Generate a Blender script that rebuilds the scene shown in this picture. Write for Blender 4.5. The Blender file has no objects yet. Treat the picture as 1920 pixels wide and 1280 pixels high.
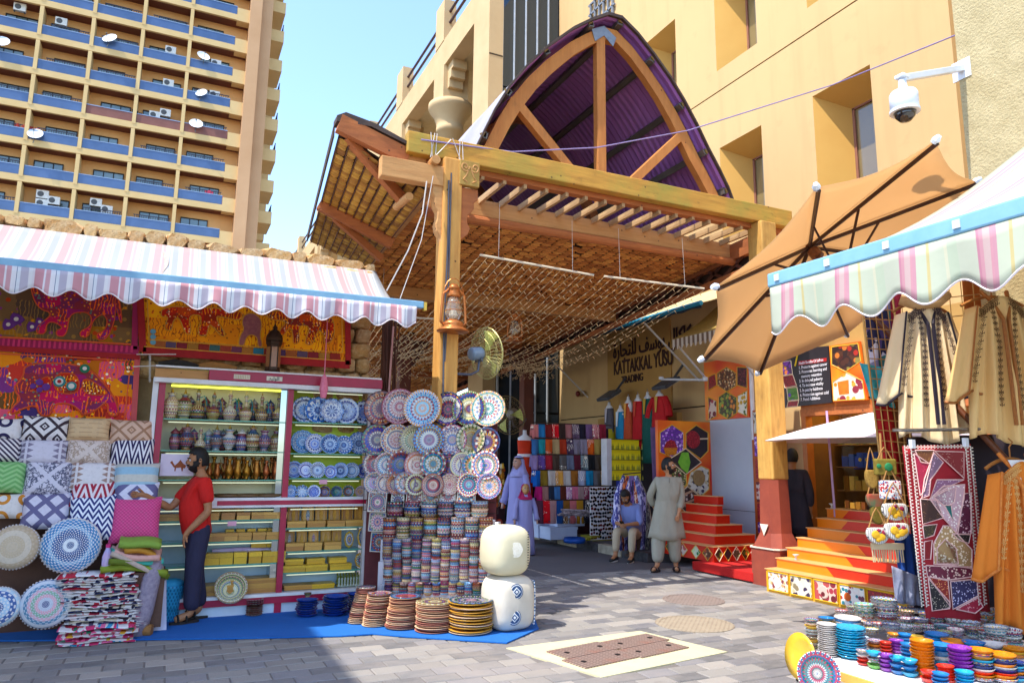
import bpy, math, random
from math import pi, sin, cos, atan2, radians, sqrt, floor
from mathutils import Vector, Matrix
random.seed(7)
S = bpy.context.scene
COL = S.collection
# ---------------------------------------------------------------- camera
EYE = Vector((0, 0, 1.65)); FOC = 1360.0
RM = Matrix.Rotation(radians(-25.3), 3, 'Z') @ Matrix.Rotation(pi/2 + radians(9.52), 3, 'X') @ Matrix.Rotation(radians(0.66), 3, 'Z')
cd = bpy.data.cameras.new('camera'); cam = bpy.data.objects.new('camera', cd); COL.objects.link(cam)
cam.matrix_world = Matrix.Translation(EYE) @ RM.to_4x4()
cd.sensor_width = 36; cd.lens = FOC/1920*36; cd.clip_end = 2000; cd.clip_start = .1
S.camera = cam
# ---------------------------------------------------------------- light
SUN = Vector((0.55, 0.13, -1)).normalized()
W = bpy.data.worlds.new('World'); S.world = W; W.use_nodes = True
wn = W.node_tree; sky = wn.nodes.new('ShaderNodeTexSky'); sky.sky_type = 'NISHITA'; sky.sun_disc = False
sky.sun_elevation = math.asin(-SUN.z); sky.sun_rotation = atan2(-SUN.x, -SUN.y) % (2*pi)
sky.air_density = 1.0; sky.dust_density = .7; sky.ozone_density = 3.5; sky.altitude = 0
bg = wn.nodes['Background']; wn.links.new(sky.outputs[0], bg.inputs[0]); bg.inputs[1].default_value = 0.15
ld = bpy.data.lights.new('sun', 'SUN'); ld.energy = 2.0; ld.angle = radians(.53); ld.color = (1, .95, .86)
so = bpy.data.objects.new('sun', ld); COL.objects.link(so); so.rotation_euler = SUN.to_track_quat('-Z', 'Y').to_euler(); so.location = (-20, -8, 40)
V = S.view_settings; V.view_transform = 'Standard'; V.look = 'None'; V.exposure = 1.78; V.gamma = 1; V.use_curve_mapping = False
S.cycles.max_bounces = 8; S.cycles.diffuse_bounces = 5; S.cycles.transparent_max_bounces = 12

# ---------------------------------------------------------------- from a sight line to a real plane of the place
def ray(u, v): return RM @ Vector(((u-960)/FOC, -(v-640)/FOC, -1))
def gz(u, v, z=0.0): r = ray(u, v); return EYE + r*((z-EYE.z)/r.z)
def gy(u, v, y): r = ray(u, v); return EYE + r*(y/r.y)
def gx(u, v, x): r = ray(u, v); return EYE + r*(x/r.x)

# ---------------------------------------------------------------- materials
def lin(h, k=1.0):
    if not isinstance(h, str): return tuple(h[:3]) + (1,)
    h = h.lstrip('#'); o = []
    for i in (0, 2, 4):
        c = int(h[i:i+2], 16)/255; o.append((c/12.92 if c <= .04045 else ((c+.055)/1.055)**2.4)*k)
    return (o[0], o[1], o[2], 1)
class X:
    """a node socket that takes arithmetic"""
    def __init__(s, t, k): s.t = t; s.k = k
    def _m(s, op, *a, clamp=False):
        n = s.t.nodes.new('ShaderNodeMath'); n.operation = op; n.use_clamp = clamp
        for i, v in enumerate((s,)+a):
            if isinstance(v, X): s.t.links.new(v.k, n.inputs[i])
            else: n.inputs[i].default_value = v
        return X(s.t, n.outputs[0])
    def __add__(s, o): return s._m('ADD', o)
    __radd__ = __add__
    def __sub__(s, o): return s._m('SUBTRACT', o)
    def __rsub__(s, o): return (s*-1)+o
    def __mul__(s, o): return s._m('MULTIPLY', o)
    __rmul__ = __mul__
    def __truediv__(s, o): return s._m('DIVIDE', o)
    def __gt__(s, o): return s._m('GREATER_THAN', o)
    def __lt__(s, o): return s._m('LESS_THAN', o)
    def fr(s): return s._m('FRACT')
    def fl(s): return s._m('FLOOR')
    def ab(s): return s._m('ABSOLUTE')
    def sn(s): return s._m('SINE')
    def sq(s): return s._m('SQRT')
    def mx(s, o): return s._m('MAXIMUM', o)
    def mn(s, o): return s._m('MINIMUM', o)
    def at(s, o): return s._m('ARCTAN2', o)
    def pw(s, o): return s._m('POWER', o)
class MT:
    def __init__(s, name, rough=.7, metal=0.0, spec=.5):
        s.m = bpy.data.materials.new(name); s.m.use_nodes = True; s.t = s.m.node_tree
        s.b = s.t.nodes['Principled BSDF']; s.b.inputs['Roughness'].default_value = rough
        s.b.inputs['Metallic'].default_value = metal; s.b.inputs['Specular IOR Level'].default_value = spec
        s._c = None
    def N(s, ty, **kw):
        n = s.t.nodes.new(ty)
        for k, v in kw.items(): setattr(n, k, v)
        return n
    def xyz(s):
        if s._c is None:
            c = s.N('ShaderNodeTexCoord'); sp = s.N('ShaderNodeSeparateXYZ'); s.t.links.new(c.outputs['Object'], sp.inputs[0])
            s.co = c.outputs['Object']; s._c = [X(s.t, sp.outputs[i]) for i in range(3)]
        return s._c
    def vec(s, a, b, c=0.0):
        n = s.N('ShaderNodeCombineXYZ')
        for i, v in enumerate((a, b, c)):
            if isinstance(v, X): s.t.links.new(v.k, n.inputs[i])
            else: n.inputs[i].default_value = v
        return n.outputs[0]
    def noise(s, scale, detail=3, vec=None, rough=.6):
        n = s.N('ShaderNodeTexNoise'); n.inputs['Scale'].default_value = scale; n.inputs['Detail'].default_value = detail; n.inputs['Roughness'].default_value = rough
        s.xyz(); s.t.links.new(vec or s.co, n.inputs['Vector']); return X(s.t, n.outputs[0])
    def voro(s, scale, vec=None, feature='F1', dist='EUCLIDEAN', rnd=1.0):
        n = s.N('ShaderNodeTexVoronoi'); n.feature = feature
        if feature != 'DISTANCE_TO_EDGE': n.distance = dist
        n.inputs['Scale'].default_value = scale; n.inputs['Randomness'].default_value = rnd
        s.xyz(); s.t.links.new(vec or s.co, n.inputs['Vector']); return n
    def rnd(s): return X(s.t, s.N('ShaderNodeObjectInfo').outputs['Random'])
    def isl(s): return X(s.t, s.N('ShaderNodeNewGeometry').outputs['Random Per Island'])
    def sep(s, sock):
        n = s.N('ShaderNodeSeparateColor'); s.t.links.new(sock, n.inputs[0]); return [X(s.t, n.outputs[i]) for i in range(3)]
    def mix(s, f, a, b, mode='MIX'):
        n = s.N('ShaderNodeMix', data_type='RGBA', blend_type=mode); n.clamp_factor = True
        def put(v, i):
            if isinstance(v, X): s.t.links.new(v.k, i)
            elif isinstance(v, bpy.types.NodeSocket): s.t.links.new(v, i)
            elif isinstance(v, (int, float)): i.default_value = v
            else: i.default_value = lin(v)
        put(f, n.inputs[0]); put(a, n.inputs[6]); put(b, n.inputs[7]); return n.outputs[2]
    def ramp(s, f, cols, const=True, pos=None):
        n = s.N('ShaderNodeValToRGB'); r = n.color_ramp; r.interpolation = 'CONSTANT' if const else 'LINEAR'
        k = len(cols)
        while len(r.elements) < k: r.elements.new(.5)
        for i, c in enumerate(cols):
            r.elements[i].position = pos[i] if pos else (i/k if const else i/(k-1)); r.elements[i].color = lin(c)
        s.t.links.new(f.k if isinstance(f, X) else f, n.inputs[0]); return n.outputs[0]
    def color(s, c):
        i = s.b.inputs['Base Color']
        if isinstance(c, bpy.types.NodeSocket): s.t.links.new(c, i)
        else: i.default_value = lin(c)
        return s
    def bump(s, h, d=.01, st=.6):
        n = s.N('ShaderNodeBump'); n.inputs['Distance'].default_value = d; n.inputs['Strength'].default_value = st
        s.t.links.new(h.k if isinstance(h, X) else h, n.inputs['Height']); s.t.links.new(n.outputs[0], s.b.inputs['Normal']); return s
MATS = {}
def mat(name, c, c2=None, sc=6, rough=.75, metal=0, bump=0, bsc=None, spec=.4, var=0.0, amt=1.0):
    """a plain surface with uneven colour, fine relief and a small difference from one piece to the next"""
    if name in MATS: return MATS[name]
    m = MT(name, rough, metal, spec)
    if c2 is None: c2 = tuple(x*.8 for x in lin(c)[:3])
    f = (m.noise(sc, 5)-.5)*2.2*amt+.5
    o = m.mix(f, c, c2)
    if var:
        h = m.N('ShaderNodeHueSaturation'); m.t.links.new(o, h.inputs['Color'])
        v = (m.rnd()+m.isl()).fr()
        m.t.links.new(((v-.5)*var*2+1).k, h.inputs['Value']); m.t.links.new((((v*7.3).fr()-.5)*var*.08+.5).k, h.inputs['Hue']); o = h.outputs[0]
    m.color(o)
    if bump: m.bump(m.noise(bsc or sc*5, 4), bump, .7)
    MATS[name] = m.m; return m.m

# ---------------------------------------------------------------- meshes
class MB:
    def __init__(s): s.v = []; s.f = []; s.mi = []; s.cur = 0
    def add(s, vs, fs):
        o = len(s.v); s.v += [tuple(v) for v in vs]
        for f in fs: s.f.append(tuple(i+o for i in f)); s.mi.append(s.cur)
        return s
    def box(s, x0, x1, y0, y1, z0, z1):
        return s.add([(x0,y0,z0),(x1,y0,z0),(x1,y1,z0),(x0,y1,z0),(x0,y0,z1),(x1,y0,z1),(x1,y1,z1),(x0,y1,z1)],
                     [(0,3,2,1),(4,5,6,7),(0,1,5,4),(1,2,6,5),(2,3,7,6),(3,0,4,7)])
    def bar(s, a, b, w, h, up=(0,0,1)):
        """a beam of section w x h from a to b"""
        a = Vector(a); b = Vector(b); d = (b-a).normalized(); up = Vector(up)
        if abs(d.dot(up)) > .99: up = Vector((0,1,0))
        r = d.cross(up).normalized()*w/2; u = r.cross(d).normalized()*h/2
        vs = [p+q for p in (a, b) for q in (-r-u, r-u, r+u, -r+u)]
        return s.add(vs, [(0,1,2,3),(7,6,5,4),(0,4,5,1),(1,5,6,2),(2,6,7,3),(3,7,4,0)])
    def tube(s, pts, r, n=6, cap=True):
        pts = [Vector(p) for p in pts]; o = len(s.v); k = len(pts); prev = None
        for i, p in enumerate(pts):
            d = (pts[min(i+1,k-1)]-pts[max(i-1,0)]).normalized()
            if prev is None:
                a = d.cross(Vector((0,0,1)))
                if a.length < .05: a = d.cross(Vector((0,1,0)))
                a.normalize()
            else:
                a = (prev-d*prev.dot(d)).normalized()
            prev = a; b = d.cross(a); rr = r[i] if isinstance(r, (list, tuple)) else r
            for j in range(n):
                t = 2*pi*j/n; s.v.append(tuple(p+(a*cos(t)+b*sin(t))*rr))
        for i in range(k-1):
            for j in range(n):
                s.f.append((o+i*n+j, o+i*n+(j+1)%n, o+(i+1)*n+(j+1)%n, o+(i+1)*n+j)); s.mi.append(s.cur)
        if cap:
            s.f.append(tuple(o+j for j in range(n))[::-1]); s.mi.append(s.cur)
            s.f.append(tuple(o+(k-1)*n+j for j in range(n))); s.mi.append(s.cur)
        return s
    def loft(s, rings, n=12, cap=True):
        """rings: (centre, rx, ry[, turn about z]) flat ellipses, or lists of points"""
        o = len(s.v)
        for q in rings:
            if isinstance(q, list): s.v += [tuple(p) for p in q]; continue
            c = Vector(q[0]); rx, ry = q[1], q[2]; a = q[3] if len(q) > 3 else 0
            for j in range(n):
                t = 2*pi*j/n; x, y = rx*cos(t), ry*sin(t)
                s.v.append((c.x+x*cos(a)-y*sin(a), c.y+x*sin(a)+y*cos(a), c.z))
        for i in range(len(rings)-1):
            for j in range(n):
                s.f.append((o+i*n+j, o+i*n+(j+1)%n, o+(i+1)*n+(j+1)%n, o+(i+1)*n+j)); s.mi.append(s.cur)
        if cap:
            s.f.append(tuple(o+j for j in range(n))[::-1]); s.mi.append(s.cur)
            s.f.append(tuple(o+(len(rings)-1)*n+j for j in range(n))); s.mi.append(s.cur)
        return s
    def lathe(s, prof, n=16, c=(0,0,0), lob=0, lobn=8):
        """prof: (radius, height)"""
        o = len(s.v); c = Vector(c)
        for (r, z) in prof:
            for j in range(n):
                t = 2*pi*j/n; rr = r*(1+lob*cos(lobn*t)) if lob else r
                s.v.append((c.x+rr*cos(t), c.y+rr*sin(t), c.z+z))
        for i in range(len(prof)-1):
            for j in range(n):
                s.f.append((o+i*n+j, o+i*n+(j+1)%n, o+(i+1)*n+(j+1)%n, o+(i+1)*n+j)); s.mi.append(s.cur)
        if prof[0][0] > .002: s.f.append(tuple(o+j for j in range(n))[::-1]); s.mi.append(s.cur)
        if prof[-1][0] > .002: s.f.append(tuple(o+(len(prof)-1)*n+j for j in range(n))); s.mi.append(s.cur)
        return s
    def prism(s, poly, d):
        """poly: 3-D points, d: the vector they are pushed along"""
        d = Vector(d); k = len(poly); vs = [Vector(p) for p in poly]+[Vector(p)+d for p in poly]
        return s.add(vs, [tuple(range(k))[::-1], tuple(range(k, 2*k))]+[(i,(i+1)%k,k+(i+1)%k,k+i) for i in range(k)])
    def grid(s, fn, nu, nv):
        o = len(s.v)
        for j in range(nv+1):
            for i in range(nu+1): s.v.append(tuple(fn(i/nu, j/nv)))
        for j in range(nv):
            for i in range(nu):
                a = o+j*(nu+1)+i; s.f.append((a, a+1, a+nu+2, a+nu+1)); s.mi.append(s.cur)
        return s
    def mesh(s, name, mats, smooth=False):
        me = bpy.data.meshes.new(name); me.from_pydata(s.v, [], s.f)
        if not isinstance(mats, (list, tuple)): mats = [mats]
        for m in mats: me.materials.append(m)
        if len(mats) > 1: me.polygons.foreach_set('material_index', s.mi)
        if smooth: me.polygons.foreach_set('use_smooth', [True]*len(me.polygons))
        me.validate(); me.update(); return me
    def build(s, name, mats, parent=None, loc=None, rot=None, smooth=False, auto=None, thick=0, bevel=0, sub=0, label=None):
        return place(name, s.mesh(name, mats, smooth), parent, loc, rot, auto, thick, bevel, sub, label)
def place(name, me, parent=None, loc=None, rot=None, auto=None, thick=0, bevel=0, sub=0, label=None, scale=None):
    o = bpy.data.objects.new(name, me); COL.objects.link(o)
    if parent: o.parent = parent
    if loc is not None: o.location = loc
    if rot is not None: o.rotation_euler = rot
    if scale is not None: o.scale = scale
    if thick: m = o.modifiers.new('s', 'SOLIDIFY'); m.thickness = thick; m.offset = 0
    if bevel: m = o.modifiers.new('b', 'BEVEL'); m.width = bevel; m.segments = 2; m.limit_method = 'ANGLE'
    if sub: m = o.modifiers.new('u', 'SUBSURF'); m.levels = sub; m.render_levels = sub
    if label: o['label'] = label
    return o
def tag(o, label=None, cat=None, group=None, kind=None):
    if label: o['label'] = label
    if cat: o['category'] = cat
    if group: o['group'] = group
    if kind: o['kind'] = kind
    return o
def thing(name, label, cat, loc=(0,0,0), rz=0, group=None, rot=None):
    o = bpy.data.objects.new(name, None); COL.objects.link(o); o.location = loc; o.rotation_euler = rot or (0,0,rz)
    o.empty_display_size = .1
    return tag(o, label, cat, group)
def clone(o, parent=None, loc=None, rot=None, label=None):
    c = o.copy(); COL.objects.link(c)
    if parent is not None: c.parent = parent
    for ch in o.children: clone(ch, c)
    if loc is not None: c.location = loc
    if rot is not None: c.rotation_euler = rot
    if label: c['label'] = label
    return c
ORD = 'first second third fourth fifth sixth seventh eighth ninth tenth eleventh twelfth thirteenth fourteenth fifteenth sixteenth seventeenth eighteenth nineteenth twentieth twenty-first twenty-second twenty-third twenty-fourth twenty-fifth'.split()
def lerp(a, b, t): return a+(b-a)*t
def R(a, b): return random.uniform(a, b)
def ortho(n, up=(0,0,1)):
    n = Vector(n).normalized(); x = Vector(up).cross(n).normalized(); return x, n.cross(x), n
def face_rot(n):
    """euler that turns local +Z to n and keeps local +Y up"""
    x, y, z = ortho(n); return Matrix((x, y, z)).transposed().to_euler()
def text(body, size, m, parent, loc, rot, ext=.002, name='lettering', align='LEFT', sx=1.0):
    c = bpy.data.curves.new(name, 'FONT'); c.body = body; c.size = size; c.extrude = ext; c.align_x = align; c.offset = size*.012
    f_ = bpy.data.objects.new(name, c); COL.objects.link(f_); me = bpy.data.meshes.new_from_object(f_); bpy.data.objects.remove(f_); bpy.data.curves.remove(c)
    me.materials.clear(); me.materials.append(m); o = bpy.data.objects.new(name, me); COL.objects.link(o); o.parent = parent; o.location = loc; o.rotation_euler = rot; o.scale = (sx, 1, 1)
    return o
# ================================================================ ground
m = MT('mortar', .9); m.color(m.mix(m.noise(3, 4), '#5e5854', '#7c7570')); MORTAR = m.m
g = MB(); g.box(-120, 120, -40, 200, -.3, -.012); tag(g.build('ground', MORTAR), kind='structure')
m = MT('paver_stone', .8)
v = (m.rnd()+m.isl()).fr()
base = m.ramp(v, ['#6c6a6c', '#7c797a', '#62605f', '#8c8780', '#74716f', '#9a938a', '#6e6a68', '#827d77'])
n1 = m.noise(9, 5); n2 = m.noise(90, 2)
o = m.mix((n1-.35)*1.2, base, '#8e8884'); o = m.mix((n2-.55)*1.5, o, '#3c3a3e'); gp = m.noise(1.7, 6, m.N('ShaderNodeNewGeometry').outputs['Position']); o = m.mix((gp-.58)*3.0, o, '#4a4542')
gc = m.N('ShaderNodeNewGeometry'); wn_ = m.noise(.55, 4, gc.outputs['Position']); o = m.mix((wn_-.5)*2.0, o, '#a89a8c')
m.color(o); m.bump(m.noise(60, 4), .004, .6); PAVER = m.m
m = MT('asphalt', .9); o = m.mix(m.noise(1.2, 5), '#4a484c', '#5f5b5c'); o = m.mix((m.noise(160, 2)-.5)*2, o, '#7d7775'); m.color(o); m.bump(m.noise(200, 2), .003, .5); ASPH = m.m
PL, PW = .30, .185
ps = []
MC = [(2.94,6.27),(4.47,6.37),(4.72,5.38),(3.25,5.15)]
holes = [('cover', 3.82, 5.78, .93, .62)]
def in_poly(x, y, P):
    c = False
    for i in range(len(P)):
        x1, y1 = P[i]; x2, y2 = P[i-1]
        if (y1 > y) != (y2 > y) and x < (x2-x1)*(y-y1)/(y2-y1)+x1: c = not c
    return c
j = 0; y = 3.9
while y < 9.9:
    x = -6 + (PL/2 if j % 2 else 0)
    while x < 7.9:
        cx, cy = x+PL/2, y+PW/2
        if not in_poly(cx, cy, MC) : ps.append((cx, cy))
        x += PL
    y += PW; j += 1
def camd(p): return (Vector((p[0], p[1], 0))-EYE).length
def infront(p):
    q = RM.transposed() @ (Vector((p[0], p[1], 0))-EYE); u = 960+FOC*q.x/-q.z if q.z < 0 else -1; w = 640-FOC*q.y/-q.z if q.z < 0 else -1
    return -60 < u < 1980 and w < 1330
vis = sorted([p for p in ps if infront(p)], key=camd)
ground2 = MB(); ground2.box(-6.2, 7.9, 3.7, 9.95, -.012, -.008); pav = tag(ground2.build('pavement', MORTAR), kind='structure')
def paver_mb(mb, cx, cy, w, l, tilt=0):
    a, b, c = l/2-.006, w/2-.006, .006; z = R(-.0015, .0015); t1, t2 = R(-.0015, .0015), R(-.0015, .0015)
    mb.add([(cx-a,cy-b,-.02),(cx+a,cy-b,-.02),(cx+a,cy+b,-.02),(cx-a,cy+b,-.02),(cx-a+c,cy-b+c,z-t1-t2),(cx+a-c,cy-b+c,z+t1-t2),(cx+a-c,cy+b-c,z+t1+t2),(cx-a+c,cy+b-c,z-t1+t2),
            (cx-a,cy-b,z-.006),(cx+a,cy-b,z-.006),(cx+a,cy+b,z-.006),(cx-a,cy+b,z-.006)],
           [(4,5,6,7),(8,9,5,4),(9,10,6,5),(10,11,7,6),(11,8,4,7),(0,1,9,8),(1,2,10,9),(2,3,11,10),(3,0,8,11)])
pvm = []
for k in range(6):
    q = MB(); paver_mb(q, 0, 0, PW, PL); pvm.append(q.mesh('paver', PAVER))
for p in vis[:300]: place('paver', random.choice(pvm), pav, (p[0], p[1], 0))
q = MB(); rest = set(vis[:300])
for p in ps:
    if p not in rest: paver_mb(q, p[0], p[1], PW, PL)
tag(q.build('distant_pavers', PAVER, pav), kind='stuff')
q = MB(); q.box(-3, 8.0, 9.95, 60, -.012, 0.0); tag(q.build('road', ASPH), kind='structure')
# manhole surround and covers
m = MT('concrete_slab', .85); o = m.mix(m.noise(4, 5), '#cfc9a2', '#b5ae8c'); o = m.mix((m.noise(30, 3)-.6)*2, o, '#8d8770'); m.color(o); m.bump(m.noise(80, 3), .003, .5)
th = thing('drain_cover', 'large double drain cover set in a pale concrete surround', 'drain cover', (0,0,0))
q = MB(); q.prism([(x, y, -.02) for x, y in MC[::-1]], (0,0,.026)); q.build('concrete_surround', m.m, th)
m = MT('cast_iron', .55, .3); f = m.xyz(); cell = ((f[0]*28).fr()-.5).ab().mx(((f[1]*28).fr()-.5).ab()); o = m.mix(cell > .38, '#a48c80', '#6a5650'); o = m.mix((m.noise(3, 4)-.55)*3, o, '#a85f45'); m.color(o); m.bump(cell < .38, .006, 1); IRON = m.m
c0 = Vector((3.84, 5.80, 0)); ax = (Vector((4.72,5.38,0))-Vector((3.25,5.15,0))).normalized(); ay = Vector((-ax.y, ax.x, 0))
ang = atan2(ax.y, ax.x)
for i, dx in enumerate((-.30, .30)):
    for k in (0, 1):
        c = c0+ax*(dx*1.05+(k-.5)*.06)+ay*((k-.5)*.30)+Vector((0,0,0)); q = MB(); q.box(-.31, .31, -.148, .148, 0, .010)
        o = q.build('cover_plate', IRON, th, (c.x, c.y, .007+.001*k), (0,0,ang+.05))
        for sx in (-.2, .2):
            q = MB(); q.lathe([(.025,0),(.025,.014)], 8, (sx, 0, 0)); q.build('lifting_eye', mat('dark_iron', '#241c1c', rough=.5), o)
for (u, v, a, b, lab, mm) in ((1300, 1124, .33, .2, 'round faded drain cover nearer the red carpet', '#8f8078'), (1302, 1169, .36, .2, 'round yellowish drain cover behind the concrete surround', '#a89a84')):
    p = gz(u, v); q = MB(); q.lathe([(a+.05,-.01),(a+.05,.004),(a,.006),(a,.003),(0.001,.003)], 28)
    m = MT('cover_'+mm[1:], .7, .1); f = m.xyz(); cell = (((f[0]+f[1])*16).fr()-.5).ab().mx((((f[0]-f[1])*16).fr()-.5).ab()); m.color(m.mix((m.noise(8, 4)-.2)*(cell > .3), mm, '#5e4a42')); m.bump(cell < .3, .005, 1)
    tag(q.build('manhole_cover', m.m, None, (p.x, p.y, .002)), lab, 'manhole cover')
# kerb on the right side of the street: painted black and white by turns
kb = thing('kerb', 'black and white painted kerb along the scarf shops', 'kerb', (0,0,0))
m1 = mat('kerb_white', '#b9ad95', '#7d7466', 8, bump=.004); m2 = mat('kerb_black', '#26252a', '#4d4a4c', 14, bump=.004)
y = 10.6; k = 0
while y < 24:
    q = MB(); q.box(7.62, 7.80, y+.008, y+.792, -.01, .16); q.build('kerb_stone', (m2, m1)[k % 2], kb, bevel=.015); y += .8; k += 1
q = MB(); q.box(7.80, 40, 10.55, 60, -.02, .145); tag(q.build('sidewalk', ASPH), kind='structure')

# ================================================================ street building on the right (facade x = 9.9)
m = MT('facade_paint', .85); o = m.mix((m.noise(.5, 4)-.4)*1.2, '#c8a672', '#bb9866'); gg = m.N('ShaderNodeNewGeometry')
st = m.noise(1.0, 4, None); f = m.xyz(); str_ = m.noise(1, 3, m.vec(f[0]*3, f[1]*3, f[2]*.25)); o = m.mix((str_-.5)*1.5, o, '#b08c5c'); o = m.mix((m.noise(2.2, 6)-.6)*2.2, o, '#a8875a'); m.color(o); m.bump(m.noise(60, 3), .002, .4); FAC = m.m
m = MT('reveal_paint', .85); m.color(m.mix(m.noise(2, 3), '#d0a252', '#c69546')); REV = m.m
GLS = MT('window_glass', .06, 0, 1.0); f = GLS.xyz(); GLS.color(GLS.mix(GLS.noise(1.1, 3), '#6a5a3c', '#8a7850')); GLASS = GLS.m  # brown mottled tint in the glass colour stands in for reflections
JT = mat('joint_dark_brown', '#3f2f1c')  # plain dark brown for wall joints and panel seams
bd = thing('street_building', 'tall sandy yellow building with deep square window niches', 'building', (9.9, 12, 0))
FX = 9.9; cols = [(7.40, 8.57), (9.81, 10.98), (12.30, 13.50)]; rows = [(6.13, 8.13), (9.85, 11.85), (13.57, 15.57)]
y_lo, y_hi = 6.05, 17.76
ys = [y_lo]+[a for c in cols for a in c]+[y_hi]; zs = [2.86]+[a for c in rows for a in c]+[18]
q = MB()
def loc9(q, x0, x1, y0, y1, z0, z1): q.box(x0-9.9, x1-9.9, y0-12, y1-12, z0, z1)
for i in range(len(ys)-1):
    for k in range(len(zs)-1):
        if i % 2 == 1 and k % 2 == 1: continue
        z0, z1 = zs[k], zs[k+1]
        if z0 < 9.38 < z1: loc9(q, FX, FX+.6, ys[i], ys[i+1], z0, 9.365); loc9(q, FX, FX+.6, ys[i], ys[i+1], 9.395, z1)
        else: loc9(q, FX, FX+.6, ys[i], ys[i+1], z0, z1)
loc9(q, FX, FX+.6, y_lo, y_hi, 0.15, 2.83)
q.build('wall', FAC, bd)
q = MB(); loc9(q, FX+.012, FX+.5, y_lo+.01, y_hi, 0.2, 17.9)
q2 = MB(); loc9(q2, FX+.62, FX+9, y_lo, y_hi+8, 0.0, 18); q2.build('building_core', FAC, bd)
q = MB(); loc9(q, FX+.02, FX+.59, y_lo+.02, y_hi-.02, 2.825, 2.865); loc9(q, FX+.02, FX+.59, y_lo+.02, y_hi-.02, 9.36, 9.40); q.build('wall_joint', JT, bd)
for (a, b) in cols:
    for (c, d) in rows:
        # splayed niche: the glass sits at the near bottom corner
        ga, gb, gc_, gd = a+.02, b-.36, c+.0, d-.28
        w = MB(); w.box(FX+.58-9.9, FX+.60-9.9, ga-12, gb-12, gc_, gd); fr = MB()
        for (y0, y1, z0, z1) in ((ga-.01, gb+.02, gd-.02, gd+.03), (gb-.03, gb+.02, gc_, gd), (ga-.01, ga+.03, gc_, gd)): fr.box(FX+.55-9.9, FX+.61-9.9, y0-12, y1-12, z0, z1)
        wo = w.build('window', GLASS, bd); fr.build('frame', mat('window_frame', '#8e5c46'), wo)
        nv = MB()
        O = [(FX, a, c), (FX, b, c), (FX, b, d), (FX, a, d)]; I = [(FX+.58, ga, gc_), (FX+.58, gb, gc_), (FX+.58, gb, gd), (FX+.58, ga, gd)]
        vs = [(x-9.9+ (0.001 if x == FX else 0), yy-12, z) for x, yy, z in O+I]
        nv.add(vs, [(0,1,5,4),(1,2,6,5),(2,3,7,6),(3,0,4,7)]); nv.build('niche', REV, bd)
# end block of the same building, stepped back, with a groove
q = MB(); loc9(q, FX+.35, FX+6, 5.2, 6.04, 0, 18); loc9(q, FX+.33, FX+6, 4.6, 5.17, 0, 18); q.build('end_wall', mat('end_wall_paint', '#dcb26c', '#cfa35e', 1.0), bd)  # end block painted a stronger yellow than the facade
# lattice vent and cables at the top
q = MB()
for k in range(6): q.bar((FX-.05-9.9, 15.9-12-k*.22, 13.3), (FX-.05-9.9, 15.9-12-k*.22, 14.4), .05, .05)
for z in (13.3, 13.7, 14.1, 14.4): q.bar((FX-.05-9.9, 14.7-12, z), (FX-.05-9.9, 16-12, z), .05, .05)
q.build('lattice_vent', mat('grey_metal', '#8a8f98', metal=.3, rough=.5), bd)

# ---------------------------------------------------------------- arcaded wing beyond it (facade x = 7.55)
AX = 7.55
wg = thing('arcade_building', 'pale yellow arcaded wing with fat round columns and roof railings', 'building', (AX, 20, 0))
CR = mat('cream_paint', '#c8ac80', '#bc9e72', 1.2, .8, bump=.002, bsc=40)
CRB = mat('ceiling_boards', '#cdbb95', '#b8a580', 3)
def W_(q, x0, x1, y0, y1, z0, z1): q.box(x0-AX, x1-AX, y0-20, y1-20, z0, z1)
q = MB(); W_(q, AX, AX+.45, 17.76, 18.95, 4.3, 19); W_(q, AX+.05, AX+.45, 17.9, 18.95, 0, 4.3); q.build('corner_pier', CR, wg)
q = MB(); W_(q, AX+.01, AX+.44, 17.75, 18.0, 13.30, 13.34); q.build('wall_joint', JT, wg)
q = MB()
zt, zb = 15.93, 14.95
W_(q, AX, AX+.5, 18.95, 60, zb, zt); W_(q, AX+.1, AX+2.3, 18.95, 60, zt-.45, zt-.1)
q.build('parapet_beam', CR, wg)
q = MB(); W_(q, AX+.5, AX+3.1, 18.95, 60, zb+.1, zb+.3)
for k in range(14): pass
q.build('loggia_ceiling', CRB, wg)
q = MB(); W_(q, AX+2.9, AX+3.2, 17.8, 60, 5, zb+.1); W_(q, AX+.3, AX+3.1, 18.9, 60, 5.0, 9.4)
q.build('rear_wall', CR, wg)
GL2 = MT('shop_glass', .05, 0, .8); GL2.color(GL2.mix(GL2.noise(.8, 3), '#6f7368', '#9aa094')); GLASS2 = GL2.m
for y0 in (19.4, 24.0, 28.6, 33.2, 37.8):
    q = MB(); W_(q, AX+2.86, AX+2.88, y0, y0+3.6, 9.6, 14.2); q.build('window', GLASS2, wg)
for i, yc in enumerate((22.05, 26.9, 32.2, 38, 44.5, 52)):
    q = MB(); W_(q, AX-.03, AX+.87, yc-.5, yc+.5, 13.75, zb); q.build('column_block', CR, wg)
    q = MB(); q.lathe([(.40,0),(.40,12.7),(.46,12.71),(.47,12.9),(.45,12.92),(.47,13.05),(.56,13.3),(.72,13.52),(.75,13.6),(.75,13.74)], 40, (.42, yc-20, 0)); q.build('column', CR, wg, smooth=True)
    for k in (-1, 1):
        q = MB()
        for s_ in range(3): q.box(.0+.12, .62, k*(.5+s_*.16) if k > 0 else k*(.5+(s_+1)*.16), k*(.5+(s_+1)*.16) if k > 0 else k*(.5+s_*.16), zb-.85+s_*.28, zb-.001)
        q.build('bracket', CR, wg, (0, yc-20, 0))
    q = MB()
    q.box(-.02, .42, yc-20-.35, yc-20+.5, zt, 17.5); q.build('roof_pier', CR, wg)
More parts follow.
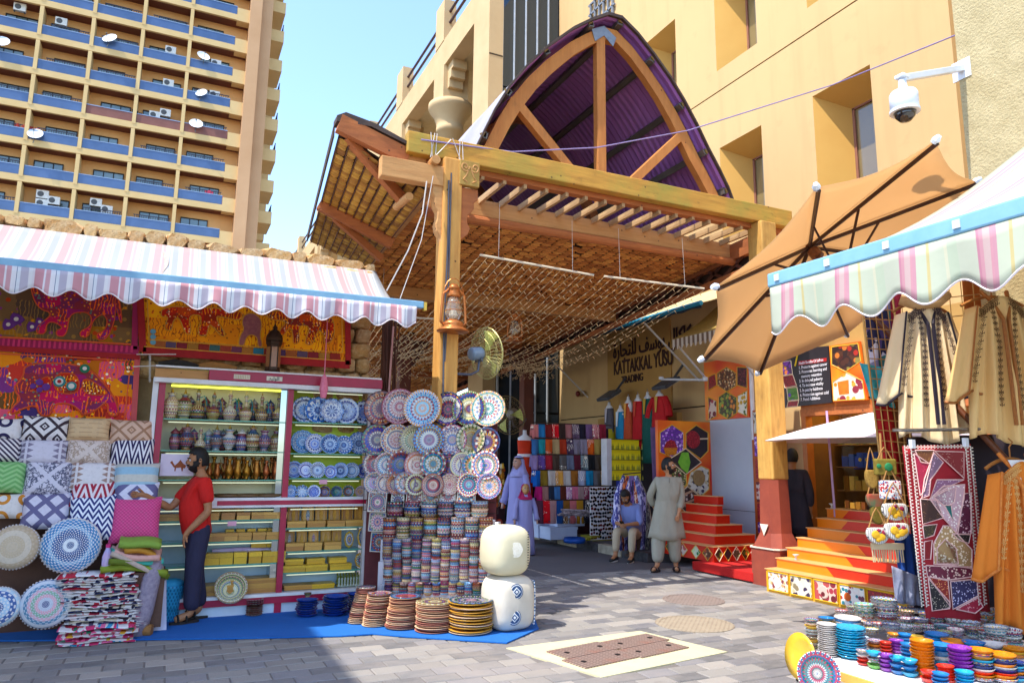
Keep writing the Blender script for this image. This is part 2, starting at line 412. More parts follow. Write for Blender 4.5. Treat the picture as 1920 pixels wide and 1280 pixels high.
q = MB(); q.box(-.02, .42, 18.6-20, 19.1-20, zt, 17.6); q.build('roof_pier', CR, wg)
RL = mat('rail_paint', '#4a3238', rough=.4)
yy = [18.8, 22.05, 26.9, 32.2, 38, 44.5, 52, 58]
for i in range(7):
    for z in (zt+.28, zt+.72, zt+1.14):
        q = MB(); q.tube([(.2, yy[i]-20+.3, z), (.2, yy[i+1]-20-.3, z)], .05 if z > zt+.5 else .04, 8); q.build('railing', RL, wg)
# glazed stair front between the two buildings, faces the camera
GL3 = MT('curtain_glass', .03, 0, 1.0); GL3.b.inputs['Base Color'].default_value = lin('#33414f'); GL3.b.inputs['Metallic'].default_value = .55
gl = thing('glass_facade', 'tall blue glass stair front mirroring the apartment tower', 'glass facade', (8, 17.8, 0))
pw = (FX-AX-.45)/5
for k in range(5):
    for (z0, z1) in ((.2, 3.0), (3.05, 6.0), (6.05, 9.0), (9.05, 12.4), (12.45, 18)):
        q = MB(); q.box(.02+k*pw, (k+1)*pw-.02, .02, .05, z0, z1); q.build('pane', GL3.m, gl)
    q = MB(); q.box(k*pw-.02, k*pw+.02, -.01, .06, .2, 18); q.build('mullion', mat('white_aluminium', '#b9c2cc', rough=.4), gl)
q = MB(); q.box(-.02, 1.95, .10, .2, 0, 18); q.build('backing', mat('dark_backing', '#1b1d22'), gl)
# ================================================================ apartment tower far behind, left
TY = 65.0
def tz(v, u=458): return gy(u, v, TY).z
bots = [tz(v) for v in (402, 340, 278, 218, 160, 100, 55)]
FH = (bots[5]-bots[0])/5; z0 = bots[0]
TXR = gy(463, 100, TY).x; bay = 3.72
tw = thing('apartment_tower', 'tall apartment tower with yellow balcony bands and blue glass parapets', 'apartment tower', (TXR, TY, 0))
TB = mat('tower_yellow', '#dcbc84', '#d0ae74', .5, .85); TBK = mat('tower_wall', '#f0b878', '#e0a464', .4, .85)
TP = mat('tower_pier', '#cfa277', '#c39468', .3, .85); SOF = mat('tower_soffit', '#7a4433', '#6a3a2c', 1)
BG = MT('blue_parapet_glass', .25, 0, .6); BG.color(BG.mix(BG.noise(.6, 3), '#2c4468', '#56709a')); BGM = BG.m
BR_ = mat('brown_parapet', '#8a5a50', '#77493f', 1)
TWG = MT('tower_window_glass', .15, 0, .9); TWG.color(TWG.mix(TWG.noise(.5, 2), '#3c5664', '#8aa4aa')); TWM = TWG.m
RAILM = mat('balcony_rail', '#3f3a44', rough=.5)
NB = 9; X0 = -NB*bay-1.0
lo, hi = -7, 11
q = MB()
q.box(X0, 0.0, 1.5, 14, 0, z0+hi*FH); q.build('rear_wall', TBK, tw)
q = MB(); q.box(0.001, 1.0, -.35, 13, 0, z0+hi*FH); q.box(1.001, 2.0, .35, 13, 0, z0+hi*FH); q.build('end_pier', TP, tw)
wr = random.Random(3)
gm = {}
for k in range(lo, hi):
    zb_ = z0+k*FH
    q = MB(); q.box(X0, -1.05, 0, .25, zb_+.05, zb_+.58); q.box(-1.05, 0, -.02, .9, zb_, zb_+1.25); q.build('balcony_band', TB, tw)
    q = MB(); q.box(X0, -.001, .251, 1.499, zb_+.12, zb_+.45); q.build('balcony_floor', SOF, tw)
    for y_ in (2.0, 7.5): q = MB(); q.box(2.0, 3.3, y_, y_+3.5, zb_+.1, zb_+1.25); q.build('side_balcony', TB, tw)
    if k % 2 == 0 or k == 3:
        q = MB()
        for t in range(9): q.bar((3.2, 2.1+t*.4, zb_+1.25), (3.2, 2.1+t*.4, zb_+1.9), .05, .05)
        q.bar((3.2, 2.0, zb_+1.9), (3.2, 5.5, zb_+1.9), .07, .07); q.build('side_railing', RAILM, tw)
    if k < -1: continue
    for b in range(NB):
        xr = -b*bay-.12-(1.0 if b == 0 else 0); xl = -(b+1)*bay+.12
        if b == 0: xr = -1.05
        xl_ = -1.05-(b+1)*bay*.985+.14; xr_ = -1.05-b*bay*.985-.14 if b else -1.06
        q = MB(); q.box(xl_-.28, xl_, -.03, 1.48, zb_+.45, zb_+FH); q.build('partition', TB, tw)
        gm_ = BR_ if (k == 2 and b in (0,1,2)) else BGM
        q = MB(); q.box(xl_+.02, xr_-.02, .06, .10, zb_+.62, zb_+1.36); pg = q.build('parapet_glass', gm_, tw)
        q = MB(); q.box(xl_+.02, xr_-.02, .04, .12, zb_+1.36, zb_+1.42); q.build('handrail', mat('pale_rail', '#8fa6c4', rough=.4), pg)
        if (k*5+b*3) % 7 in (0, 1, 3, 5):
            q = MB()
            n_ = 16
            for t in range(n_): xx = lerp(xl_+.6, xr_-.2, t/(n_-1)); q.box(xx-.02, xx+.02, .3, .34, zb_+.5, zb_+1.75)
            q.box(xl_+.5, xr_-.1, .29, .35, zb_+1.72, zb_+1.78); q.build('railing', RAILM, tw)
        wl, wr_ = (xl_+.4, xr_-1.0) if (k+b) % 2 else (xl_+.9, xr_-.3)
        q = MB(); q.box(wl, wr_, 1.45, 1.49, zb_+.46, zb_+2.35); wo = q.build('window', TWM, tw)
        q = MB()
        for t in range(4): xx = lerp(wl, wr_, t/3); q.box(xx-.03, xx+.03, 1.38, 1.43, zb_+.46, zb_+2.38)
        q.box(wl-.03, wr_+.03, 1.375, 1.428, zb_+2.35, zb_+2.43); q.build('frame', mat('dark_window_frame', '#2c2420'), wo)
# split air conditioners and dishes that hang on the balconies
def tp(u, v, dy=0): p = gy(u, v, TY+dy); return p
q = MB(); q.box(-.42, .42, -.15, .15, -.3, .3); q.cur = 1; q.lathe([(.22,0),(.22,.02),(.05,.03)], 14); 
acm = MB(); acm.box(-.42, .42, -.15, .15, -.32, .32)
ac0 = None
acs = [((113/3, 45/3), 'on the third balcony from the top left corner'), ((345/3, 125/3), 'above a railing beside the first column from the top'), ((960/3, 285/3), 'beside the satellite dish of the right-hand bays'),
       ((947/3, 470/3), 'one floor under the unit beside the big dish'), ((1215/3, 360/3), 'in the last bay by the pier, fourth balcony down'), ((1207/3, 535/3), 'in the last bay by the pier, fifth balcony down'),
       ((930/3, 637/3), 'left of the dish on the sixth balcony down'), ((870/3, 650/3), 'just right of hanging dark laundry'), ((303/3, 1130/3), 'low on the tower beside the second column'),
       ((540/3, 1140/3), 'low on the tower, right end of its window'), ((600/3, 1180/3), 'low on the tower next to a plain window'), ((240/3, 1095/3), 'low on the tower, upper of two stacked units'), ((235/3, 1145/3), 'low on the tower, lower of two stacked units')]
for (p, lab) in acs:
    P = tp(p[0], p[1], .7)
    a = thing('air_conditioner', 'small white air conditioner '+lab, 'air conditioner', P, 0, 'air conditioners on the tower balconies')
    if ac0 is None:
        acs_m = acm.mesh('casing', mat('ac_white', '#e6e2d8')); fm = MB(); 
        fm.lathe([(.22,0),(.22,.03),(.03,.04)], 12); fmm = fm.mesh('fan_grille', mat('ac_grille', '#5a5a5a')); ac0 = 1
        lg = MB(); lg.box(-.4, -.3, -.1, .1, -.42, -.321); lg.box(.3, .4, -.1, .1, -.42, -.321); lgm = lg.mesh('bracket', mat('ac_grille', '#5a5a5a'))
    place('casing', acs_m, a); place('fan_grille', fmm, a, (-.12, -.152, 0), (pi/2, 0, 0)); place('bracket', lgm, a)
dm = MB(); dm.lathe([(.001,-.10),(.2,-.085),(.4,-.04),(.55,.02),(.56,.03),(.54,.02),(.4,-.03),(.2,-.07),(.001,-.085)], 20); dmm = dm.mesh('dish', mat('dish_white', '#dfe4ea'), True)
am = MB(); am.tube([(0,-.5,.0), (0,-.1,.45)], .02, 5); am.lathe([(.05,0),(.05,.1)], 8, (0,-.1,.42)); amm = am.mesh('receiver_arm', mat('ac_grille', '#5a5a5a'))
pm = MB(); pm.tube([(0,0,-.12), (0,-.55,-.2), (0,-.9,-.2)], .03, 6); pmm = pm.mesh('mount', mat('ac_grille', '#5a5a5a'))
for (p, lab, s) in (((5/3, 232/3), 'cut by the left edge of the view, second floor down', 1.1), ((617/3, 215/3), 'on the second column bay, third floor down', 1.05), ((1145/3, 315/3), 'right of an air conditioner, fourth floor down', .95), ((1133/3, 522/3), 'half hidden behind a railing, fifth floor down', .9), ((1103/3, 695/3), 'over blue parapet glass, sixth floor down', 1.0), ((198/3, 752/3), 'under red hanging laundry at the left', 1.0)):
    P = tp(p[0], p[1], -.15)
    a = thing('satellite_dish', 'white satellite dish '+lab, 'satellite dish', P, 0, 'satellite dishes on the tower', rot=(radians(62), 0, radians(R(-30, 30)))); a.scale = (s, s, s)
    place('dish', dmm, a); place('receiver_arm', amm, a); place('mount', pmm, a)
lc = [((80, 690), (230, 725), ['#b8382c','#c8482c','#a83028','#c8502c'], 'red laundry hung in a row on a left balcony'), ((740, 610), (800, 640), ['#22242c','#2c3038','#22242c'], 'dark laundry hung on a middle balcony'), ((1150, 1055), (1260, 1120), ['#d8455a','#e05a6a'], 'pink cloth draped over the lowest right balcony rail')]
for (a, b, cs, lab) in lc:
    A = tp(a[0]/3, a[1]/3, .3); B = tp(b[0]/3, b[1]/3, .3); t = thing('laundry', lab, 'laundry', A)
    n = len(cs)
    for i, c in enumerate(cs):
        q = MB(); P = (B-A)*((i+.5)/n); w = abs(B.x-A.x)/n*.42
        q.grid(lambda s_, r_: (P.x+(s_-.5)*2*w, .04*sin(s_*9+i), P.z-.0-r_*R(.75, .8)), 5, 3); q.build('cloth', mat('laundry_'+c[1:], c), t, thick=.02)
# a low roof unit that peeps over the stone wall
# ================================================================ street canopy: beams, palm-stalk ceiling, eave and pointed vault
def wood(name, c1, c2, dark, sc=2.5, stain=.5, axis=0):
    m = MT(name, .75); f = m.xyz(); q = [f[0]*9, f[1]*9, f[2]*9]; q[axis] = f[axis]*.9
    n = m.noise(sc, 6, m.vec(*q)); o = m.mix((n-.3)*2, c1, c2); n2 = m.noise(1.6, 5); o = m.mix((n2-.46)*2.6*stain*2, o, dark); n3 = m.noise(11, 4, m.vec(*[a_*(.35 if k_ == axis else 1.0) for k_, a_ in enumerate(f)])); o = m.mix((n3-.60)*5*stain, o, '#3a2412'); vv = m.voro(5.5); o = m.mix((X(m.t, vv.outputs['Distance']) < .07)*.8, o, '#2c1a10')
    m.color(o); m.bump(n, .006, .7); MATS[name] = m.m; return m.m
WB = wood('weathered_beam', '#cf9a3c', '#a8742a', '#8f8f38', stain=.6, axis=0)
WR = wood('red_varnish', '#b86c34', '#985228', '#78401e', stain=.3, axis=0)
WRy = wood('red_varnish_long', '#ac6432', '#8c4e28', '#68381c', stain=.3, axis=1)
WO = wood('orange_timber', '#c88440', '#b46e30', '#8f4a18', stain=.25, axis=2)
WP = wood('post_timber', '#d8a050', '#bd7f36', '#9a6428', stain=.3, axis=2)
WT = wood('tan_timber', '#cf9a5e', '#b57f48', '#9c6a34', stain=.25, axis=0)
WD = wood('dark_timber', '#5e3220', '#47261a', '#3a2018', stain=.3, axis=2)
m = MT('palm_stalk', .7); v = (m.rnd()+m.isl()).fr(); o = m.ramp(v, ['#c08c34', '#a87628', '#d0a044', '#b4832e', '#98682a', '#c89838']); f = m.xyz()
n = m.noise(3, 5, m.vec(f[0]*3, f[1]*30, f[2]*30)); o = m.mix((n-.45)*1.6, o, '#6e4416'); m.color(o); m.bump(n, .008, .8); PALM = m.m
m = MT('palm_ceiling', .8); v = m.isl(); o = m.ramp(v, ['#dc9448', '#c47c38', '#e8a450', '#cc8640', '#b06c30']); m.color(m.mix((m.noise(30, 3)-.5)*1.6, o, '#6a3c18')); PALMC = m.m
DKS = mat('roof_underside_dark', '#2e1c12')
cn = thing('street_canopy', 'timber street canopy with palm stalk ceiling, front beam and purple pointed vault', 'canopy', (0,0,0))
SL = -.07
def cz(y, z=5.02): return z+SL*(y-8.9)
q = MB(); q.box(2.34, 8.56, 7.93, 8.07, 5.31, 5.58); q.build('front_beam', WB, cn, bevel=.012)
q = MB(); q.box(2.36, 8.50, 8.075, 8.2, 5.24, 5.46); q.build('front_beam_back_ply', WR, cn, bevel=.01)
q = MB(); q.box(2.9, 8.45, 8.90, 9.02, 5.02, 5.26); q.build('inner_beam', WT, cn, bevel=.01)
q = MB(); q.tube([(2.9, 8.87, 4.94), (8.4, 8.87, 4.94)], .062, 10); q.build('round_purlin', WR, cn)
x = 3.08; sm = MB(); sm.bar((0, -.42, 0), (0, .42, 0), .045, .085); smm = sm.mesh('slat', wood('slat_timber', '#c9a678', '#a17c50', '#7c5a38', axis=1))
while x < 8.35: place('slat', smm, cn, (x, 8.50, 5.235+R(-.01, .01)), (0, 0, R(-.02, .02))); x += .305
for xx, m_ in ((2.76, WT), (8.22, WRy)):
    for (y0, y1) in ((8.2, 15.9), (15.95, 24)):
        q = MB(); q.bar((xx, y0, cz(y0, 5.10)), (xx, y1, cz(y1, 5.10)), .13, .27); q.build('long_beam', WRy if y0 > 9 else m_, cn)
q = MB(); q.bar((8.12, 8.3, 4.72), (8.12, 24, cz(24, 4.74)), .08, .10); q.build('lower_rail', WRy, cn)
# dark lattice girder on the right
q = MB()
y = 8.6
while y < 22: q.bar((8.2, y, cz(y, 4.74)), (8.2, y+.5, cz(y, 5.0)), .03, .05); q.bar((8.2, y+.5, cz(y, 4.74)), (8.2, y, cz(y, 5.0)), .03, .05); y += .5
q.build('girder_lattice', WD, cn)
q = MB(); q.prism([(8.26, 8.6, 4.78), (8.26, 24, cz(24, 4.78)), (8.26, 24, cz(24, 5.0)), (8.26, 8.6, 5.0)], (.02, 0, 0)); q.build('girder_web', DKS, cn)
# ceiling of tied palm stalks
q = MB(); y = 9.06; W0, W1 = 2.84, 8.12
nc = 32; pw_ = (W1-W0)/nc
while y < 24:
    pit = .085 if y < 15 else .17
    for i in range(nc):
        if random.random() < .01: continue
        x0 = W0+i*pw_+.008; x1 = x0+pw_-.016+R(-.004, .004); z = cz(y)+R(-.008, .006); h = pit*.43
        o = R(-.01, .01)+(i % 2)*pit*.5
        P = []
        for (xx, k) in ((x0, .55), ((x0+x1)/2, 1.0), (x1, .55)):
            for (dy, dz) in ((-h*k, .012), (-h*.55*k, -.018*k-.006), (h*.55*k, -.018*k-.006), (h*k, .012)): P.append((xx, y+o+dy, z+dz))
        q.add(P, [(0,1,5,4),(1,2,6,5),(2,3,7,6),(4,5,9,8),(5,6,10,9),(6,7,11,10)])
    y += pit
tag(q.build('palm_ceiling', PALMC, cn), kind='stuff')
q = MB(); q.prism([(2.8, 9.03, cz(9.03)+.05), (8.26, 9.03, cz(9.03)+.05), (8.26, 24, cz(24)+.05), (2.8, 24, cz(24)+.05)], (0, 0, .03)); q.build('ceiling_backing', DKS, cn)
# cross beams deeper in
for (yb, zz) in ((12.4, 4.66), (15.9, 4.42), (20, 4.2)):
    q = MB(); q.box(2.85, 8.2, yb-.07, yb+.07, zz-.1, zz+.1); q.build('cross_beam', WR if yb > 13 else WT, cn)
# posts
def post(x, y, top, m_, w=.25):
    q = MB(); q.box(x-w/2, x+w/2, y-w/2, y+w/2, 0, top); return q.build('post', m_, cn, bevel=.02)
post(2.905, 7.98, 5.31, WP, .24)
for (x, y) in ((7.9, 15.85), (2.85, 15.85), (4.8, 15.9)):
    post(x, y, 4.5, wood('inner_post', '#6e3a28', '#5a2c20', '#40201a', axis=2, stain=.2) if 'inner_post' not in MATS else MATS['inner_post'], .27)
    for s_ in (-1, 1):
        for k in range(4):
            q = MB(); q.box(min(s_*(.13+.1*k), s_*(.14+.1*(k+1))), max(s_*(.13+.1*k), s_*(.14+.1*(k+1))), -.1, .1, 4.42-.14*(4-k)-.3+.3, 4.42-.001); q.build('bracket', WD, cn, (x, y, -.02))
# right front post: timber shaft on a red chamfered base
RP = mat('red_post_paint', '#9a4630', '#84392a', 5, .7, bump=.003)
px_, py_ = 8.0, 8.02
q = MB(); q.box(px_-.15, px_+.15, py_-.15, py_+.15, 1.46, 5.31); q.build('post', wood('split_timber', '#d9ab58', '#bb8336', '#8e5e24', axis=2, stain=.45), cn, bevel=.02)
q = MB()
def octo(w, c): return [(-w,-w+c),(-w+c,-w),(w-c,-w),(w,-w+c),(w,w-c),(w-c,w),(-w+c,w),(-w,w-c)]
q.loft([[Vector((px_+a, py_+b, z)) for a, b in octo(w, c)] for (w, c, z) in ((.27,.05,0),(.27,.05,.50),(.275,.06,.52),(.27,.1,.53),(.20,.10,.72),(.18,.09,1.46))], 8); q.build('post_base', RP, cn)
q = MB(); q.loft([[Vector((px_+a, py_+b, z)) for a, b in octo(.285, .06)] for z in (.505, .525)], 8); q.build('base_band', mat('offwhite', '#e3dccb', '#cfc6b2'), cn)
q = MB(); q.prism([(px_-.215, py_+.08, .84), (px_-.215, py_-.08, .84), (px_-.225, py_, .68)], (-.006, 0, 0)); q.build('painted_triangle', MATS['offwhite'], cn)
# carved head block with bracket at the left pole
q = MB(); q.box(2.98, 3.24, 7.84, 7.925, 4.98, 5.30); cb = q.build('carved_block', mat('carved_wood', '#b8934a', '#9c7836', 8, bump=.005), cn, bevel=.008)
for s_ in (-1, 1):
    pts = []
    for k in range(26):
        t = k/25; a = 1.2*pi+t*2.6*pi; r = .012+.05*(1-t) if t < 1 else 0
        pts.append((3.11+s_*(.065+r*cos(a)*.9), 7.835, 5.215+r*sin(a)))
    q = MB(); q.tube(pts, .008, 5); q.build('scroll', WT, cb)
    q = MB(); q.tube([(3.11+s_*.005, 7.835, 5.22), (3.11+s_*.05, 7.835, 5.1), (3.11+s_*.085, 7.835, 5.05), (3.11+s_*.03, 7.835, 5.02)], .008, 5); q.build('scroll', WT, cb)
prof = [(0,4.97),(.27,4.97),(.27,4.84),(.22,4.8),(.22,4.72),(.18,4.66),(.13,4.62),(.13,4.53),(.17,4.46),(.14,4.38),(.04,4.3),(0,4.12)]
q = MB(); q.prism([(2.99+a*.95, 7.9, z) for a, z in prof[::-1]], (0, .14, 0)); q.build('bracket', WR, cn, bevel=.006)
q = MB(); q.prism([(2.80-a*.5, 7.9, z) for a, z in prof], (0, .14, 0)); q.build('bracket', WT, cn, bevel=.006)
# stubs and braces that carry the left eave
q = MB(); q.box(2.02, 2.79, 7.88, 8.02, 4.93, 5.18); q.build('stub_beam', WT, cn, bevel=.01)
q = MB(); q.box(2.12, 2.62, 8.06, 8.2, 5.19, 5.36); q.build('stub_beam', WT, cn, bevel=.01)
for (a, b) in (((2.48, 7.86, 5.05), (2.48, 8.4, 5.05)), ((2.5, 9.0, 4.88), (2.5, 9.5, 4.85))):
    pass
q = MB(); q.tube([(2.66, 7.80, 5.22), (2.66, 8.4, 5.22)], .055, 12); q.build('round_rafter_end', WT, cn)
q = MB(); q.tube([(2.42, 7.95+.1, 4.80), (2.42, 8.6, 4.84)], .05, 12); q.build('round_rafter_end', WT, cn)
q = MB(); q.bar((1.53, 8.02, 5.52), (2.38, 8.06, 5.28), .1, .21); q.build('eave_rafter', WR, cn)
q = MB(); q.bar((1.66, 8.1, 5.42), (2.45, 8.4, 4.86), .09, .13); q.build('eave_brace', WR, cn)
# eave of tied palm stalks: a panel that tips up to the street wall side
A = Vector((1.56, 8.12, 5.40)); B = gz(583, 452, 5.12); Ci = Vector((2.66, 8.14, 4.93)); D = gz(690, 500, 4.72)
def ev(s, t): return A.lerp(B, t).lerp(Ci.lerp(D, t), s)
def bundle(w, l):
    q = MB(); n = 5
    for (xx, k) in ((-l, .62), (-l*.5, 1), (l*.5, 1), (l, .62)):
        for j in range(n): t = pi*j/(n-1); q.v.append((xx, -cos(t)*w*k, -sin(t)*w*.55*k))
    for i in range(3):
        for j in range(n-1): q.f.append((i*n+j, i*n+j+1, (i+1)*n+j+1, (i+1)*n+j)); q.mi.append(0)
    return q
nb = 9; nr = 46; bm = [bundle(.047*R(.85, 1.1), .5*(ev(.0, .5)-ev(1, .5)).length/nb*.94).mesh('palm_bundle', PALM, True) for _ in range(6)]
cnt = 0; extra = MB()
for j in range(nr):
    t = (j+.5)/nr
    if j in (24, 25): continue
    for i in range(nb):
        s_ = (i+.5)/nb; P = ev(s_, t)+Vector((0, R(-.01, .01), R(-.012, .008))); dx = (ev(min(s_+.05,1), t)-ev(s_-.05, t)).normalized(); dy = (ev(s_, min(t+.02, 1))-ev(s_, t-.01)).normalized(); dz = dx.cross(dy).normalized(); dy = dz.cross(dx)
        if cnt < 300: place('palm_bundle', random.choice(bm), cn, P, Matrix((dx, dy, dz)).transposed().to_euler()); cnt += 1
        else:
            b = bundle(.047, .07); extra.add([P+dx*v_[0]+dy*v_[1]+dz*v_[2] for v_ in b.v], b.f)
tag(extra.build('palm_stalks', PALM, cn), kind='stuff')
q = MB(); q.grid(lambda a, b: ev(a, b)+Vector((0, 0, .05)), 1, 6); q.build('eave_backing', DKS, cn, thick=.02)
for i in range(nb+1):
    q = MB(); q.tube([ev(i/nb, t/8)+Vector((0, 0, -.03)) for t in range(9)], .008, 4); q.build('tie_cord', WD, cn)
t_ = 25/nr
q = MB(); q.bar(ev(-.03, t_)+Vector((0,0,-.06)), ev(1.03, t_)+Vector((0,0,-.08)), .1, .16); q.build('eave_rafter', WR, cn)
q = MB(); q.bar(ev(.2, t_+.02)+Vector((0,0,-.1)), ev(.95, t_+.1)+Vector((0,0,-.25)), .08, .1); q.build('eave_brace', WR, cn)
# dark sheet edge that caps the eave
PUR = MT('purple_sheet', .45, .0, .5); f = PUR.xyz(); nn = PUR.noise(.8, 4); bf = X(PUR.t, PUR.N('ShaderNodeNewGeometry').outputs['Backfacing']); PUR.color(PUR.mix(bf, PUR.mix((nn-.35)*2, '#8c8890', '#a8a4aa'), PUR.mix((nn-.35)*2, '#8a56a0', '#a870b8'))); PURP = PUR.m
q = MB(); q.prism([(1.50, 7.98, 5.60), (1.60, 7.98, 5.66), (1.95, 7.98, 5.60), (2.4, 7.98, 5.44), (2.4, 7.98, 5.40), (1.9, 7.98, 5.55), (1.5, 7.98, 5.53)], (0, .2, 0)); q.build('eave_edge_sheet', mat('edge_sheet', '#3a2c28', '#54443c', 4), cn)
q = MB(); q.grid(lambda a, b: ev(-.03, b)+Vector((-.03, 0, .10-.12*a)), 1, 6); q.build('eave_edge_sheet', MATS['edge_sheet'], cn, thick=.02)
# ---- pointed vault
pf = [(880,292),(895,262),(915,222),(940,182),(975,140),(1012,106),(1060,72),(1095,55),(1125,45),(1150,52),(1180,82),(1210,120),(1240,162),(1266,205),(1290,250),(1310,292),(1330,330),(1347,365),(1360,400)]
VP = [gy(u, v, 8.70) for u, v in pf]
ap = 8
NC = 150
def vault(off=0.0):
    return VP
q = MB(); L = 9.0
# corrugated sheets, ridges run down the slope, so the wave runs along y
n_y = 200
def vz(i, y): p = VP[i]; w = .014*sin(2*pi*y/.13); cx, cz_ = (5.7, 5.6); d = Vector((p.x-cx, 0, p.z-cz_)).normalized(); return Vector((p.x, y, p.z))+d*w+Vector((0, 0, -.012*(y-8.7)*0))
q.grid(lambda a, b: vz(int(round(a*(len(VP)-1))), 8.45+b*L), len(VP)-1, n_y*1)
q.build('vault_sheet', PURP, cn, smooth=False)
q = MB()
for k in range(len(VP)-1):
    a, b = VP[k], VP[k+1]; q.bar((a.x, 8.5, a.z+.02), (b.x, 8.5, b.z+.02), .18, .035, up=(0,1,0)) if False else q.prism([(a.x, 8.44, a.z), (b.x, 8.44, b.z), (b.x, 8.44, b.z+.05), (a.x, 8.44, a.z+.05)], (0, .05, 0))
q.build('vault_edge', mat('edge_sheet', '#3c2a3a'), cn)
# purlins (channel profile)
for k in range(1, len(VP)-1, 2):
    if k == ap: continue
    a = VP[k]; t = (VP[k+1]-VP[k-1]).normalized(); n_ = Vector((5.7-a.x, 0, 5.6-a.z)).normalized()
    q = MB(); c = a+n_*.06
    q.bar((c.x, 8.5, c.z), (c.x, 8.45+L, c.z), .10, .02, up=(n_.x, 0, n_.z))
    for s_ in (-1, 1): e = c+t*s_*.045-n_*.02; q.bar((e.x, 8.5, e.z), (e.x, 8.45+L, e.z), .012, .05, up=(n_.x, 0, n_.z))
    q.build('purlin', mat('galvanised', '#77736e', '#5f5b58', 3, .5, .4), cn)
    q = MB(); c2 = a+n_*.02; q.prism([c2+Vector((0,-.2,0))-t*.05, c2+Vector((0,-.2,0))+t*.05, c2+Vector((0,-.2,0))+t*.0-n_*.06], (0, .03, 0)); q.build('purlin_clip', mat('brass_clip', '#a98a50', rough=.5), cn)
def arch(yc, m_):
    cen = Vector((5.7, yc, 5.6))
    pts = []
    for p in VP:
        n_ = Vector((cen.x-p.x, 0, cen.z-p.z)).normalized(); pts.append((p+n_*.11, p+n_*.31))
    for (i0, i1) in ((0, 3), (3, 6), (6, 8), (8, 11), (11, 14), (14, 18)):
        q = MB(); poly = [Vector((pts[i][0].x, yc, pts[i][0].z)) for i in range(i0, i1+1)]+[Vector((pts[i][1].x, yc, pts[i][1].z)) for i in range(i1, i0-1, -1)]
        k = i1-i0+1
        for i in range(k-1):
            a, b = poly[i], poly[i+1]; c, d = poly[2*k-2-i], poly[2*k-1-i]
            q.prism([a, b, c, d], (0, .12, 0))
        q.build('arch_segment', m_, cn)
    return pts
ap_ = arch(8.60, WO)
arch(11.6, WRy); arch(14.8, WRy)
q = MB(); ax_ = gy(1126, 100, 8.62).x; q.bar((ax_, 8.66, 5.4), (ax_, 8.66, VP[ap].z-.30), .15, .12, up=(0,1,0)); q.build('king_post', WO, cn, bevel=.008)
for (a, b) in (((958, 183), (1072, 325)), ((1272, 258), (1180, 345))):
    P, Q = gy(a[0], a[1], 8.66), gy(b[0], b[1], 8.66); q = MB(); q.bar(P, Q, .14, .12, up=(0,1,0)); q.build('strut', WO, cn, bevel=.008)
P = VP[ap]; q = MB()
for s_ in (-1, 1):
    q.prism([(P.x, 8.585, P.z-.10), (P.x+s_*.22, 8.585, P.z-.22-.02*(s_>0)), (P.x+s_*.16, 8.585, P.z-.40), (P.x, 8.585, P.z-.26)][::s_], (0, .01, 0))
q.build('apex_plate', mat('plate_steel', '#9fa6ad', '#7c848c', 9, .4, .6), cn)
for k in (.3, .62):
    i = int(k*18); 
# wires bound round the beam end and down the pole
q = MB()
for x0 in (2.62, 2.67, 2.70, 3.0, 3.03):
    q.tube([(x0, 7.915, 5.60), (x0+R(-.05, .03), 7.915, 5.28)], .006, 4)
q.tube([(2.68, 7.91, 5.3), (2.88, 7.91, 5.56)], .006, 4); q.tube([(2.9, 7.91, 5.58), (3.02, 7.91, 5.3)], .006, 4)
q.build('binding_wire', mat('white_cable', '#cfc8c0', rough=.4), cn)
q = MB(); q.tube([(2.84, 7.84, 5.0), (2.85, 7.84, 4.2), (2.83, 7.84, 3.2), (2.84, 7.84, 2.4)], .012, 5); q.tube([(2.87, 7.84, 5.1), (2.87, 7.84, 3.6), (2.85, 7.84, 2.8)], .010, 5); q.build('pole_cable', mat('grey_cable', '#4a4a55', rough=.4), cn)
tag((lambda q: (q.tube([gy(790, 262, 7.9), gy(960, 285, 7.95), gy(1120, 277, 8.1), gy(1290, 245, 8.3), gx(1560, 160, 9.2), gx(1795, 65, 8.5)], .010, 5), q.build('overhead_cable', mat('lilac_cable', '#8d7fae', rough=.4)))[1])(MB()), 'long overhead cable sagging from the canopy beam across to the right buildings', 'cable')
tag((lambda q: (q.tube([gy(800, 340, 7.8), gy(792, 400, 7.7), gy(765, 470, 7.6), gy(725, 545, 7.5)], .008, 4), q.tube([gy(812, 330, 7.8), gy(790, 450, 7.7), gy(750, 560, 7.6)], .006, 4), q.build('loose_wires', MATS['white_cable']))[-1])(MB()), 'pair of loose pale wires hanging from the pole head toward the awning', 'cable')

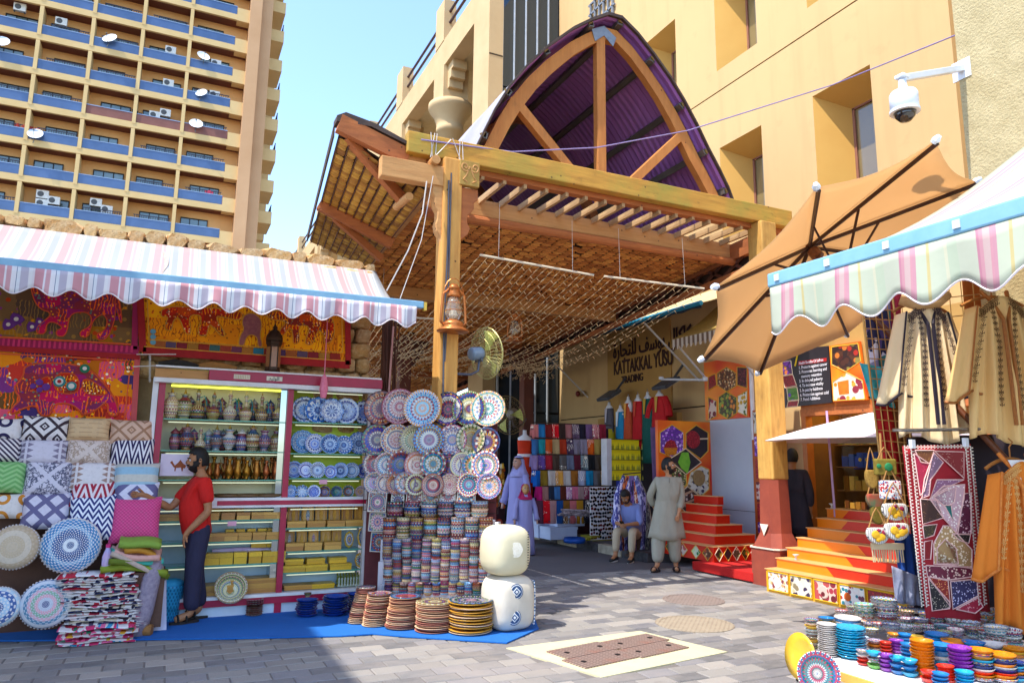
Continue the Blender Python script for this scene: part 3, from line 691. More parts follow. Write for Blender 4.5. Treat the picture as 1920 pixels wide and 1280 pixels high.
# ---------------------------------------------------------------- fairy-light nets
bul = mat('fairy_cord', '#d8b888', rough=.5)
def light_net(lab, u0, v0, u1, v1, zb, yend, zend, n):
    P0, P1 = gz(u0, v0, zb), gz(u1, v1, zb+.0)
    t = thing('light_net', lab, 'fairy lights', P0, 0, 'fairy light nets under the canopy')
    q = MB(); q.tube([(0,0,0), P1-P0], .016, 6); q.build('batten', mat('white_batten', '#e6d8bc'), t)
    for i in range(n):
        s_ = i/(n-1); a = P0.lerp(P1, s_)-P0; q = MB(); pts = []
        xe = a.x+R(-.12, .12); L_ = R(.92, 1.04)
        for k in range(15):
            w = k/14*L_; yy_ = a.y+(yend-P0.y)*w; zz = lerp(a.z, zend-zb, w)-.28*sin(pi*min(w, 1))-.03*R(0, 1)
            pts.append(Vector((lerp(a.x, xe, w), yy_, zz)))
        q.tube(pts, .0032, 3, False)
        for k in range(14):
            for h in (.25, .75):
                p = pts[k].lerp(pts[k+1], h); s2 = random.choice((-1, 1)); q.add([p+Vector((-.012,0,0)), p+Vector((.012,0,0)), p+Vector((.05*s2, .01, -.04))], [(0,1,2)]); q.add([p+Vector((0,0,.012)), p+Vector((0,0,-.012)), p+Vector((.05*s2, .01, -.045))], [(0,1,2)])
        q.build('light_string', bul, t)
    q = MB()
    for w in (.15, .8):
        a = P0.lerp(P1, w); q.tube([a-P0, a-P0+Vector((.05, .1, 5.2-zb-.05))], .004, 3)
    q.build('hanger', MATS['white_cable'], t)
light_net('fairy light net behind the front pole, hung from the left batten', 900, 478, 1113, 516, 4.35, 14.2, 3.75, 17)
light_net('fairy light net before the sandy wall, hung from the right batten', 1133, 518, 1320, 541, 4.35, 14.5, 3.7, 15)
light_net('fairy light net deep under the canopy left of the front pole', 690, 590, 850, 600, 4.0, 17, 3.3, 14)
tangle = MB()
for (cx, cy, cz_, w, n) in ((6.2, 14.3, 3.72, 1.6, 330), (7.9, 15.7, 3.95, .35, 200), (4.2, 15.4, 3.6, 1.4, 200)):
    for k in range(n):
        p = Vector((cx+R(-w, w), cy+R(-.15, .15), cz_+R(-.16, .16)-abs(R(0, .1)))); d = Vector((R(-1,1), R(-1,1), R(-1,1))).normalized()*R(.05, .1)
        tangle.tube([p, p+d*.6+Vector((0,0,-.02)), p+d], .005, 3, False)
tag(tangle.build('bunched_lights', bul), 'bunched tangle of fairy lights gathered along the far canopy posts', 'fairy lights', kind='stuff')

# ---------------------------------------------------------------- lanterns
COP = mat('copper_paint', '#c77a3e', '#a85f2c', 12, .35, .55); LGL = MT('lamp_glass', .05, 0, .6); LGL.b.inputs['Transmission Weight'].default_value = .85; LGL.b.inputs['Base Color'].default_value = lin('#f0e2cc')
def lantern(lab, loc, s, m_):
    t = thing('hurricane_lantern', lab, 'lantern', loc, 0, 'copper lanterns under the canopy'); t.scale = (s, s, s)
    q = MB(); q.lathe([(.15,0),(.155,.01),(.12,.035),(.095,.045),(.1,.06),(.1,.085),(.07,.10),(.05,.12)], 22); q.build('tank', m_, t, smooth=True)
    q = MB(); q.lathe([(.05,.12),(.075,.16),(.08,.2),(.06,.28),(.045,.33)], 18); q.build('glass_chimney', LGL.m, t, smooth=True)
    q = MB(); q.lathe([(.055,.33),(.065,.35),(.05,.38),(.05,.41),(.06,.415),(.045,.44),(.03,.46),(.001,.465)], 18); q.build('cap', m_, t, smooth=True)
    for s_ in (-1, 1):
        q = MB(); q.tube([(s_*.09, 0, .06), (s_*.125, 0, .09), (s_*.12, 0, .2), (s_*.105, 0, .36), (s_*.05, 0, .41)], .012, 6); q.build('side_tube', m_, t)
    q = MB(); q.tube([(.11*cos(a), .0, .30+.22*sin(a)) for a in [pi*k/10 for k in range(11)]], .004, 4); q.build('handle', m_, t)
    q = MB(); q.lathe([(.025,.13),(.035,.16),(.02,.2),(.001,.21)], 10); q.build('bulb', mat('lamp_bulb', '#f2efe8', rough=.3), t)
    for z in (.2, .27):
        q = MB(); q.tube([(.085*cos(a), .085*sin(a), z) for a in [2*pi*k/12 for k in range(13)]], .003, 4); q.build('guard_ring', m_, t)
p = gy(849, 622, 7.72); lantern('shiny copper hurricane lantern hung on the front timber pole', p, 1.22, COP)
p = gy(965, 641, 11.5); lantern('smaller copper hurricane lantern hanging beyond the wall fan', p, 1.15, COP)
# ---------------------------------------------------------------- wall fans
def fan(lab, loc, rz, tilt, s, cm, mm):
    t = thing('wall_fan', lab, 'fan', loc, group='fans under the canopy', rot=(0, tilt, rz)); t.scale = (s, s, s)
    # axis of the fan along local +x
    q = MB(); q.lathe([(.03,0),(.075,.01),(.085,.03),(.085,.16),(.07,.19),(.03,.2)], 16); q.build('motor', mm, t, (-.26, 0, 0), (0, pi/2, 0), smooth=True)
    q = MB()
    for k in range(36):
        a = 2*pi*k/36
        for (x0, x1, bul_) in ((.0, .0, -.09), (0, 0, .09)):
            q.tube([(x0+bul_*.95, .05*cos(a), .05*sin(a)), (x0+bul_, .2*cos(a), .2*sin(a)), (x0, .335*cos(a), .335*sin(a))], .0022, 3, False)
    for (x0, r) in ((0, .335), (0, .33), (.09, .2), (-.09, .2), (.08, .1), (-.08, .1), (.05, .285), (-.05, .285)): q.tube([(x0, r*cos(2*pi*k/24), r*sin(2*pi*k/24)) for k in range(25)], .004 if r > .32 else .0022, 4, False)
    q.build('cage', cm, t)
    for k in range(3):
        a0 = 2*pi*k/3; q = MB()
        q.grid(lambda a, b: (.03*(a-.5)*2, (.04+.25*b)*cos(a0+(a-.5)*(.3+.5*b)), (.04+.25*b)*sin(a0+(a-.5)*(.3+.5*b))), 4, 4); q.build('blade', mat('fan_blade', '#c8c86a', rough=.4), t, thick=.004)
    q = MB(); q.tube([(-.12, 0, -.06), (-.16, 0, -.22), (-.28, 0, -.26), (-.5, 0, -.24), (-.62, .0, -.18)], .016, 8); q.build('arm', mat('fan_arm', '#5a6070', rough=.4, metal=.3), t)
    q = MB(); q.tube([(-.13,-.06,.02), (-.13,-.07,-.1), (-.13,.07,-.1), (-.13,.06,.02)], .01, 6); q.build('yoke', MATS['fan_arm'], t)
p = gy(912, 662, 8.05); fan('grey wall fan with a round wire cage fixed to the front pole', p, radians(14), radians(-8), .95, mat('cage_wire', '#c9c07a', metal=.4, rough=.4), mat('fan_grey', '#7e8fa0', rough=.4))
p = gy(952, 778, 14.5); fan('dark bronze wall fan turned aside beside the inner post', p, radians(215), radians(14), 1.3, mat('cage_bronze', '#8a744a', metal=.4, rough=.4), mat('fan_pale', '#a8a29c', rough=.4))
# ================================================================ painted ceramics
PALS = {
 'mix': ['#cfc4b8', '#1f4a9a', '#b02a26', '#e0d4c4', '#d8922a', '#1f7f8a', '#6b2a55', '#8a2f3a', '#1c2a50', '#2f7a42', '#c86a8a', '#2f5fae'],
 'blue': ['#dfe6f4', '#1a3d9a', '#b8ccf0', '#2f68c8', '#e4eaf6', '#122a6c', '#6a9ae0', '#2450b0'],
 'red': ['#e0cdb8', '#a83424', '#7a2420', '#c89a6a', '#d07a2a', '#2a5078', '#b84a34', '#5c2222', '#e0c8a8', '#8a3a50'],
 'sky': ['#a4d4ec', '#2a88cc', '#dcd8ce', '#dca428', '#2254a4', '#6fc0e4', '#3f9ad8', '#6a2a4c', '#c84a3a'],
 'cream': ['#e6dca8', '#d8c888', '#b8922a', '#a02c2a', '#e8e0bc', '#4a7a30', '#c8a84a', '#2c4c88', '#7a2a4a'],
 'brt': ['#f0ece4', '#c8d8e8', '#c84a44', '#f4ead8', '#e8b85a', '#4aa0aa', '#8a4a7a', '#f0d8d0', '#4a6aa8', '#6aa86a'],
 'turq': ['#d0dcd4', '#148a84', '#b02c2c', '#e0dccc', '#dca030', '#164a86', '#6a2a50', '#105a48', '#2f6fb0'],
}
CER = {}
def ceramic(pal, N=12, K=26, rough=.18, rim=None):
    key = (pal, N, K)
    if key in CER: return CER[key]
    m = MT('painted_ceramic_'+pal, rough, 0, .6); x, y, z = m.xyz()
    r = (x*x+y*y).sq(); h = r+z; a = y.at(x)*(1/(2*pi)); rn = m.rnd()
    w = ((a*N).fr()-.5).ab()
    v = m.voro(1.0, m.vec(w*3.6, h*(K*1.25), rn*60)); c = m.sep(v.outputs['Color'])[0]
    band = ((h*(K*.22)+rn*5).fl()*.37).fr()
    o = m.ramp((c+band*.6+rn).fr(), PALS[pal])
    e = m.voro(1.0, m.vec(w*3.6, h*(K*1.25), rn*60), 'DISTANCE_TO_EDGE'); ed = X(m.t, e.outputs['Distance'])
    o = m.mix((ed < .06)*.8, o, m.ramp(rn, ['#3a1c2c', '#1a2450', '#e4d8cc', '#4a2418', '#20203a'] if pal != 'blue' else ['#e8eef8', '#14286a', '#dce6f6']))
    rg = ((h*(K*.22)+rn*5).fr()-.5).ab() > .44
    o = m.mix(rg*.8, o, m.ramp((rn*3.7).fr(), [PALS[pal][1], PALS[pal][2], PALS[pal][6], PALS[pal][5]]))
    hs = m.N('ShaderNodeHueSaturation'); m.t.links.new(o, hs.inputs['Color']); m.t.links.new(((rn*5.7).fr()*.05+.475).k, hs.inputs['Hue']); m.t.links.new(((rn*3.3).fr()*.25+.72).k, hs.inputs['Value'])
    m.color(hs.outputs[0]); CER[key] = m.m; return m.m
TERRA = mat('terracotta', '#c98a5a', '#b5764a', 10, .6)
def plate_mesh(r, lob=0, ln=12, m=None, name='face'):
    q = MB(); q.lathe([(r*.45,-.012),(r*.5,-.014),(r*.75,-.004),(r,.018),(r*1.01,.022),(r*.985,.024),(r*.74,.004),(r*.5,-.004),(r*.25,-.005),(.001,-.005)], 32, (0,0,0), lob, ln)
    return q.mesh('plate', m, True)
def plate(lab, p, r, n, m, group, lob=0, ln=12, me=None, nm='plate'):
    q = MB(); q.lathe([(r*.45,-.012),(r*.5,-.014),(r*.75,-.004),(r,.018),(r*1.01,.022),(r*.985,.024),(r*.74,.004),(r*.5,-.004),(r*.25,-.005),(.001,-.005)], 32, (0,0,0), lob, ln)
    o = q.build(nm, m, None, p, face_rot(n), smooth=True); o.rotation_euler.rotate_axis('Z', R(0, .4)); return tag(o, lab, 'plate', group)

# ================================================================ left shop
def stone_mb(w, d, h, sd=0, n=3):
    rr = random.Random(sd); q = MB()
    bmv = []
    for k in range(n+1):
        f = k/n; prof = (max(0, 1-abs(2*f-1)**3.2))**.45
        ring = []
        for j in range(10):
            a = 2*pi*j/10; c, s_ = cos(a), sin(a); rx = (abs(c)**.6)*(1 if c > 0 else -1); rz = (abs(s_)**.6)*(1 if s_ > 0 else -1)
            jit = 1+rr.uniform(-.17, .15); ring.append(Vector((rx*w/2*jit*lerp(.75, 1, prof), -d/2+d*f, rz*h/2*jit*lerp(.75, 1, prof))))
        bmv.append(ring)
    q.loft(bmv, 10); return q
m = MT('coral_stone', .9); v = (m.rnd()+m.isl()).fr(); o = m.ramp(v, ['#c79a5c', '#b98a52', '#d4ac70', '#a97e4c', '#c9a272'], False)
n = m.noise(14, 6); o = m.mix((n-.42)*2.4, o, '#e6cda0'); vv = m.voro(38); pit = X(m.t, vv.outputs['Distance']) < .16; n3 = m.noise(20, 3); o = m.mix(pit*(n3 > .5)*.8, o, '#5c4028'); m.color(o); m.bump(m.noise(26, 6), .03, .9); STONE = m.m
sw = thing('stone_wall', 'rough coral stone wall behind the striped awning of the cushion shop', 'wall', (0, 9.0, 0))
q = MB(); q.box(-7, 2.20, .05, .42, 0, 4.08); q.build('mortar', mat('lime_mortar', '#a98d62', '#8f7650', 8, bump=.01), sw)
x = -4.6; k = 0
while x < 2.15:
    w = R(.12, .42); w = min(w, 2.24-x+.05)
    stone_mb(w*1.15, .5, R(.12, .22), k).build('stone', STONE, sw, (x+w/2, .22, 4.13+R(-.02, .02))); x += w; k += 1
for row in range(12):
    z = 3.97-row*.19; x = 1.55-(row % 2)*.12
    while x < 2.2:
        w = min(R(.2, .34), 2.26-x)
        if w > .08: stone_mb(w*1.02, .22, .2, k).build('stone', STONE, sw, (x+w/2, .02, z), (0, R(-.08, .08), 0), smooth=True)
        x += max(w, .1); k += 1
for row in range(3):
    x = -1.7
    while x < 1.5:
        w = R(.2, .36); stone_mb(w*1.02, .2, .2, k).build('stone', STONE, sw, (x+w/2, .03, 3.02-row*.19), (0, R(-.06, .06), 0), smooth=True); x += w; k += 1
# bundle of poles at the end of the wall
t = thing('pole_bundle', 'bundle of thin dark branches and a pink pole standing at the stone wall end', 'pole bundle', (2.38, 8.7, 0))
for k in range(14):
    a = Vector((R(-.03, .14), R(-.05, .1), 1.9)); b = a+Vector((R(-.10, .07), R(-.04, .04), 1.5)); c = a.lerp(b, .5)+Vector((R(-.03, .03), 0, 0)); q = MB(); q.tube([a, c, b], .008, 5); q.build('branch', WD, t)
q = MB(); q.tube([(-.04, -.1, 0), (.06, -.1, 3.3)], .013, 8); q.build('pole', mat('pink_pole', '#c9938a'), t)
q = MB(); q.box(-.02, .10, .05, .12, 0, 3.7); q.build('wall_post', WD, t)
# ---- awning
def stripes(name, period, cols, off=0.0, axis=0, wear=True):
    m = MT(name, .8); f = m.xyz(); s_ = ((f[axis]+off)/period).fr(); ps_ = []; cs = []
    for p, c in cols: ps_.append(p); cs.append(c)
    o = m.ramp(s_, cs, True, ps_); o = m.mix((m.noise(3, 5)-.6)*1.4, o, '#b9a9a4'); m.color(o); m.bump(m.noise(7, 3), .008, .4)
    tr = m.N('ShaderNodeBsdfTranslucent'); m.t.links.new(o, tr.inputs[0]); mx = m.N('ShaderNodeMixShader'); mx.inputs[0].default_value = .32; m.t.links.new(m.b.outputs[0], mx.inputs[1]); m.t.links.new(tr.outputs[0], mx.inputs[2]); m.t.links.new(mx.outputs[0], m.t.nodes['Material Output'].inputs[0])
    return m.m
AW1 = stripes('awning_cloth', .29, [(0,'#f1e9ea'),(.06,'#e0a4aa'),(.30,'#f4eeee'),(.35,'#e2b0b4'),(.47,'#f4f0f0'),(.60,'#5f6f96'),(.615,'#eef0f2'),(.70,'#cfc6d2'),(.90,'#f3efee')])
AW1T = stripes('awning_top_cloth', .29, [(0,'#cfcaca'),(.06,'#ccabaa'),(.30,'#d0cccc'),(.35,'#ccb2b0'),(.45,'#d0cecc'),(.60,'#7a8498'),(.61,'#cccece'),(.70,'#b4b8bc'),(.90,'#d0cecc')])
BLB = mat('blue_awning_bar', '#86b0c8', '#6d9ab6', 6, .4)
aw = thing('striped_awning', 'pink and white striped awning with scalloped valance over the cushions and cabinet', 'awning', (0, 7.4, 3.3))
def awp(a, b):
    x = lerp(-4.2, 2.42, a); return Vector((x-.12*b*(a > .98)*0-.14*b*a, 1.57*b, lerp(0, .77, b)-.19*sin(pi*b)-.02*sin(a*40)*sin(pi*b)))
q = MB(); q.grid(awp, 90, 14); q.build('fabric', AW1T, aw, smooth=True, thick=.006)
q = MB(); q.bar((-4.2, -.02, -.0), (2.42, -.02, .03), .05, .075); q.build('front_bar', BLB, aw, bevel=.01)
q = MB(); q.box(2.421, 2.45, -.05, .01, -.03, .06); q.build('bar_end_cap', mat('cap_yellow', '#d8b44a'), aw)
q = MB()
def val(a, b, x0=-4.2, x1=2.34, per=.292, ph=.12):
    x = lerp(x0, x1, a); s_ = .5+.5*cos(2*pi*(x+ph)/per); hgt = .165+.075*s_
    return Vector((x, -.045+.02*sin(x*14)*b+.012*sin(x*31)*b, -.03-hgt*b+.03*(x+4)/6))
q.grid(val, 260, 5); q.build('valance', AW1, aw, smooth=True, thick=.004)
q = MB()
for k in range(260):
    q.tube([val(k/260, 1), val((k+1)/260, 1)], .006, 4, False)
q.build('valance_piping', mat('piping_white', '#f1e6e8'), aw)
for xx in (-1.9, 1.9):
    q = MB(); q.bar((xx, .0, -.03), (xx+.3, .8, .12), .03, .04); q.bar((xx+.3, .8, .12), (xx, 1.55, .45), .03, .04); q.build('folding_arm', mat('arm_white', '#cfcfcf'), aw)
q = MB()
c0 = gy(322, 452, 8.55)-Vector((0, 7.4, 3.3))
for (dx, b0, b1, w) in ((.0, .9, .35, .028),):
    q.grid(lambda a, b: awp((lerp(c0.x, c0.x+.02, b)+4.2+(a-.5)*w*(1+.6*sin(b*9)))/6.62, lerp(b0, b1, b))+Vector((.03*sin(b*7), 0, .012)), 2, 14)
q.build('stitched_repair', mat('repair_patch', '#c9b7a8', '#9d8a80', 40), aw)

# ---- tapestries
def patch(name, cols, sc, small, line='#e8632c', dens=30, seed=0):
    m = MT(name, .9); f = m.xyz()
    v = m.voro(1, m.vec(f[0]*sc, f[2]*sc*1.5, seed), 'F1', 'CHEBYCHEV', .8); c = m.sep(v.outputs['Color']); o = m.ramp(c[0], cols)
    v2 = m.voro(1, m.vec(f[0]*dens, f[2]*dens, c[1]*9), 'F1'); c2 = m.sep(v2.outputs['Color']); dd = X(m.t, v2.outputs['Distance'])
    o2 = m.ramp(c2[1], small); o = m.mix((dd < .34)*(c2[2] > .35)*.85, o, o2)
    w = m.N('ShaderNodeTexWave'); w.inputs['Scale'].default_value = 9; w.inputs['Distortion'].default_value = 9; m.t.links.new(m.co, w.inputs[0]); ww = X(m.t, w.outputs[1]); o = m.mix((ww > .86)*(c[2] > .5)*.8, o, small[0])
    h_ = m.N('ShaderNodeHueSaturation'); h_.inputs['Value'].default_value = 1.55; h_.inputs['Saturation'].default_value = 1.08; m.t.links.new(o, h_.inputs['Color']); m.color(h_.outputs[0]); m.bump(m.noise(60, 3), .004, .7); MATS[name] = m.m; return m.m
TQ1 = patch('elephant_cloth', ['#57402a', '#6a5134', '#8a5f1f', '#5e4a34', '#4a3a2e'], 3.5, ['#8a6a3a', '#7a2a78', '#a8402a', '#c98a2a'], dens=14)
TQ2 = patch('yellow_cloth', ['#e09a2a', '#d88a22', '#e8a636', '#c97c20'], 3, ['#8e3a1a', '#b04a1a', '#6a2a1a'], dens=26, seed=4)
TQ3 = patch('patchwork_cloth', ['#b0423a', '#6b2f6a', '#c97a28', '#8a2f2a', '#5e3f22', '#c2566a', '#3e2f5e', '#a8602a'], 4.5, ['#e86a2c', '#e8b030', '#2f7a7a', '#c83a7a', '#efe2c0', '#3a2a4a'], dens=22, seed=2)
APP = patch('applique_magenta', ['#8a2a5a', '#7a2f3a', '#a83050', '#6a2a4a'], 7, ['#e86a2c', '#e0a030', '#5a2a7a', '#3f7a6a'], dens=34, seed=6)
APR = patch('applique_red', ['#a8342a', '#8a2f20', '#b0482a', '#7a3028'], 7, ['#e8a030', '#e86a2c', '#3f6a5a', '#e8d8b0'], dens=40, seed=7)
ORG = mat('orange_cord', '#e8622e', '#d8502a', 12); REDC = mat('red_border', '#b01c22', '#98161c', 10); PNK = mat('pink_ribbon', '#d8326e', '#c02a5e', 10)
YEL = mat('yellow_cord', '#e8b040', '#d89a30', 10); TEAL = mat('teal_felt', '#2f8a8a'); VIO = mat('violet_felt', '#6a2f8a')
TY_ = 8.86
def loc_(u, v, o): p = gy(u, v, TY_); return Vector((p.x-o.x, 0, p.z-o.z))
def cloth_thing(name, lab, px, m_, cat='tapestry', fold=.012):
    o = gy(px[0][0], px[0][1], TY_); t = thing(name, lab, cat, o); c = [loc_(u, v, o) for u, v in px]
    q = MB(); q.grid(lambda a, b: c[0].lerp(c[1], a).lerp(c[3].lerp(c[2], a), b)+Vector((0, fold*sin(a*21+b*3)*b, -.01*sin(a*9)*b)), 30, 12); q.build('cloth', m_, t, smooth=True, thick=.004); return t, o
def shape(t, o, px, m_, cord=ORG, name='applique', dy=-.02, cw=.006):
    P = [loc_(u, v, o)+Vector((0, dy, 0)) for u, v in px]
    # smooth the outline
    for _ in range(2):
        n = []
        for i in range(len(P)): a, b = P[i], P[(i+1) % len(P)]; n += [a.lerp(b, .25), a.lerp(b, .75)]
        P = n
    cx = sum((p.x for p in P))/len(P); q = MB(); q.prism(P, (0, .006, 0)); s_ = q.build(name, m_, t)
    if cord: q = MB(); q.tube(P+[P[0]], cw, 4, False); q.build('cord_outline', cord, s_)
    return s_
def ribbon(t, o, a, b, w, m_, name='border', dy=-.016, lat=None):
    A, B = loc_(*a, o), loc_(*b, o); q = MB(); q.bar(A+Vector((0, dy, 0)), B+Vector((0, dy, 0)), .004, w, up=(0,0,1) if abs(B.x-A.x) > abs(B.z-A.z) else (1,0,0))
    if abs(B.x-A.x) <= abs(B.z-A.z): q = MB(); q.bar(A+Vector((0, dy, 0)), B+Vector((0, dy, 0)), w, .004, up=(0,1,0))
    return q.build(name, m_, t)
t, o = cloth_thing('elephant_hanging', 'dark brown wall hanging with a magenta camel figure under a pink striped border', [(-6, 530), (268, 552), (262, 668), (-6, 648)], TQ1)
c4 = lambda L: [(x/4, 380+y/4) for x, y in L]
shape(t, o, c4([(230,600),(520,620),(700,640),(800,640),(890,680),(920,900),(900,900),(870,760),(860,900),(800,1030),(730,1030),(725,985),(790,960),(810,880),(770,830),(700,880),(680,950),(660,1010),(605,1010),(600,965),(680,930),(690,860),(650,820),(560,825),(520,860),(500,1000),(430,1005),(420,960),(480,940),(400,890),(350,910),(345,985),(280,985),(275,940),(320,900),(400,830),(300,800),(250,720)]), APP)
for (u, v, r) in ((125, 875, 45), (65, 915, 40), (243, 933, 38), (300, 895, 30)):
    for (k, mm) in ((1, VIO), (.35, mat('white_felt', '#e8e0d8'))):
        p = loc_(u/4, 380+v/4, o); q = MB(); q.lathe([(.0055*r/4*k*1.05, 0), (.0055*r/4*k, .006), (.001, .007)], 9, (0, 0, 0), .18 if k == 1 else 0, 6); q.build('flower', mm, t, p+Vector((0, -.016-(1-k)*.01, 0)), (pi/2, 0, 0))
for i in range(26):
    u = 5+i*9.6; ribbon(t, o, (u, 641+u*.055), (u+4.6, 641.3+u*.055), .075, PNK, 'ribbon_stripe', dy=-.022)
ribbon(t, o, (-6, 643), (260, 658), .10, mat('magenta_band', '#a81c58'), 'border'); ribbon(t, o, (-6, 653), (262, 670), .055, REDC, 'border', dy=-.026); ribbon(t, o, (255, 558), (252, 655), .06, MATS['magenta_band'], 'border')
ribbon(t, o, (-6, 632), (246, 646), .016, ORG, 'border', dy=-.03)
t, o = cloth_thing('yellow_hanging', 'yellow wall hanging with red elephant legs framed by a deep red border', [(262, 555), (655, 572), (655, 688), (266, 662)], TQ2)
c5 = lambda L: [(270+x/4.267, 560+y/4.267) for x, y in L]
for L in ([(150,60),(520,70),(800,100),(780,180),(640,150),(560,140),(660,290),(620,310),(530,200),(515,230),(500,300),(440,300),(430,250),(470,130),(350,130),(385,280),(330,290),(280,140),(230,180),(225,255),(170,255),(165,210),(200,140),(130,150)],
          [(945,90),(1400,110),(1520,150),(1520,330),(1440,370),(1440,290),(1390,240),(1350,370),(1290,370),(1290,320),(1330,220),(1230,210),(1250,350),(1190,370),(1190,290),(1170,220),(1110,300),(1090,300),(1080,250),(1150,180),(1000,170)]):
    shape(t, o, c5(L), APR, YEL)
shape(t, o, c5([(750,375),(770,290),(800,250),(780,190),(800,130),(870,110),(935,160),(940,230),(925,300),(950,380),(910,390),(905,310),(860,285),(815,310),(800,380)]), mat('pink_brocade', '#b0706a', '#8a4a5a', 30), YEL)
for (a, b, w, mm) in (((268, 657), (655, 684), .10, REDC), ((263, 558), (268, 660), .07, REDC), ((651, 575), (652, 684), .07, REDC)): ribbon(t, o, a, b, w, mm, dy=-.026)
cl = ['#b0602a', '#5e4a6a', '#8a2030', '#b07a2a', '#9a2a20', '#3f6a6a', '#a8402a', '#7a3a5a', '#b8762a', '#2f7f9a', '#98302a', '#5a3a6a']
for i in range(17):
    u0 = 290+i*20.5; ribbon(t, o, (u0, 644+(u0-268)*.068), (u0+19.5, 645.4+(u0-268)*.068), .075, mat('patch_'+str(i % 12), cl[i % 12], None, 30), 'patch', dy=-.02)
ribbon(t, o, (276, 560), (280, 640), .012, YEL, dy=-.028); ribbon(t, o, (280, 637), (640, 661), .012, YEL, dy=-.028); ribbon(t, o, (270, 650), (646, 677), .010, YEL, dy=-.03); ribbon(t, o, (640, 580), (641, 661), .012, YEL, dy=-.028)
for k in range(3):
    p = loc_(287, 622+k*10, o); q = MB(); q.lathe([(.03, 0), (.03, .008)], 8); q.build('mirror_disc', mat('pale_blue_felt', '#6fb0c8'), t, p+Vector((0, -.02, 0)), (pi/2, 0, 0))
t, o = cloth_thing('patchwork_hanging', 'orange and purple patchwork elephant hanging rising behind the cushions', [(-6, 655), (262, 668), (246, 800), (-6, 800)], TQ3)
c6 = lambda L: [(x/5.818, 690+y/5.818) for x, y in L]
for L in ([(270,-40),(600,-60),(870,-30),(1050,60),(1180,220),(1290,400),(1290,520),(1180,520),(1180,350),(1040,470),(900,520),(880,470),(780,390),(590,380),(560,520),(440,520),(400,400),(250,440),(110,520),(140,420),(240,340),(140,220),(260,100)],): shape(t, o, c6(L), APP, ORG, cw=.009)
for L in ([(600,50),(860,60),(870,290),(590,270)], [(900,80),(1150,230),(1180,300),(900,290)], [(360,180),(560,60),(560,260),(360,260)]): shape(t, o, c6(L), APR, ORG, dy=-.03, cw=.006)
for (u, v, r, mm) in ((655,150,60,TEAL),(655,150,38,MATS['white_felt']),(655,150,20,REDC),(785,200,50,TEAL),(785,200,30,MATS['white_felt']),(440,160,35,VIO),(510,210,40,VIO),(370,200,30,VIO),(440,240,30,VIO),(930,10,50,mat('green_felt','#1f7a5a')),(930,10,22,MATS['white_felt'])):
    p = loc_(u/5.818, 690+v/5.818, o); q = MB(); q.lathe([(.0055*r/5.8, 0), (.0055*r/5.8, .006), (.001, .007)], 12); q.build('disc', mm, t, p+Vector((0, -.04-(60-r)*.0005, 0)), (pi/2, 0, 0))
ribbon(t, o, (258, 668), (250, 800), .055, mat('coral_ribbon', '#d85a5a'), dy=-.02); ribbon(t, o, (243, 700), (232, 800), .012, ORG, dy=-.03); ribbon(t, o, (-6, 663), (240, 676), .014, ORG, dy=-.03); ribbon(t, o, (-6, 654), (246, 668), .05, mat('dusty_pink', '#b8606a'), dy=-.02)

# ---- cushions
def cushion_mesh(w, h, d, m_):
    q = MB(); n = 12
    def sf(sg):
        def fn(a, b):
            x, y = a*2-1, b*2-1; pin = 1-.06*(1-abs(x)**2)*(abs(y)**3); piny = 1-.06*(1-abs(y)**2)*(abs(x)**3)
            return Vector((x*w/2*piny, y*h/2*pin, sg*d/2*((1-x**4)*(1-y**4))**.6))
        return fn
    q.grid(sf(1), n, n); q.grid(lambda a, b: sf(-1)(1-a, b), n, n); return q.mesh('cushion', m_, True)
def pm(name, fn, rough=.9):
    m = MT(name, rough); x, y, z = m.xyz(); o = fn(m, x*4.35, y*4.35); m.color(m.mix((m.noise(40, 3)-.5)*.8, o, '#8a7f80')); m.bump(m.noise(90, 3), .003, .6); return m.m
def lattice(c1, c2, k=2, w=.18, c3=None):
    def f(m, x, y):
        a = (((x+y)*k*.5).fr()-.5).ab(); b = (((x-y)*k*.5).fr()-.5).ab(); d = a.mn(b); e = a.mx(b)
        l = (d*2/w*.5).fr() if False else d
        o = m.mix((d < w*.5), c1, c2)
        if c3: o = m.mix((d > .30)*(d < .40), o, c2); o = m.mix(d > .455, o, c3)
        return o
    return f
def zig(c1, c2, ky=3, kx=2, amp=.5, w=.5): return lambda m, x, y: m.mix(((y*ky+(((x*kx).fr()-.5).ab())*amp*4).fr()) > w, c1, c2)
def damask(c1, c2): 
    def f(m, x, y):
        d = (((x.ab()-y.ab())).ab() < .12); n = m.noise(26, 4); r = (n-.5).ab() < .05; o = m.mix(r, c1, c2); return m.mix(d, o, c1)
    return f
def aztec(c1, c2):
    def f(m, x, y):
        a = (x.ab()-.62).ab(); t_ = ((y*4).fr()-.5).ab()*.55; return m.mix((a < t_)*(a > .05), c1, c2)
    return f
def rings(c1, c2):
    def f(m, x, y):
        fx = (x*1.3+.4).fr()-.5; fy = (y*1.3+.15).fr()-.5; r = (fx*fx+fy*fy).sq(); return m.mix((r < .34)*(r > .18), c1, c2)
    return f
def bands(cs, k=1.0):
    def f(m, x, y): return m.ramp((y*.5*k+.5).fr(), cs)
    return f
def basket(c1, c2): return lambda m, x, y: m.mix((((x*7).fr() > .5)._m('ADD', ((y*7).fr() > .5))-1).ab() > .5, c1, c2)
W8 = '#ece4e2'
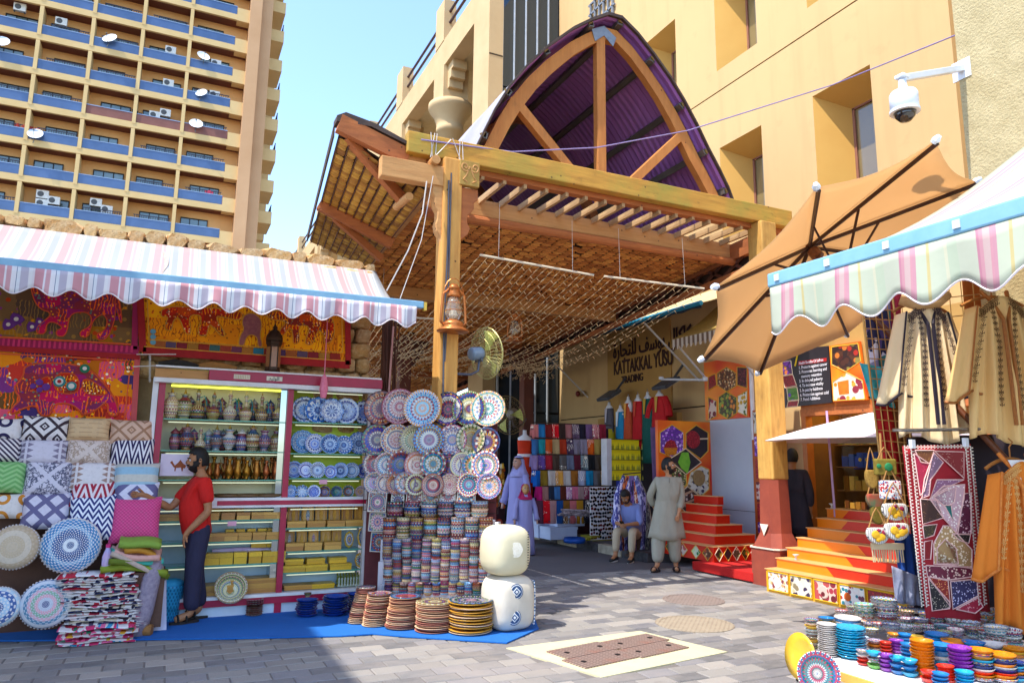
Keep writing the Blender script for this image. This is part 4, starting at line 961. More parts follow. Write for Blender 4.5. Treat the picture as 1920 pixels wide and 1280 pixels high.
CU = [ # u0,u1,v0,v1, material fn, label, y plane
 (-30,42,784,826, rings(W8,'#2a2250'), 'cream cushion with ragged navy rings, cut by the picture edge', 8.62),
 (42,128,780,826, lattice(W8,'#3a2a36',2.0,.16,'#3a2a36'), 'white cushion with bold black concentric diamonds in the top row', 8.62),
 (127,206,783,826, lambda m,x,y: m.mix(((y*5).fr()>.8)*((x*1.5+((y*1.2).fl()*.5)).fr()<.75), '#dcb88a','#c49a70'), 'plain sand coloured cushion with faint meander weave', 8.62),
 (206,287,787,830, lattice('#dcb49a','#a87a5c',2.0,.14,'#c08a5a'), 'tan cushion with brown concentric diamonds beside the cabinet', 8.62),
 (-32,40,820,866, lambda m,x,y: m.mix(((y+(x*1.0-.6).ab()*-1)*5).fr()>.5, W8,'#3a2a4a'), 'cushion with fine diagonal black and white stripes', 8.58),
 (38,126,824,868, aztec('#dcd4e0','#8a7f96'), 'lilac white cushion with two columns of grey spikes', 8.58),
 (125,208,824,868, damask('#e2cfc4','#b59a86'), 'pale beige damask cushion under the sand coloured one', 8.58),
 (208,289,822,872, zig('#ece6ea','#2a1f52',1.6,2.2,.8,.5), 'white cushion with jagged navy ikat peaks', 8.58),
 (-34,48,864,924, zig('#9fd08a','#74b566',5,1.1,.7,.5), 'light green cushion with chevron weave', 8.53),
 (46,134,864,928, damask('#dcd6e2','#5f5f78'), 'white damask cushion with dark grey scrollwork', 8.53),
 (132,216,866,918, aztec('#e6dede','#a8887c'), 'white cushion with two columns of brown spikes', 8.53),
 (214,298,868,914, bands(['#8ab8d8','#a8ccdc','#d0ccc0','#9ac0d4','#c9c4bc','#7fb4d8'],1.0), 'pale blue striped cushion near the shopper', 8.53),
 (-40,44,926,972, rings('#e8e0da','#d88a2a'), 'white cushion with linked orange rings', 8.47),
 (40,131,924,992, lattice('#dcd6e4','#6f6a92',2.6,.34), 'lilac cushion with a grid of violet diamonds', 8.47),
 (133,216,902,940, zig('#ece0e4','#a8203a',1.6,1.6,.8,.5), 'white cushion with crimson zigzag showing only its top', 8.49),
 (214,297,904,948, lattice('#dcd8e8','#6a6690',1.1,.24,'#5a567e'), 'white cushion with large violet medallions', 8.49),
 (129,219,926,1012, zig('#eef0f6','#1f2f78',3.4,2.6,.55,.5), 'navy and white chevron cushion in the lowest row', 8.42),
 (208,300,932,1016, basket('#e0558f','#c93a76'), 'fuchsia pink basketweave cushion with tufted edge', 8.40)]
for (u0, u1, v0, v1, fn, lab, yy_) in CU:
    a, b = gy(u0, (v0+v1)/2, yy_), gy(u1, (v0+v1)/2, yy_); t_, b_ = gy((u0+u1)/2, v0, yy_), gy((u0+u1)/2, v1, yy_)
    w = b.x-a.x; h = max(t_.z-b_.z, w*.62); c = Vector(((a.x+b.x)/2, yy_, t_.z-h/2))
    o = place('cushion', cushion_mesh(w*1.03, h*1.05, .17, pm('cushion_print', fn)), None, c, face_rot((R(-.05, .05), -1, .22))); tag(o, lab, 'cushion', 'cushions piled beside the cabinet')
q = MB()
for k, (yy_, z0_) in enumerate(((8.76, 1.95), (8.72, 1.70), (8.68, 1.45), (8.62, 1.2), (8.58, .9))): q.box(-2.6, -.12, yy_, 8.85, 0 if k == 4 else z0_-.3, z0_)
tag(q.build('cushion_rack', mat('rack_board', '#6a4a3a', '#553a2e', 5)), 'stepped board rack hidden behind the cushions', 'rack')
# round poufs with crocheted faces
def round_pat(name, cols, k, N=24, speck=.5):
    m = MT(name, .9); x, y, z = m.xyz(); r = (x*x+y*y).sq()*k; a = y.at(x)*(N/(2*pi)); o = m.ramp(r, cols)
    s_ = (((a+(r*len(cols)*2).fl()*.5).fr()-.5).ab() < .24)*(((r*len(cols)*2).fr()-.5).ab() < .3); o = m.mix(s_*speck, o, cols[(len(cols)//2+1) % len(cols)] if speck < .9 else '#efeae6'); o = m.mix((m.noise(60, 3)-.5)*.9, o, '#7a7a80'); m.color(o); m.bump(m.noise(110, 2), .004, .7); return m.m
def pouf(u, v, ru, yy_, m_, lab, tilt=.12, side=None, d=.22):
    p = gy(u, v, yy_); r = (gy(u+ru, v, yy_)-gy(u-ru, v, yy_)).x/2
    q = MB(); q.lathe([(.001,-d/2),(r*.6,-d/2),(r*.9,-d*.42),(r,-d*.2),(r*1.01,0),(r,d*.22),(r*.93,d*.40),(r*.7,d*.5),(r*.3,d*.54),(.001,d*.55)], 40)
    t = thing('round_pouf', lab, 'pouf', p, group='round crocheted poufs in front of the cushions', rot=face_rot((R(-.12, .05), -1, tilt)))
    q.build('cover', m_, t, smooth=True); q = MB()
    for k in range(46): a = 2*pi*k/46; q.lathe([(.011,0),(.001,.016)], 5, (r*1.0*cos(a), r*1.0*sin(a), d*.2))
    q.build('pompom_trim', side or mat('pompom', '#e8e0e0'), t); return t
pouf(30, 1025, 47, 8.22, round_pat('beige_crochet', ['#d2bda0','#cfb898','#dccbb4','#c9b090','#d8c6ac','#cdb596'], 3.4), 'plain beige round pouf beside the blue mandala one')
pouf(134, 1022, 57, 8.22, round_pat('blue_crochet', ['#24528a','#e8eef2','#2a5f9a','#1f4a86','#2c659e','#8fb8d4','#3f86bc','#4a90c4','#e4e8ec','#3a4058'], 3.35, 30, .95), 'round pouf with a bright blue mandala cover')
pouf(-2, 1137, 42, 8.02, round_pat('white_blue_crochet', ['#3f5f9a','#b8d4e8','#4a6aa8','#c4dcea','#5878b0','#b0cfe4'], 3.6, 14, .95), 'white and blue dotted round pouf cut by the picture edge', mat('x', '#fff') if False else .1)
pouf(88, 1131, 50, 8.05, round_pat('pastel_crochet', ['#5a5f8a','#c8ccd8','#e8a8b4','#8fb89a','#e4b0bc','#5f8fae','#d8dce4','#3f6fa4','#e8d8dc','#4a78b0'], 3.5, 22, .8), 'round pouf with pastel pink and green petals leaning on the rag rugs')
# folded rag rug stack
def wavy_stack(name, lab, cat, u0, u1, vt, vb, yy_, layers, cols, dep=.4, part='rug'):
    a, b = gy(u0, vb, yy_), gy(u1, vb, yy_); zt_ = gy((u0+u1)/2, vt, yy_).z; z0_ = max(a.z, .0); t = thing(name, lab, cat, (a.x, yy_, z0_)); W_ = b.x-a.x; H_ = zt_-z0_; z = 0
    for k in range(layers):
        h = H_/layers*R(.75, 1.25); zc = H_*(k+.5)/layers; ph = R(0, 9); q = MB(); rings_ = []
        off = R(-.02, .03)+(-.10*k/layers if name == 'rag_rug_pile' else 0)
        for i in range(15):
            s_ = i/14; zz = zc+.008*sin(s_*9+ph)+R(-.004, .004)+(.06*(1-s_)*0); xx = off+s_*W_*R(.99, 1.0)+(0)
            e = .35 if i in (0, 14) else 1; rings_.append([Vector((xx, dep/2-cos(t_)*dep/2*(.9+.1*e), zz+sin(t_)*h*.55*e)) for t_ in [2*pi*j/8 for j in range(8)]])
        q.loft(rings_, 8); q.build(part, cols[k % len(cols)], t, smooth=True)
    return t
def rag(i, c1, c2, c3):
    m = MT('rag_cloth', .95); x, y, z = m.xyz(); v = m.voro(1, m.vec(x*26, z*60, i*7.0)); c = m.sep(v.outputs['Color'])[0]; m.color(m.ramp((c+m.rnd()).fr(), [c1, c2, c3, W8, c1, '#e8e2e0'])); m.bump(m.noise(50, 3), .012, .8); return m.m
RG = [rag(0,'#efe8e8','#2a2f5a','#c8203a'), rag(1,'#c8203a','#efe8e8','#a81c3a'), rag(2,'#20245a','#efe8e8','#5a4a6a'), rag(3,'#d8c8b0','#efe8e8','#3a2a3a'), rag(4,'#efe8ea','#d84a78','#2a2f5a')]
wavy_stack('rag_rug_pile', 'tall pile of folded woven rag rugs in white, navy and crimson', 'rug pile', 118, 268, 1078, 1186, 7.92, 22, RG, .42)
wavy_stack('pink_rug_pile', 'low pile of pink and multicoloured rag rugs lying on the paving edge', 'rug pile', 104, 250, 1178, 1222, 7.78, 7, [rag(5,'#d8326e','#e86a9a','#2f9ac8'), rag(6,'#efe0e8','#c8204a','#e8b030'), rag(7,'#b81c5a','#1f7a5a','#e85a8a')], .38)
# grey shaggy roll and brown roll
p = gy(258, 1180, 8.0); q = MB(); q.tube([(0,0,-.0), (.04,.02,.25), (.08,.05,.52), (.12,.08,.68)], [.07,.085,.08,.05], 12); tag(q.build('shaggy_rug_roll', mat('shaggy_grey', '#b9a9b6', '#8f8296', 30, .95, bump=.03), None, (p.x, p.y, 0), smooth=True), 'grey lilac shaggy rug roll standing beside the rag rugs', 'rug')
p = gz(262, 1192); q = MB(); q.tube([(-.1,.0,.055), (.1,-.05,.055)], .055, 12); tag(q.build('brown_roll', mat('brown_kraft', '#a8763f', '#7a5026', 20), None, (p.x, p.y, 0)), 'small brown rolled bundle on the blue mat', 'roll')
p = gz(296, 1184); q = MB(); q.prism([(-.075,0,0),(.075,-.02,0),(.03,.12,.55),(-.12,.14,.55)], (.0,.03,0)); tag(q.build('white_board', mat('white_board', '#d8d6ea', '#c4c2da', 4), None, (p.x, p.y, 0)), 'white board leaning on the blue basket', 'board')
# blue basket with cloth
p = gz(316, 1166); t = thing('blue_basket', 'light blue woven plastic basket with a cloth stuffed in', 'basket', (p.x, p.y+.05, 0))
BB = MT('blue_plastic_weave', .4); x, y, z = BB.xyz(); aa = y.at(x)*(22/(2*pi)); BB.color(BB.mix(((aa+(z*30).fl()*.5).fr() > .55)*((z*30).fr() > .3), '#3fb0dc', '#1f7aa8'))
q = MB(); q.lathe([(.085,0),(.09,.01),(.125,.34),(.135,.36),(.125,.36),(.1,.1),(.001,.05)], 24); q.build('basket_body', BB.m, t, smooth=True)
q = MB(); q.lathe([(.11,.33),(.12,.38),(.07,.42),(.001,.40)], 12, (0,0,0), .12, 5); q.build('stuffed_cloth', mat('cyan_cloth', '#46b8e0', '#2f9ac8', 14), t, smooth=True)
# folded green textiles
p = gy(254, 1080, 8.25); t = thing('folded_textiles', 'heap of folded green, pink and turquoise cloths beside the shopper', 'textile pile', p)
FL = [('#8a9a2a', .0, .05), ('#6a7a1f', .02, .05), ('#c8b0a0', .07, .04), ('#46b8a8', .1, .05), ('#e0a89a', .14, .05), ('#8aa83f', .2, .05), ('#c98a2a', .05, .04)]
for k, (c, z, h) in enumerate(FL):
    q = MB(); w = .56-.04*k; q.grid(lambda a, b: Vector(((a-.5)*w, -.06+(b-.5)*.36, z+.1+.05*sin(a*3+k)+.02*sin(b*7+k)-.12*a+.02*k)), 10, 6); q.build('folded_cloth', mat('cloth_'+c[1:], c, None, 25), t, (.0, 0, .0), (R(-.1, .1), R(-.1, .1), R(-.2, .2)), thick=h, smooth=True)
q = MB(); q.box(-.28, .26, -.2, .2, -.45, .06); q.build('support_crate', mat('rack_board', '#6a4a3a'), t)
p = gy(198, 1076, 8.1); q = MB(); q.lathe([(.04,0),(.045,.02),(.045,.16),(.03,.21),(.02,.23),(.02,.26),(.001,.262)], 14); t = thing('plastic_bottle', 'pink tinted clear plastic bottle standing behind the rag rugs', 'bottle', p); q.build('bottle_body', mat('pink_bottle', '#d8a8c8', '#8fa8d8', 4, .15), t, smooth=True)
q = MB(); q.lathe([(.022,.245),(.022,.275),(.001,.276)], 10); q.build('cap', mat('cap_pink', '#d8327a'), t)
# blue mat
q = MB(); P = [gz(-700, 1235), gz(0, 1203), gz(420, 1199), gz(640, 1194), gz(700, 1190), gz(760, 1195), gz(950, 1207), gz(1010, 1180)]
pts = [(p.x, p.y, .004) for p in P]+[(4.0, 7.9, .004), (2.6, 9.0, .004), (-6, 9.0, .004)]
q.prism(pts, (0, 0, .012)); BM = MT('blue_felt', .95); BM.color(BM.mix((BM.noise(2, 5)-.45)*1.2, BM.mix((BM.noise(120, 2)-.4)*1.5, '#0f5fae', '#1a74c4'), '#0c4c96')); BM.bump(BM.noise(200, 2), .004, .6)
tag(q.build('blue_mat', BM.m), 'bright blue felt mat laid over the paving under the goods', 'mat')
# ================================================================ display cabinet
CY = 8.60
def X_(u, v=900): return gy(u, v, CY).x
def Z_(u, v): return gy(u, v, CY).z
CRIM = mat('crimson_frame', '#b01040', '#960c34', 5, .35); WHF = mat('white_frame', '#e8e4e2', '#d2ccca', 5, .4)
GRN = mat('shelf_glass', '#3f8f7c', '#5aa892', 4, .1)
xl, xm0, xm1, xr = X_(292), X_(530), X_(541), X_(690)
zt, zb_, zm0, zm1, zpl = Z_(500, 724), Z_(560, 1120), Z_(560, 946), Z_(560, 935), 0.0
cab = thing('display_cabinet', 'open crimson and white display cabinet with lit glass shelves of souvenirs', 'cabinet', (xl, CY, 0))
def cbox(name, m_, x0, x1, y0, y1, z0, z1, **k): q = MB(); q.box(x0-xl, x1-xl, y0, y1, z0, z1); return q.build(name, m_, cab, **k)
cbox('side_post', CRIM, xl-.05, xl+.015, 0, .07, 0, zt+.02); cbox('side_post', WHF, xl-.11, xl-.055, .01, .1, 0, zt+.04)
cbox('middle_post', CRIM, xm0, xm1, -.005, .07, .18, zt); cbox('side_post', WHF, xr-.03, xr+.01, 0, .07, 0, zt); cbox('side_post', CRIM, xr+.012, xr+.05, 0, .07, 0, zt)
cbox('header', CRIM, X_(375), X_(712)-.04, -.10, .0, zt+.03, zt+.14, bevel=.006); cbox('header_trim', WHF, xl-.1, xr+.09, -.09, .05, zt-.02, zt+.028); cbox('header_board', WT, xl-.1, X_(374), -.03, .0, zt+.03, zt+.13)
cbox('top_board', WHF, xl-.1, xr+.09, -.09, .36, zt+.142, zt+.16)
cbox('middle_rail', WHF, xl, xr, -.03, .05, zm0-.02, zm1+.02); cbox('middle_rail_stripe', CRIM, X_(410), xr-.02, -.036, -.0305, zm0+.006, zm1-.01)
cbox('bottom_rail', CRIM, xl, xr, -.03, .04, zb_-.035, zb_+.035); cbox('bottom_rail_cap', WHF, xl, xr, -.04, .05, zb_+.037, zb_+.07)
cbox('plinth', mat('plinth_white', '#d5e0ea', '#bccad6', 3), xl, xr, .0, .36, 0.015, zb_-.036); cbox('plinth_post', CRIM, xm0-.01, xm1, -.02, -.001, .015, zb_-.036)
BP1 = mat('lime_back', '#c9dc3a', '#b4cc2c', 3, .5); BP2 = mat('pale_back', '#c6dcec', '#a9c4d8', 3, .3); BP3 = mat('cream_back', '#efe6c0', '#e0d6a8', 3, .5)
cbox('back_panel', BP3, xl, xm1, .33, .35, zm1, zt); cbox('back_panel', BP1, xm1+.001, xr, .33, .35, zm1, zt); cbox('back_panel', BP2, xl, xr, .33, .35, zb_, zm0)
cbox('mirror', mat('mirror', '#a8b4b8', rough=.04, metal=1), xm0-.07, xm0-.002, .04, .33, zb_, zt)
for (u, cs) in ((500, 0), (438, 1)): 
    q = MB(); w = .085; q.box(X_(u)-w-xl, X_(u)+w-xl, -.106, -.1015, zt+.055, zt+.105); lb = q.build('label_plate', mat('label_paper', '#e6dcc8'), cab)
    if not cs: text('الوليد'[::-1] if False else '\ufeaa\ufef4\ufedf\ufeee\ufedf\u0627', .055, mat('ink', '#1a1a1a'), lb, (X_(u)-w+.02-xl, -.108, zt+.064), (pi/2, 0, 0), .0005)
    else:
        for k in range(9): q = MB(); q.box(X_(u)-w+.01+k*.018-xl, X_(u)-w+.016+k*.018-xl, -.1075, -.1065, zt+.06, zt+.10); q.build('print_line', mat('print_tan', '#c8a86a'), lb)
TUBE = MT('tube_light', .3); TUBE.b.inputs['Emission Color'].default_value = lin('#e8f04a'); TUBE.b.inputs['Emission Strength'].default_value = .7; TUBE.color('#e8e86a')
TUBW = MT('strip_light', .3); TUBW.b.inputs['Emission Color'].default_value = lin('#eef6d8'); TUBW.b.inputs['Emission Strength'].default_value = .22; TUBW.color('#c8d0a0')
sh = {'A': [Z_(420, v) for v in (787, 845, 899, 934)], 'B': [Z_(615, v) for v in (792, 850, 896, 934)], 'C': [Z_(420, v) for v in (975, 1015, 1059, 1112)], 'D': [Z_(615, v) for v in (988, 1031, 1070, 1104)]}
for key, zs_ in sh.items():
    x0, x1 = (xl+.02, xm0-.005) if key in 'AC' else (xm1+.005, xr-.035)
    tops = [zt if key in 'AB' else zm0]+zs_
    for i, z in enumerate(zs_[:3]): cbox('glass_shelf', GRN, x0, x1, .03, .33, z-.012, z)
    for i in range(4):
        zz = (zt if key in 'AB' else zm0-.02) if i == 0 else zs_[i-1]
        q = MB(); q.tube([(x0+.05-xl, .10, zz-.035), (x1-.05-xl, .10, zz-.035)], .012 if key == 'A' and i == 0 else .006, 8); q.build('light_tube', TUBE.m if key == 'A' and i == 0 else TUBW.m, cab)
cbox('camel_picture', mat('camel_ground', '#e2d0dc', '#d0bccc', 3), xl+.03, xl+.36, .02, .028, sh['A'][1]-.27, sh['A'][1]-.04)
q = MB(); cx0, cz0 = .2, sh['A'][1]-.16
for P in ([(-.08,.03),(-.06,.05),(-.05,.03),(-.03,0),(0,.03),(.02,.06),(.05,.02),(.08,.0),(.07,-.03),(.03,-.02),(0,-.025),(-.04,-.02),(-.06,.01)], [(-.03,-.02),(-.015,-.02),(-.02,-.06),(-.03,-.06)], [(.03,-.02),(.055,-.02),(.05,-.06),(.04,-.06)]): q.prism([(cx0+a, .016, cz0+b) for a, b in P], (0, .003, 0))
q.build('camel_print', mat('camel_brown', '#a0522a'), cab)
CXL = xl
# shared pots
def pots(kind):
    L = {'vase': [(.001,0),(.045,0),(.05,.02),(.072,.09),(.074,.15),(.06,.2),(.035,.225),(.03,.245),(.045,.27),(.001,.265)],
         'ewer': [(.001,0),(.05,0),(.055,.01),(.078,.07),(.08,.1),(.06,.14),(.028,.17),(.018,.2),(.018,.27),(.028,.3),(.02,.32),(.012,.34),(.001,.38)],
         'jar': [(.001,0),(.04,0),(.05,.03),(.06,.08),(.06,.14),(.045,.18),(.04,.2),(.055,.21),(.03,.24),(.01,.26),(.001,.28)],
         'urn': [(.001,0),(.045,0),(.03,.02),(.05,.06),(.068,.1),(.06,.14),(.03,.17),(.035,.2),(.05,.22),(.001,.215)],
         'brass': [(.001,0),(.032,0),(.02,.02),(.04,.06),(.05,.1),(.042,.15),(.018,.19),(.018,.23),(.035,.26),(.001,.255)],
         'brass2': [(.001,0),(.035,0),(.025,.015),(.048,.05),(.05,.12),(.038,.18),(.032,.22),(.045,.27),(.001,.265)]}
    q = MB(); q.lathe(L[kind], 20); return q
BRS = MT('engraved_brass', .3, .75); x, y, z = BRS.xyz(); BRS.color(BRS.mix((BRS.noise(30, 4)-.45)*2, BRS.mix(BRS.rnd(), '#a8741f', '#a85a30'), '#4a2410'))
COPn = ceramic('red', 14, 60, .2); CM = {k: pots(k).mesh(k, ceramic('cream' if k in ('vase', 'ewer') else 'mix', 16, 62, .2), True) for k in ('vase', 'ewer', 'jar', 'urn')}
CM['brass'] = pots('brass').mesh('brass', BRS.m, True); CM['brass2'] = pots('brass2').mesh('brass2', BRS.m, True)
q = MB(); q.tube([(.02,0,.25),(.06,0,.27),(.085,0,.21),(.08,0,.14),(.07,0,.1)], .007, 6); hnd = q.mesh('handle', TEAL); hndB = q.mesh('handle', BRS.m)
q = MB(); q.tube([(-.06,0,.1),(-.09,0,.17),(-.1,0,.25)], [.012,.008,.005], 6); spt = q.mesh('spout', mat('brass_dull', '#9a7a3a', metal=.6, rough=.4)); 
q = MB(); q.lathe([(.018,0),(.022,.01),(.012,.03),(.006,.05),(.001,.07)], 10); stp = q.mesh('stopper', mat('gold_lid', '#b08a3a', metal=.6, rough=.35))
def pot(kind, lab, u, key, i, h, yy_=.16, parts=True, grp='patterned vases on the glass shelves'):
    z = sh[key][i]; p = gy(u, 0, CY+yy_); x = gy(u, 820, CY+yy_).x
    hh = {'vase': .27, 'ewer': .38, 'jar': .28, 'urn': .22, 'brass': .26, 'brass2': .27}[kind]; s_ = h/hh
    t = thing({'vase':'vase','ewer':'ewer','jar':'jar','urn':'vase','brass':'brass_ewer','brass2':'brass_ewer'}[kind], lab, 'vase', (x, CY+yy_, z), R(0, .6) if kind in ('ewer', 'brass', 'brass2') else R(0, 6), grp); t.scale = (s_*R(.98, 1.08), s_*1.05, s_)
    place('body', CM[kind], t)
    if kind in ('ewer', 'brass', 'brass2') and parts: place('handle', hnd if kind == 'ewer' else hndB, t); place('spout', spt, t)
    if kind in ('vase', 'urn'): place('stopper', stp, t, (0, 0, hh-.01))
    return t
for i, (u, k, h) in enumerate(((316,'vase',.28),(341,'vase',.275),(366,'ewer',.37),(396,'ewer',.33),(427,'ewer',.35),(457,'ewer',.345),(487,'ewer',.33),(519,'ewer',.33))):
    pot(k, '%s patterned %s on the top glass shelf counting from the cushions' % (ORD[i], 'vase' if k == 'vase' else 'long-necked ewer'), u, 'A', 0, h, .13)
for i, u in enumerate((352, 381, 411, 442, 472, 503)):
    pot('jar', '%s small lidded jar in the back row of the top shelf' % ORD[i], u, 'A', 0, .27, .26)
for i, (u, k, h) in enumerate(((328,'jar',.25),(350,'urn',.25),(376,'ewer',.27),(406,'urn',.23),(430,'urn',.24),(453,'jar',.26),(474,'vase',.27),(496,'urn',.24),(518,'vase',.24))):
    pot(k, '%s patterned pot on the second glass shelf counting from the cushions' % ORD[i], u, 'A', 1, h, .13)
for i, u in enumerate((340, 363, 391, 418, 442, 464)): pot('jar', '%s small jar behind the pots of the second shelf' % ORD[i], u, 'A', 1, .25, .26)
for i, u in enumerate((385, 397, 412, 434, 450, 467, 485, 503, 521)):
    pot('brass' if i % 2 else 'brass2', '%s brass ewer on the third glass shelf counting from the shopper' % ORD[i], u, 'A', 2, R(.215, .24) if i > 2 else .18, .13, grp='brass ewers on the third shelf')
for i, u in enumerate((405, 426, 443, 460, 478, 496, 513)):
    pot('brass', '%s brass ewer in the back row of the third shelf' % ORD[i], u, 'A', 2, .25, .26, False, grp='brass ewers on the third shelf')
# lantern on top and clutter
p = gy(508, 697, 8.72); t = thing('metal_lantern', 'dark pierced metal lantern with a domed top standing on the cabinet', 'lantern', (p.x, 8.60, zt+.16))
q = MB(); q.lathe([(.085,0),(.09,.01),(.08,.03),(.078,.31),(.09,.33),(.09,.35),(.001,.351)], 6); q.build('body', mat('dark_bronze', '#4a3424', '#33231a', 12, .5, .5), t)
for k in range(6): a = 2*pi*(k+.5)/6; q = MB(); q.box(-.03, .03, -.002, .002, .06, .29); q.build('glass_pane', mat('amber_pane', '#a8744a', '#8a5a3a', 6, .2), t, (.072*cos(a), .072*sin(a), 0), (0, 0, a+pi/2))
q = MB(); q.lathe([(.09,.35),(.095,.38),(.085,.43),(.05,.48),(.02,.5),(.028,.52),(.01,.55),(.001,.58)], 12); q.build('dome', MATS['dark_bronze'], t, smooth=True)
for (u, v, w, c, nm, lab) in ((335, 684, .2, '#2e2a26', 'folded_umbrella', 'folded black umbrella lying on the cabinet top'), (405, 690, .22, '#a8743a', 'cloth_roll', 'crumpled tan cloth bundle lying on the cabinet top')):
    p = gy(u, v, 8.72); q = MB(); q.tube([(-w, 0, .03), (-.05, .02, .05), (.08, .0, .04), (w, -.03, .03)], [.02, .045, .04, .015], 8); tag(q.build(nm, mat(nm, c, None, 20), None, (p.x, 8.7, zt+.165)), lab, nm.replace('_', ' '))
q = MB(); q.tube([(0,0,0),(0,0,-.62)], .006, 5); q.lathe([(.001,-.62),(.03,-.66),(.05,-.8),(.03,-.9),(.001,-.9)], 8); p = gy(614, 600, 8.35)
tag(q.build('hanging_pink_net', mat('pink_net', '#e88aa0', '#d86a84', 20)), 'pink net and cord hanging before the blue plates', 'net'); bpy.data.objects['hanging_pink_net'].location = p
# white wire hanger rail and chain between hangings and cabinet
q = MB(); a, b = gy(256, 664, 8.7), gy(330, 664, 8.7); q.tube([a, b], .006, 5); a, b = gy(250, 687, 8.7), gy(300, 685, 8.7); q.tube([a, b], .006, 5)
for k in range(20): p = gy(281, 668+k*2.4, 8.7); q.tube([p+Vector((.008*cos(t_), 0, .012*sin(t_))) for t_ in [2*pi*j/6 for j in range(7)]], .003, 3, False)
tag(q.build('hook_rail', mat('white_wire', '#e2dcd6', rough=.4)), 'white wire hook rail with a dangling chain above the cushions', 'hook rail')
# blue plates in the second bay
def rowplates(L, key, i, pal, lob, grp, labf):
    for n, (u, r, yy_) in enumerate(L):
        z = sh[key][i]+r*.97; p = Vector((gy(u, 850, CY+yy_).x, CY+yy_, z)); plate(labf % ORD[n], p, r, (R(-.08, .08), -1, .16), pal, grp, lob, 14 if lob else 12)
BLU = ceramic('blue', 16, 34, .12); BLU2 = ceramic('blue', 24, 46, .12); BLU3 = ceramic('blue', 9, 24, .12)
BLUS = mat('blue_glaze', '#1f4fb0', '#17388a', 10, .12)
rowplates([(567,.155,.20),(592,.155,.16),(618,.148,.09),(645,.155,.14),(680,.148,.20)], 'B', 0, BLU3, .03, 'blue patterned plates on the cabinet shelves', '%s large blue and white plate on the top shelf of the second bay')
rowplates([(566,.135,.16),(589,.115,.12),(618,.115,.07),(644,.108,.12),(672,.135,.17)], 'B', 1, BLU, .03, 'blue patterned plates on the cabinet shelves', '%s scalloped blue plate on the second shelf of the second bay')
rowplates([(553,.095,.16),(575,.092,.13),(597,.092,.10),(621,.073,.05),(640,.09,.11),(661,.09,.13),(682,.085,.16)], 'B', 2, BLU2, .03, 'blue patterned plates on the cabinet shelves', '%s small blue plate on the third shelf of the second bay')
rowplates([(550,.075,.12),(570,.075,.10),(592,.075,.10)], 'B', 3, BLU3, .05, 'blue patterned plates on the cabinet shelves', '%s flower-edged blue plate above the white rail')
rowplates([(612,.07,.12),(634,.07,.10),(656,.075,.10),(679,.07,.12)], 'B', 3, ceramic('mix', 14, 40), 0, 'multicoloured saucers above the white rail', '%s multicoloured saucer above the white rail')
q = MB(); q.box(-.045, .045, 0, .003, -.025, .025); p = gy(606, 903, CY+.02); t = q.build('price_tag', mat('pink_paper', '#e8a8b8'), None, p); tag(t, 'pink price tag clipped under the third plate shelf', 'price tag')
q = MB(); q.box(-.045, .045, 0, .003, -.025, .025); p = gy(435, 981, CY+.02); t = q.build('price_tag', MATS['pink_paper'], None, p); tag(t, 'pink price tag with a red scribble among the wooden boxes', 'price tag')
# inlaid wooden boxes
m = MT('inlaid_wood', .4); v = m.rnd(); f = m.xyz(); o = m.ramp(v, ['#c8943a', '#b8802e', '#d8a446', '#a86f2a', '#c08834'], False); st_ = (((f[0]*60).fr()-.5).ab() < .2)*((f[2]*50).fr() < .4); o = m.mix(st_*.5, o, '#4a2c14'); m.color(m.mix((m.noise(20, 4)-.5)*1.4, o, '#5e3a18')); INL = m.m
INLY = mat('gilt_wood', '#e8b82a', '#b88a1a', 16, .35, var=.2)
bxm = MB(); bxm.box(-.5, .5, -.5, .5, 0, .58); bm1 = bxm.mesh('box_body', INL); lm = MB(); lm.box(-.515, .515, -.515, .515, .60, 1); lm1 = lm.mesh('lid', INL); lm2 = lm.mesh('lid', INLY); bm2 = bxm.mesh('box_body', INLY)
def wbox(lab, x, yy_, z, w, d, h, gilt=False, grp='inlaid wooden boxes on the lower shelves'):
    t = thing('wooden_box', lab, 'box', (x, yy_, z), R(-.03, .03), grp); t.scale = (w, d, h); place('box_body', bm2 if gilt else bm1, t); place('lid', lm2 if gilt else lm1, t); return t
def boxrow(key, i, us, w, h, labf, gilt=False, yo=.10, zo=0.0, d=.14):
    for n, u in enumerate(us):
        x = gy(u, 1000, CY+yo).x; wbox(labf % ORD[n], x, CY+yo, sh[key][i]+.001+zo, w, d, h, gilt)
boxrow('C', 0, (395, 425, 453, 480, 504, 523), .135, .075, '%s low inlaid box on the first lower shelf counting from the shopper')
boxrow('C', 0, (302, 322), .12, .07, '%s inlaid box on the first lower shelf before the shopper')
boxrow('C', 1, (388, 410, 433, 459, 485, 510), .135, .085, '%s inlaid box on the second lower shelf counting from the shopper')
boxrow('C', 1, (430, 450, 470, 490, 507), .085, .11, '%s small picture-lidded box on the back of the second lower shelf', True, .25)
boxrow('C', 2, (380, 402, 427, 453, 480, 505, 525), .13, .12, '%s gilt house-shaped box on the third lower shelf', True)
boxrow('C', 2, (486, 514), .16, .05, '%s flat gilt box at the back of the third lower shelf', True, .25, .15)
for i, (u, w, h) in enumerate(((402, .36, .12), (475, .5, .15))):
    x = gy(u, 1100, CY+.16).x
    for k in range(3 if i else 2): wbox('%s long backgammon case from the bottom in the %s pile' % (ORD[k], 'wide' if i else 'narrow'), x, CY+.16, zb_+.072+k*.051, w, .26, .05)
boxrow('D', 0, (553, 590, 627, 661), .20, .07, '%s long wooden case lying under the upright panels')
boxrow('D', 1, (552, 587, 623), .19, .085, '%s carved box on the second shelf of the second bay')
boxrow('D', 2, (554, 595, 640), .24, .07, '%s wide gilt case on the third shelf of the second bay', True)
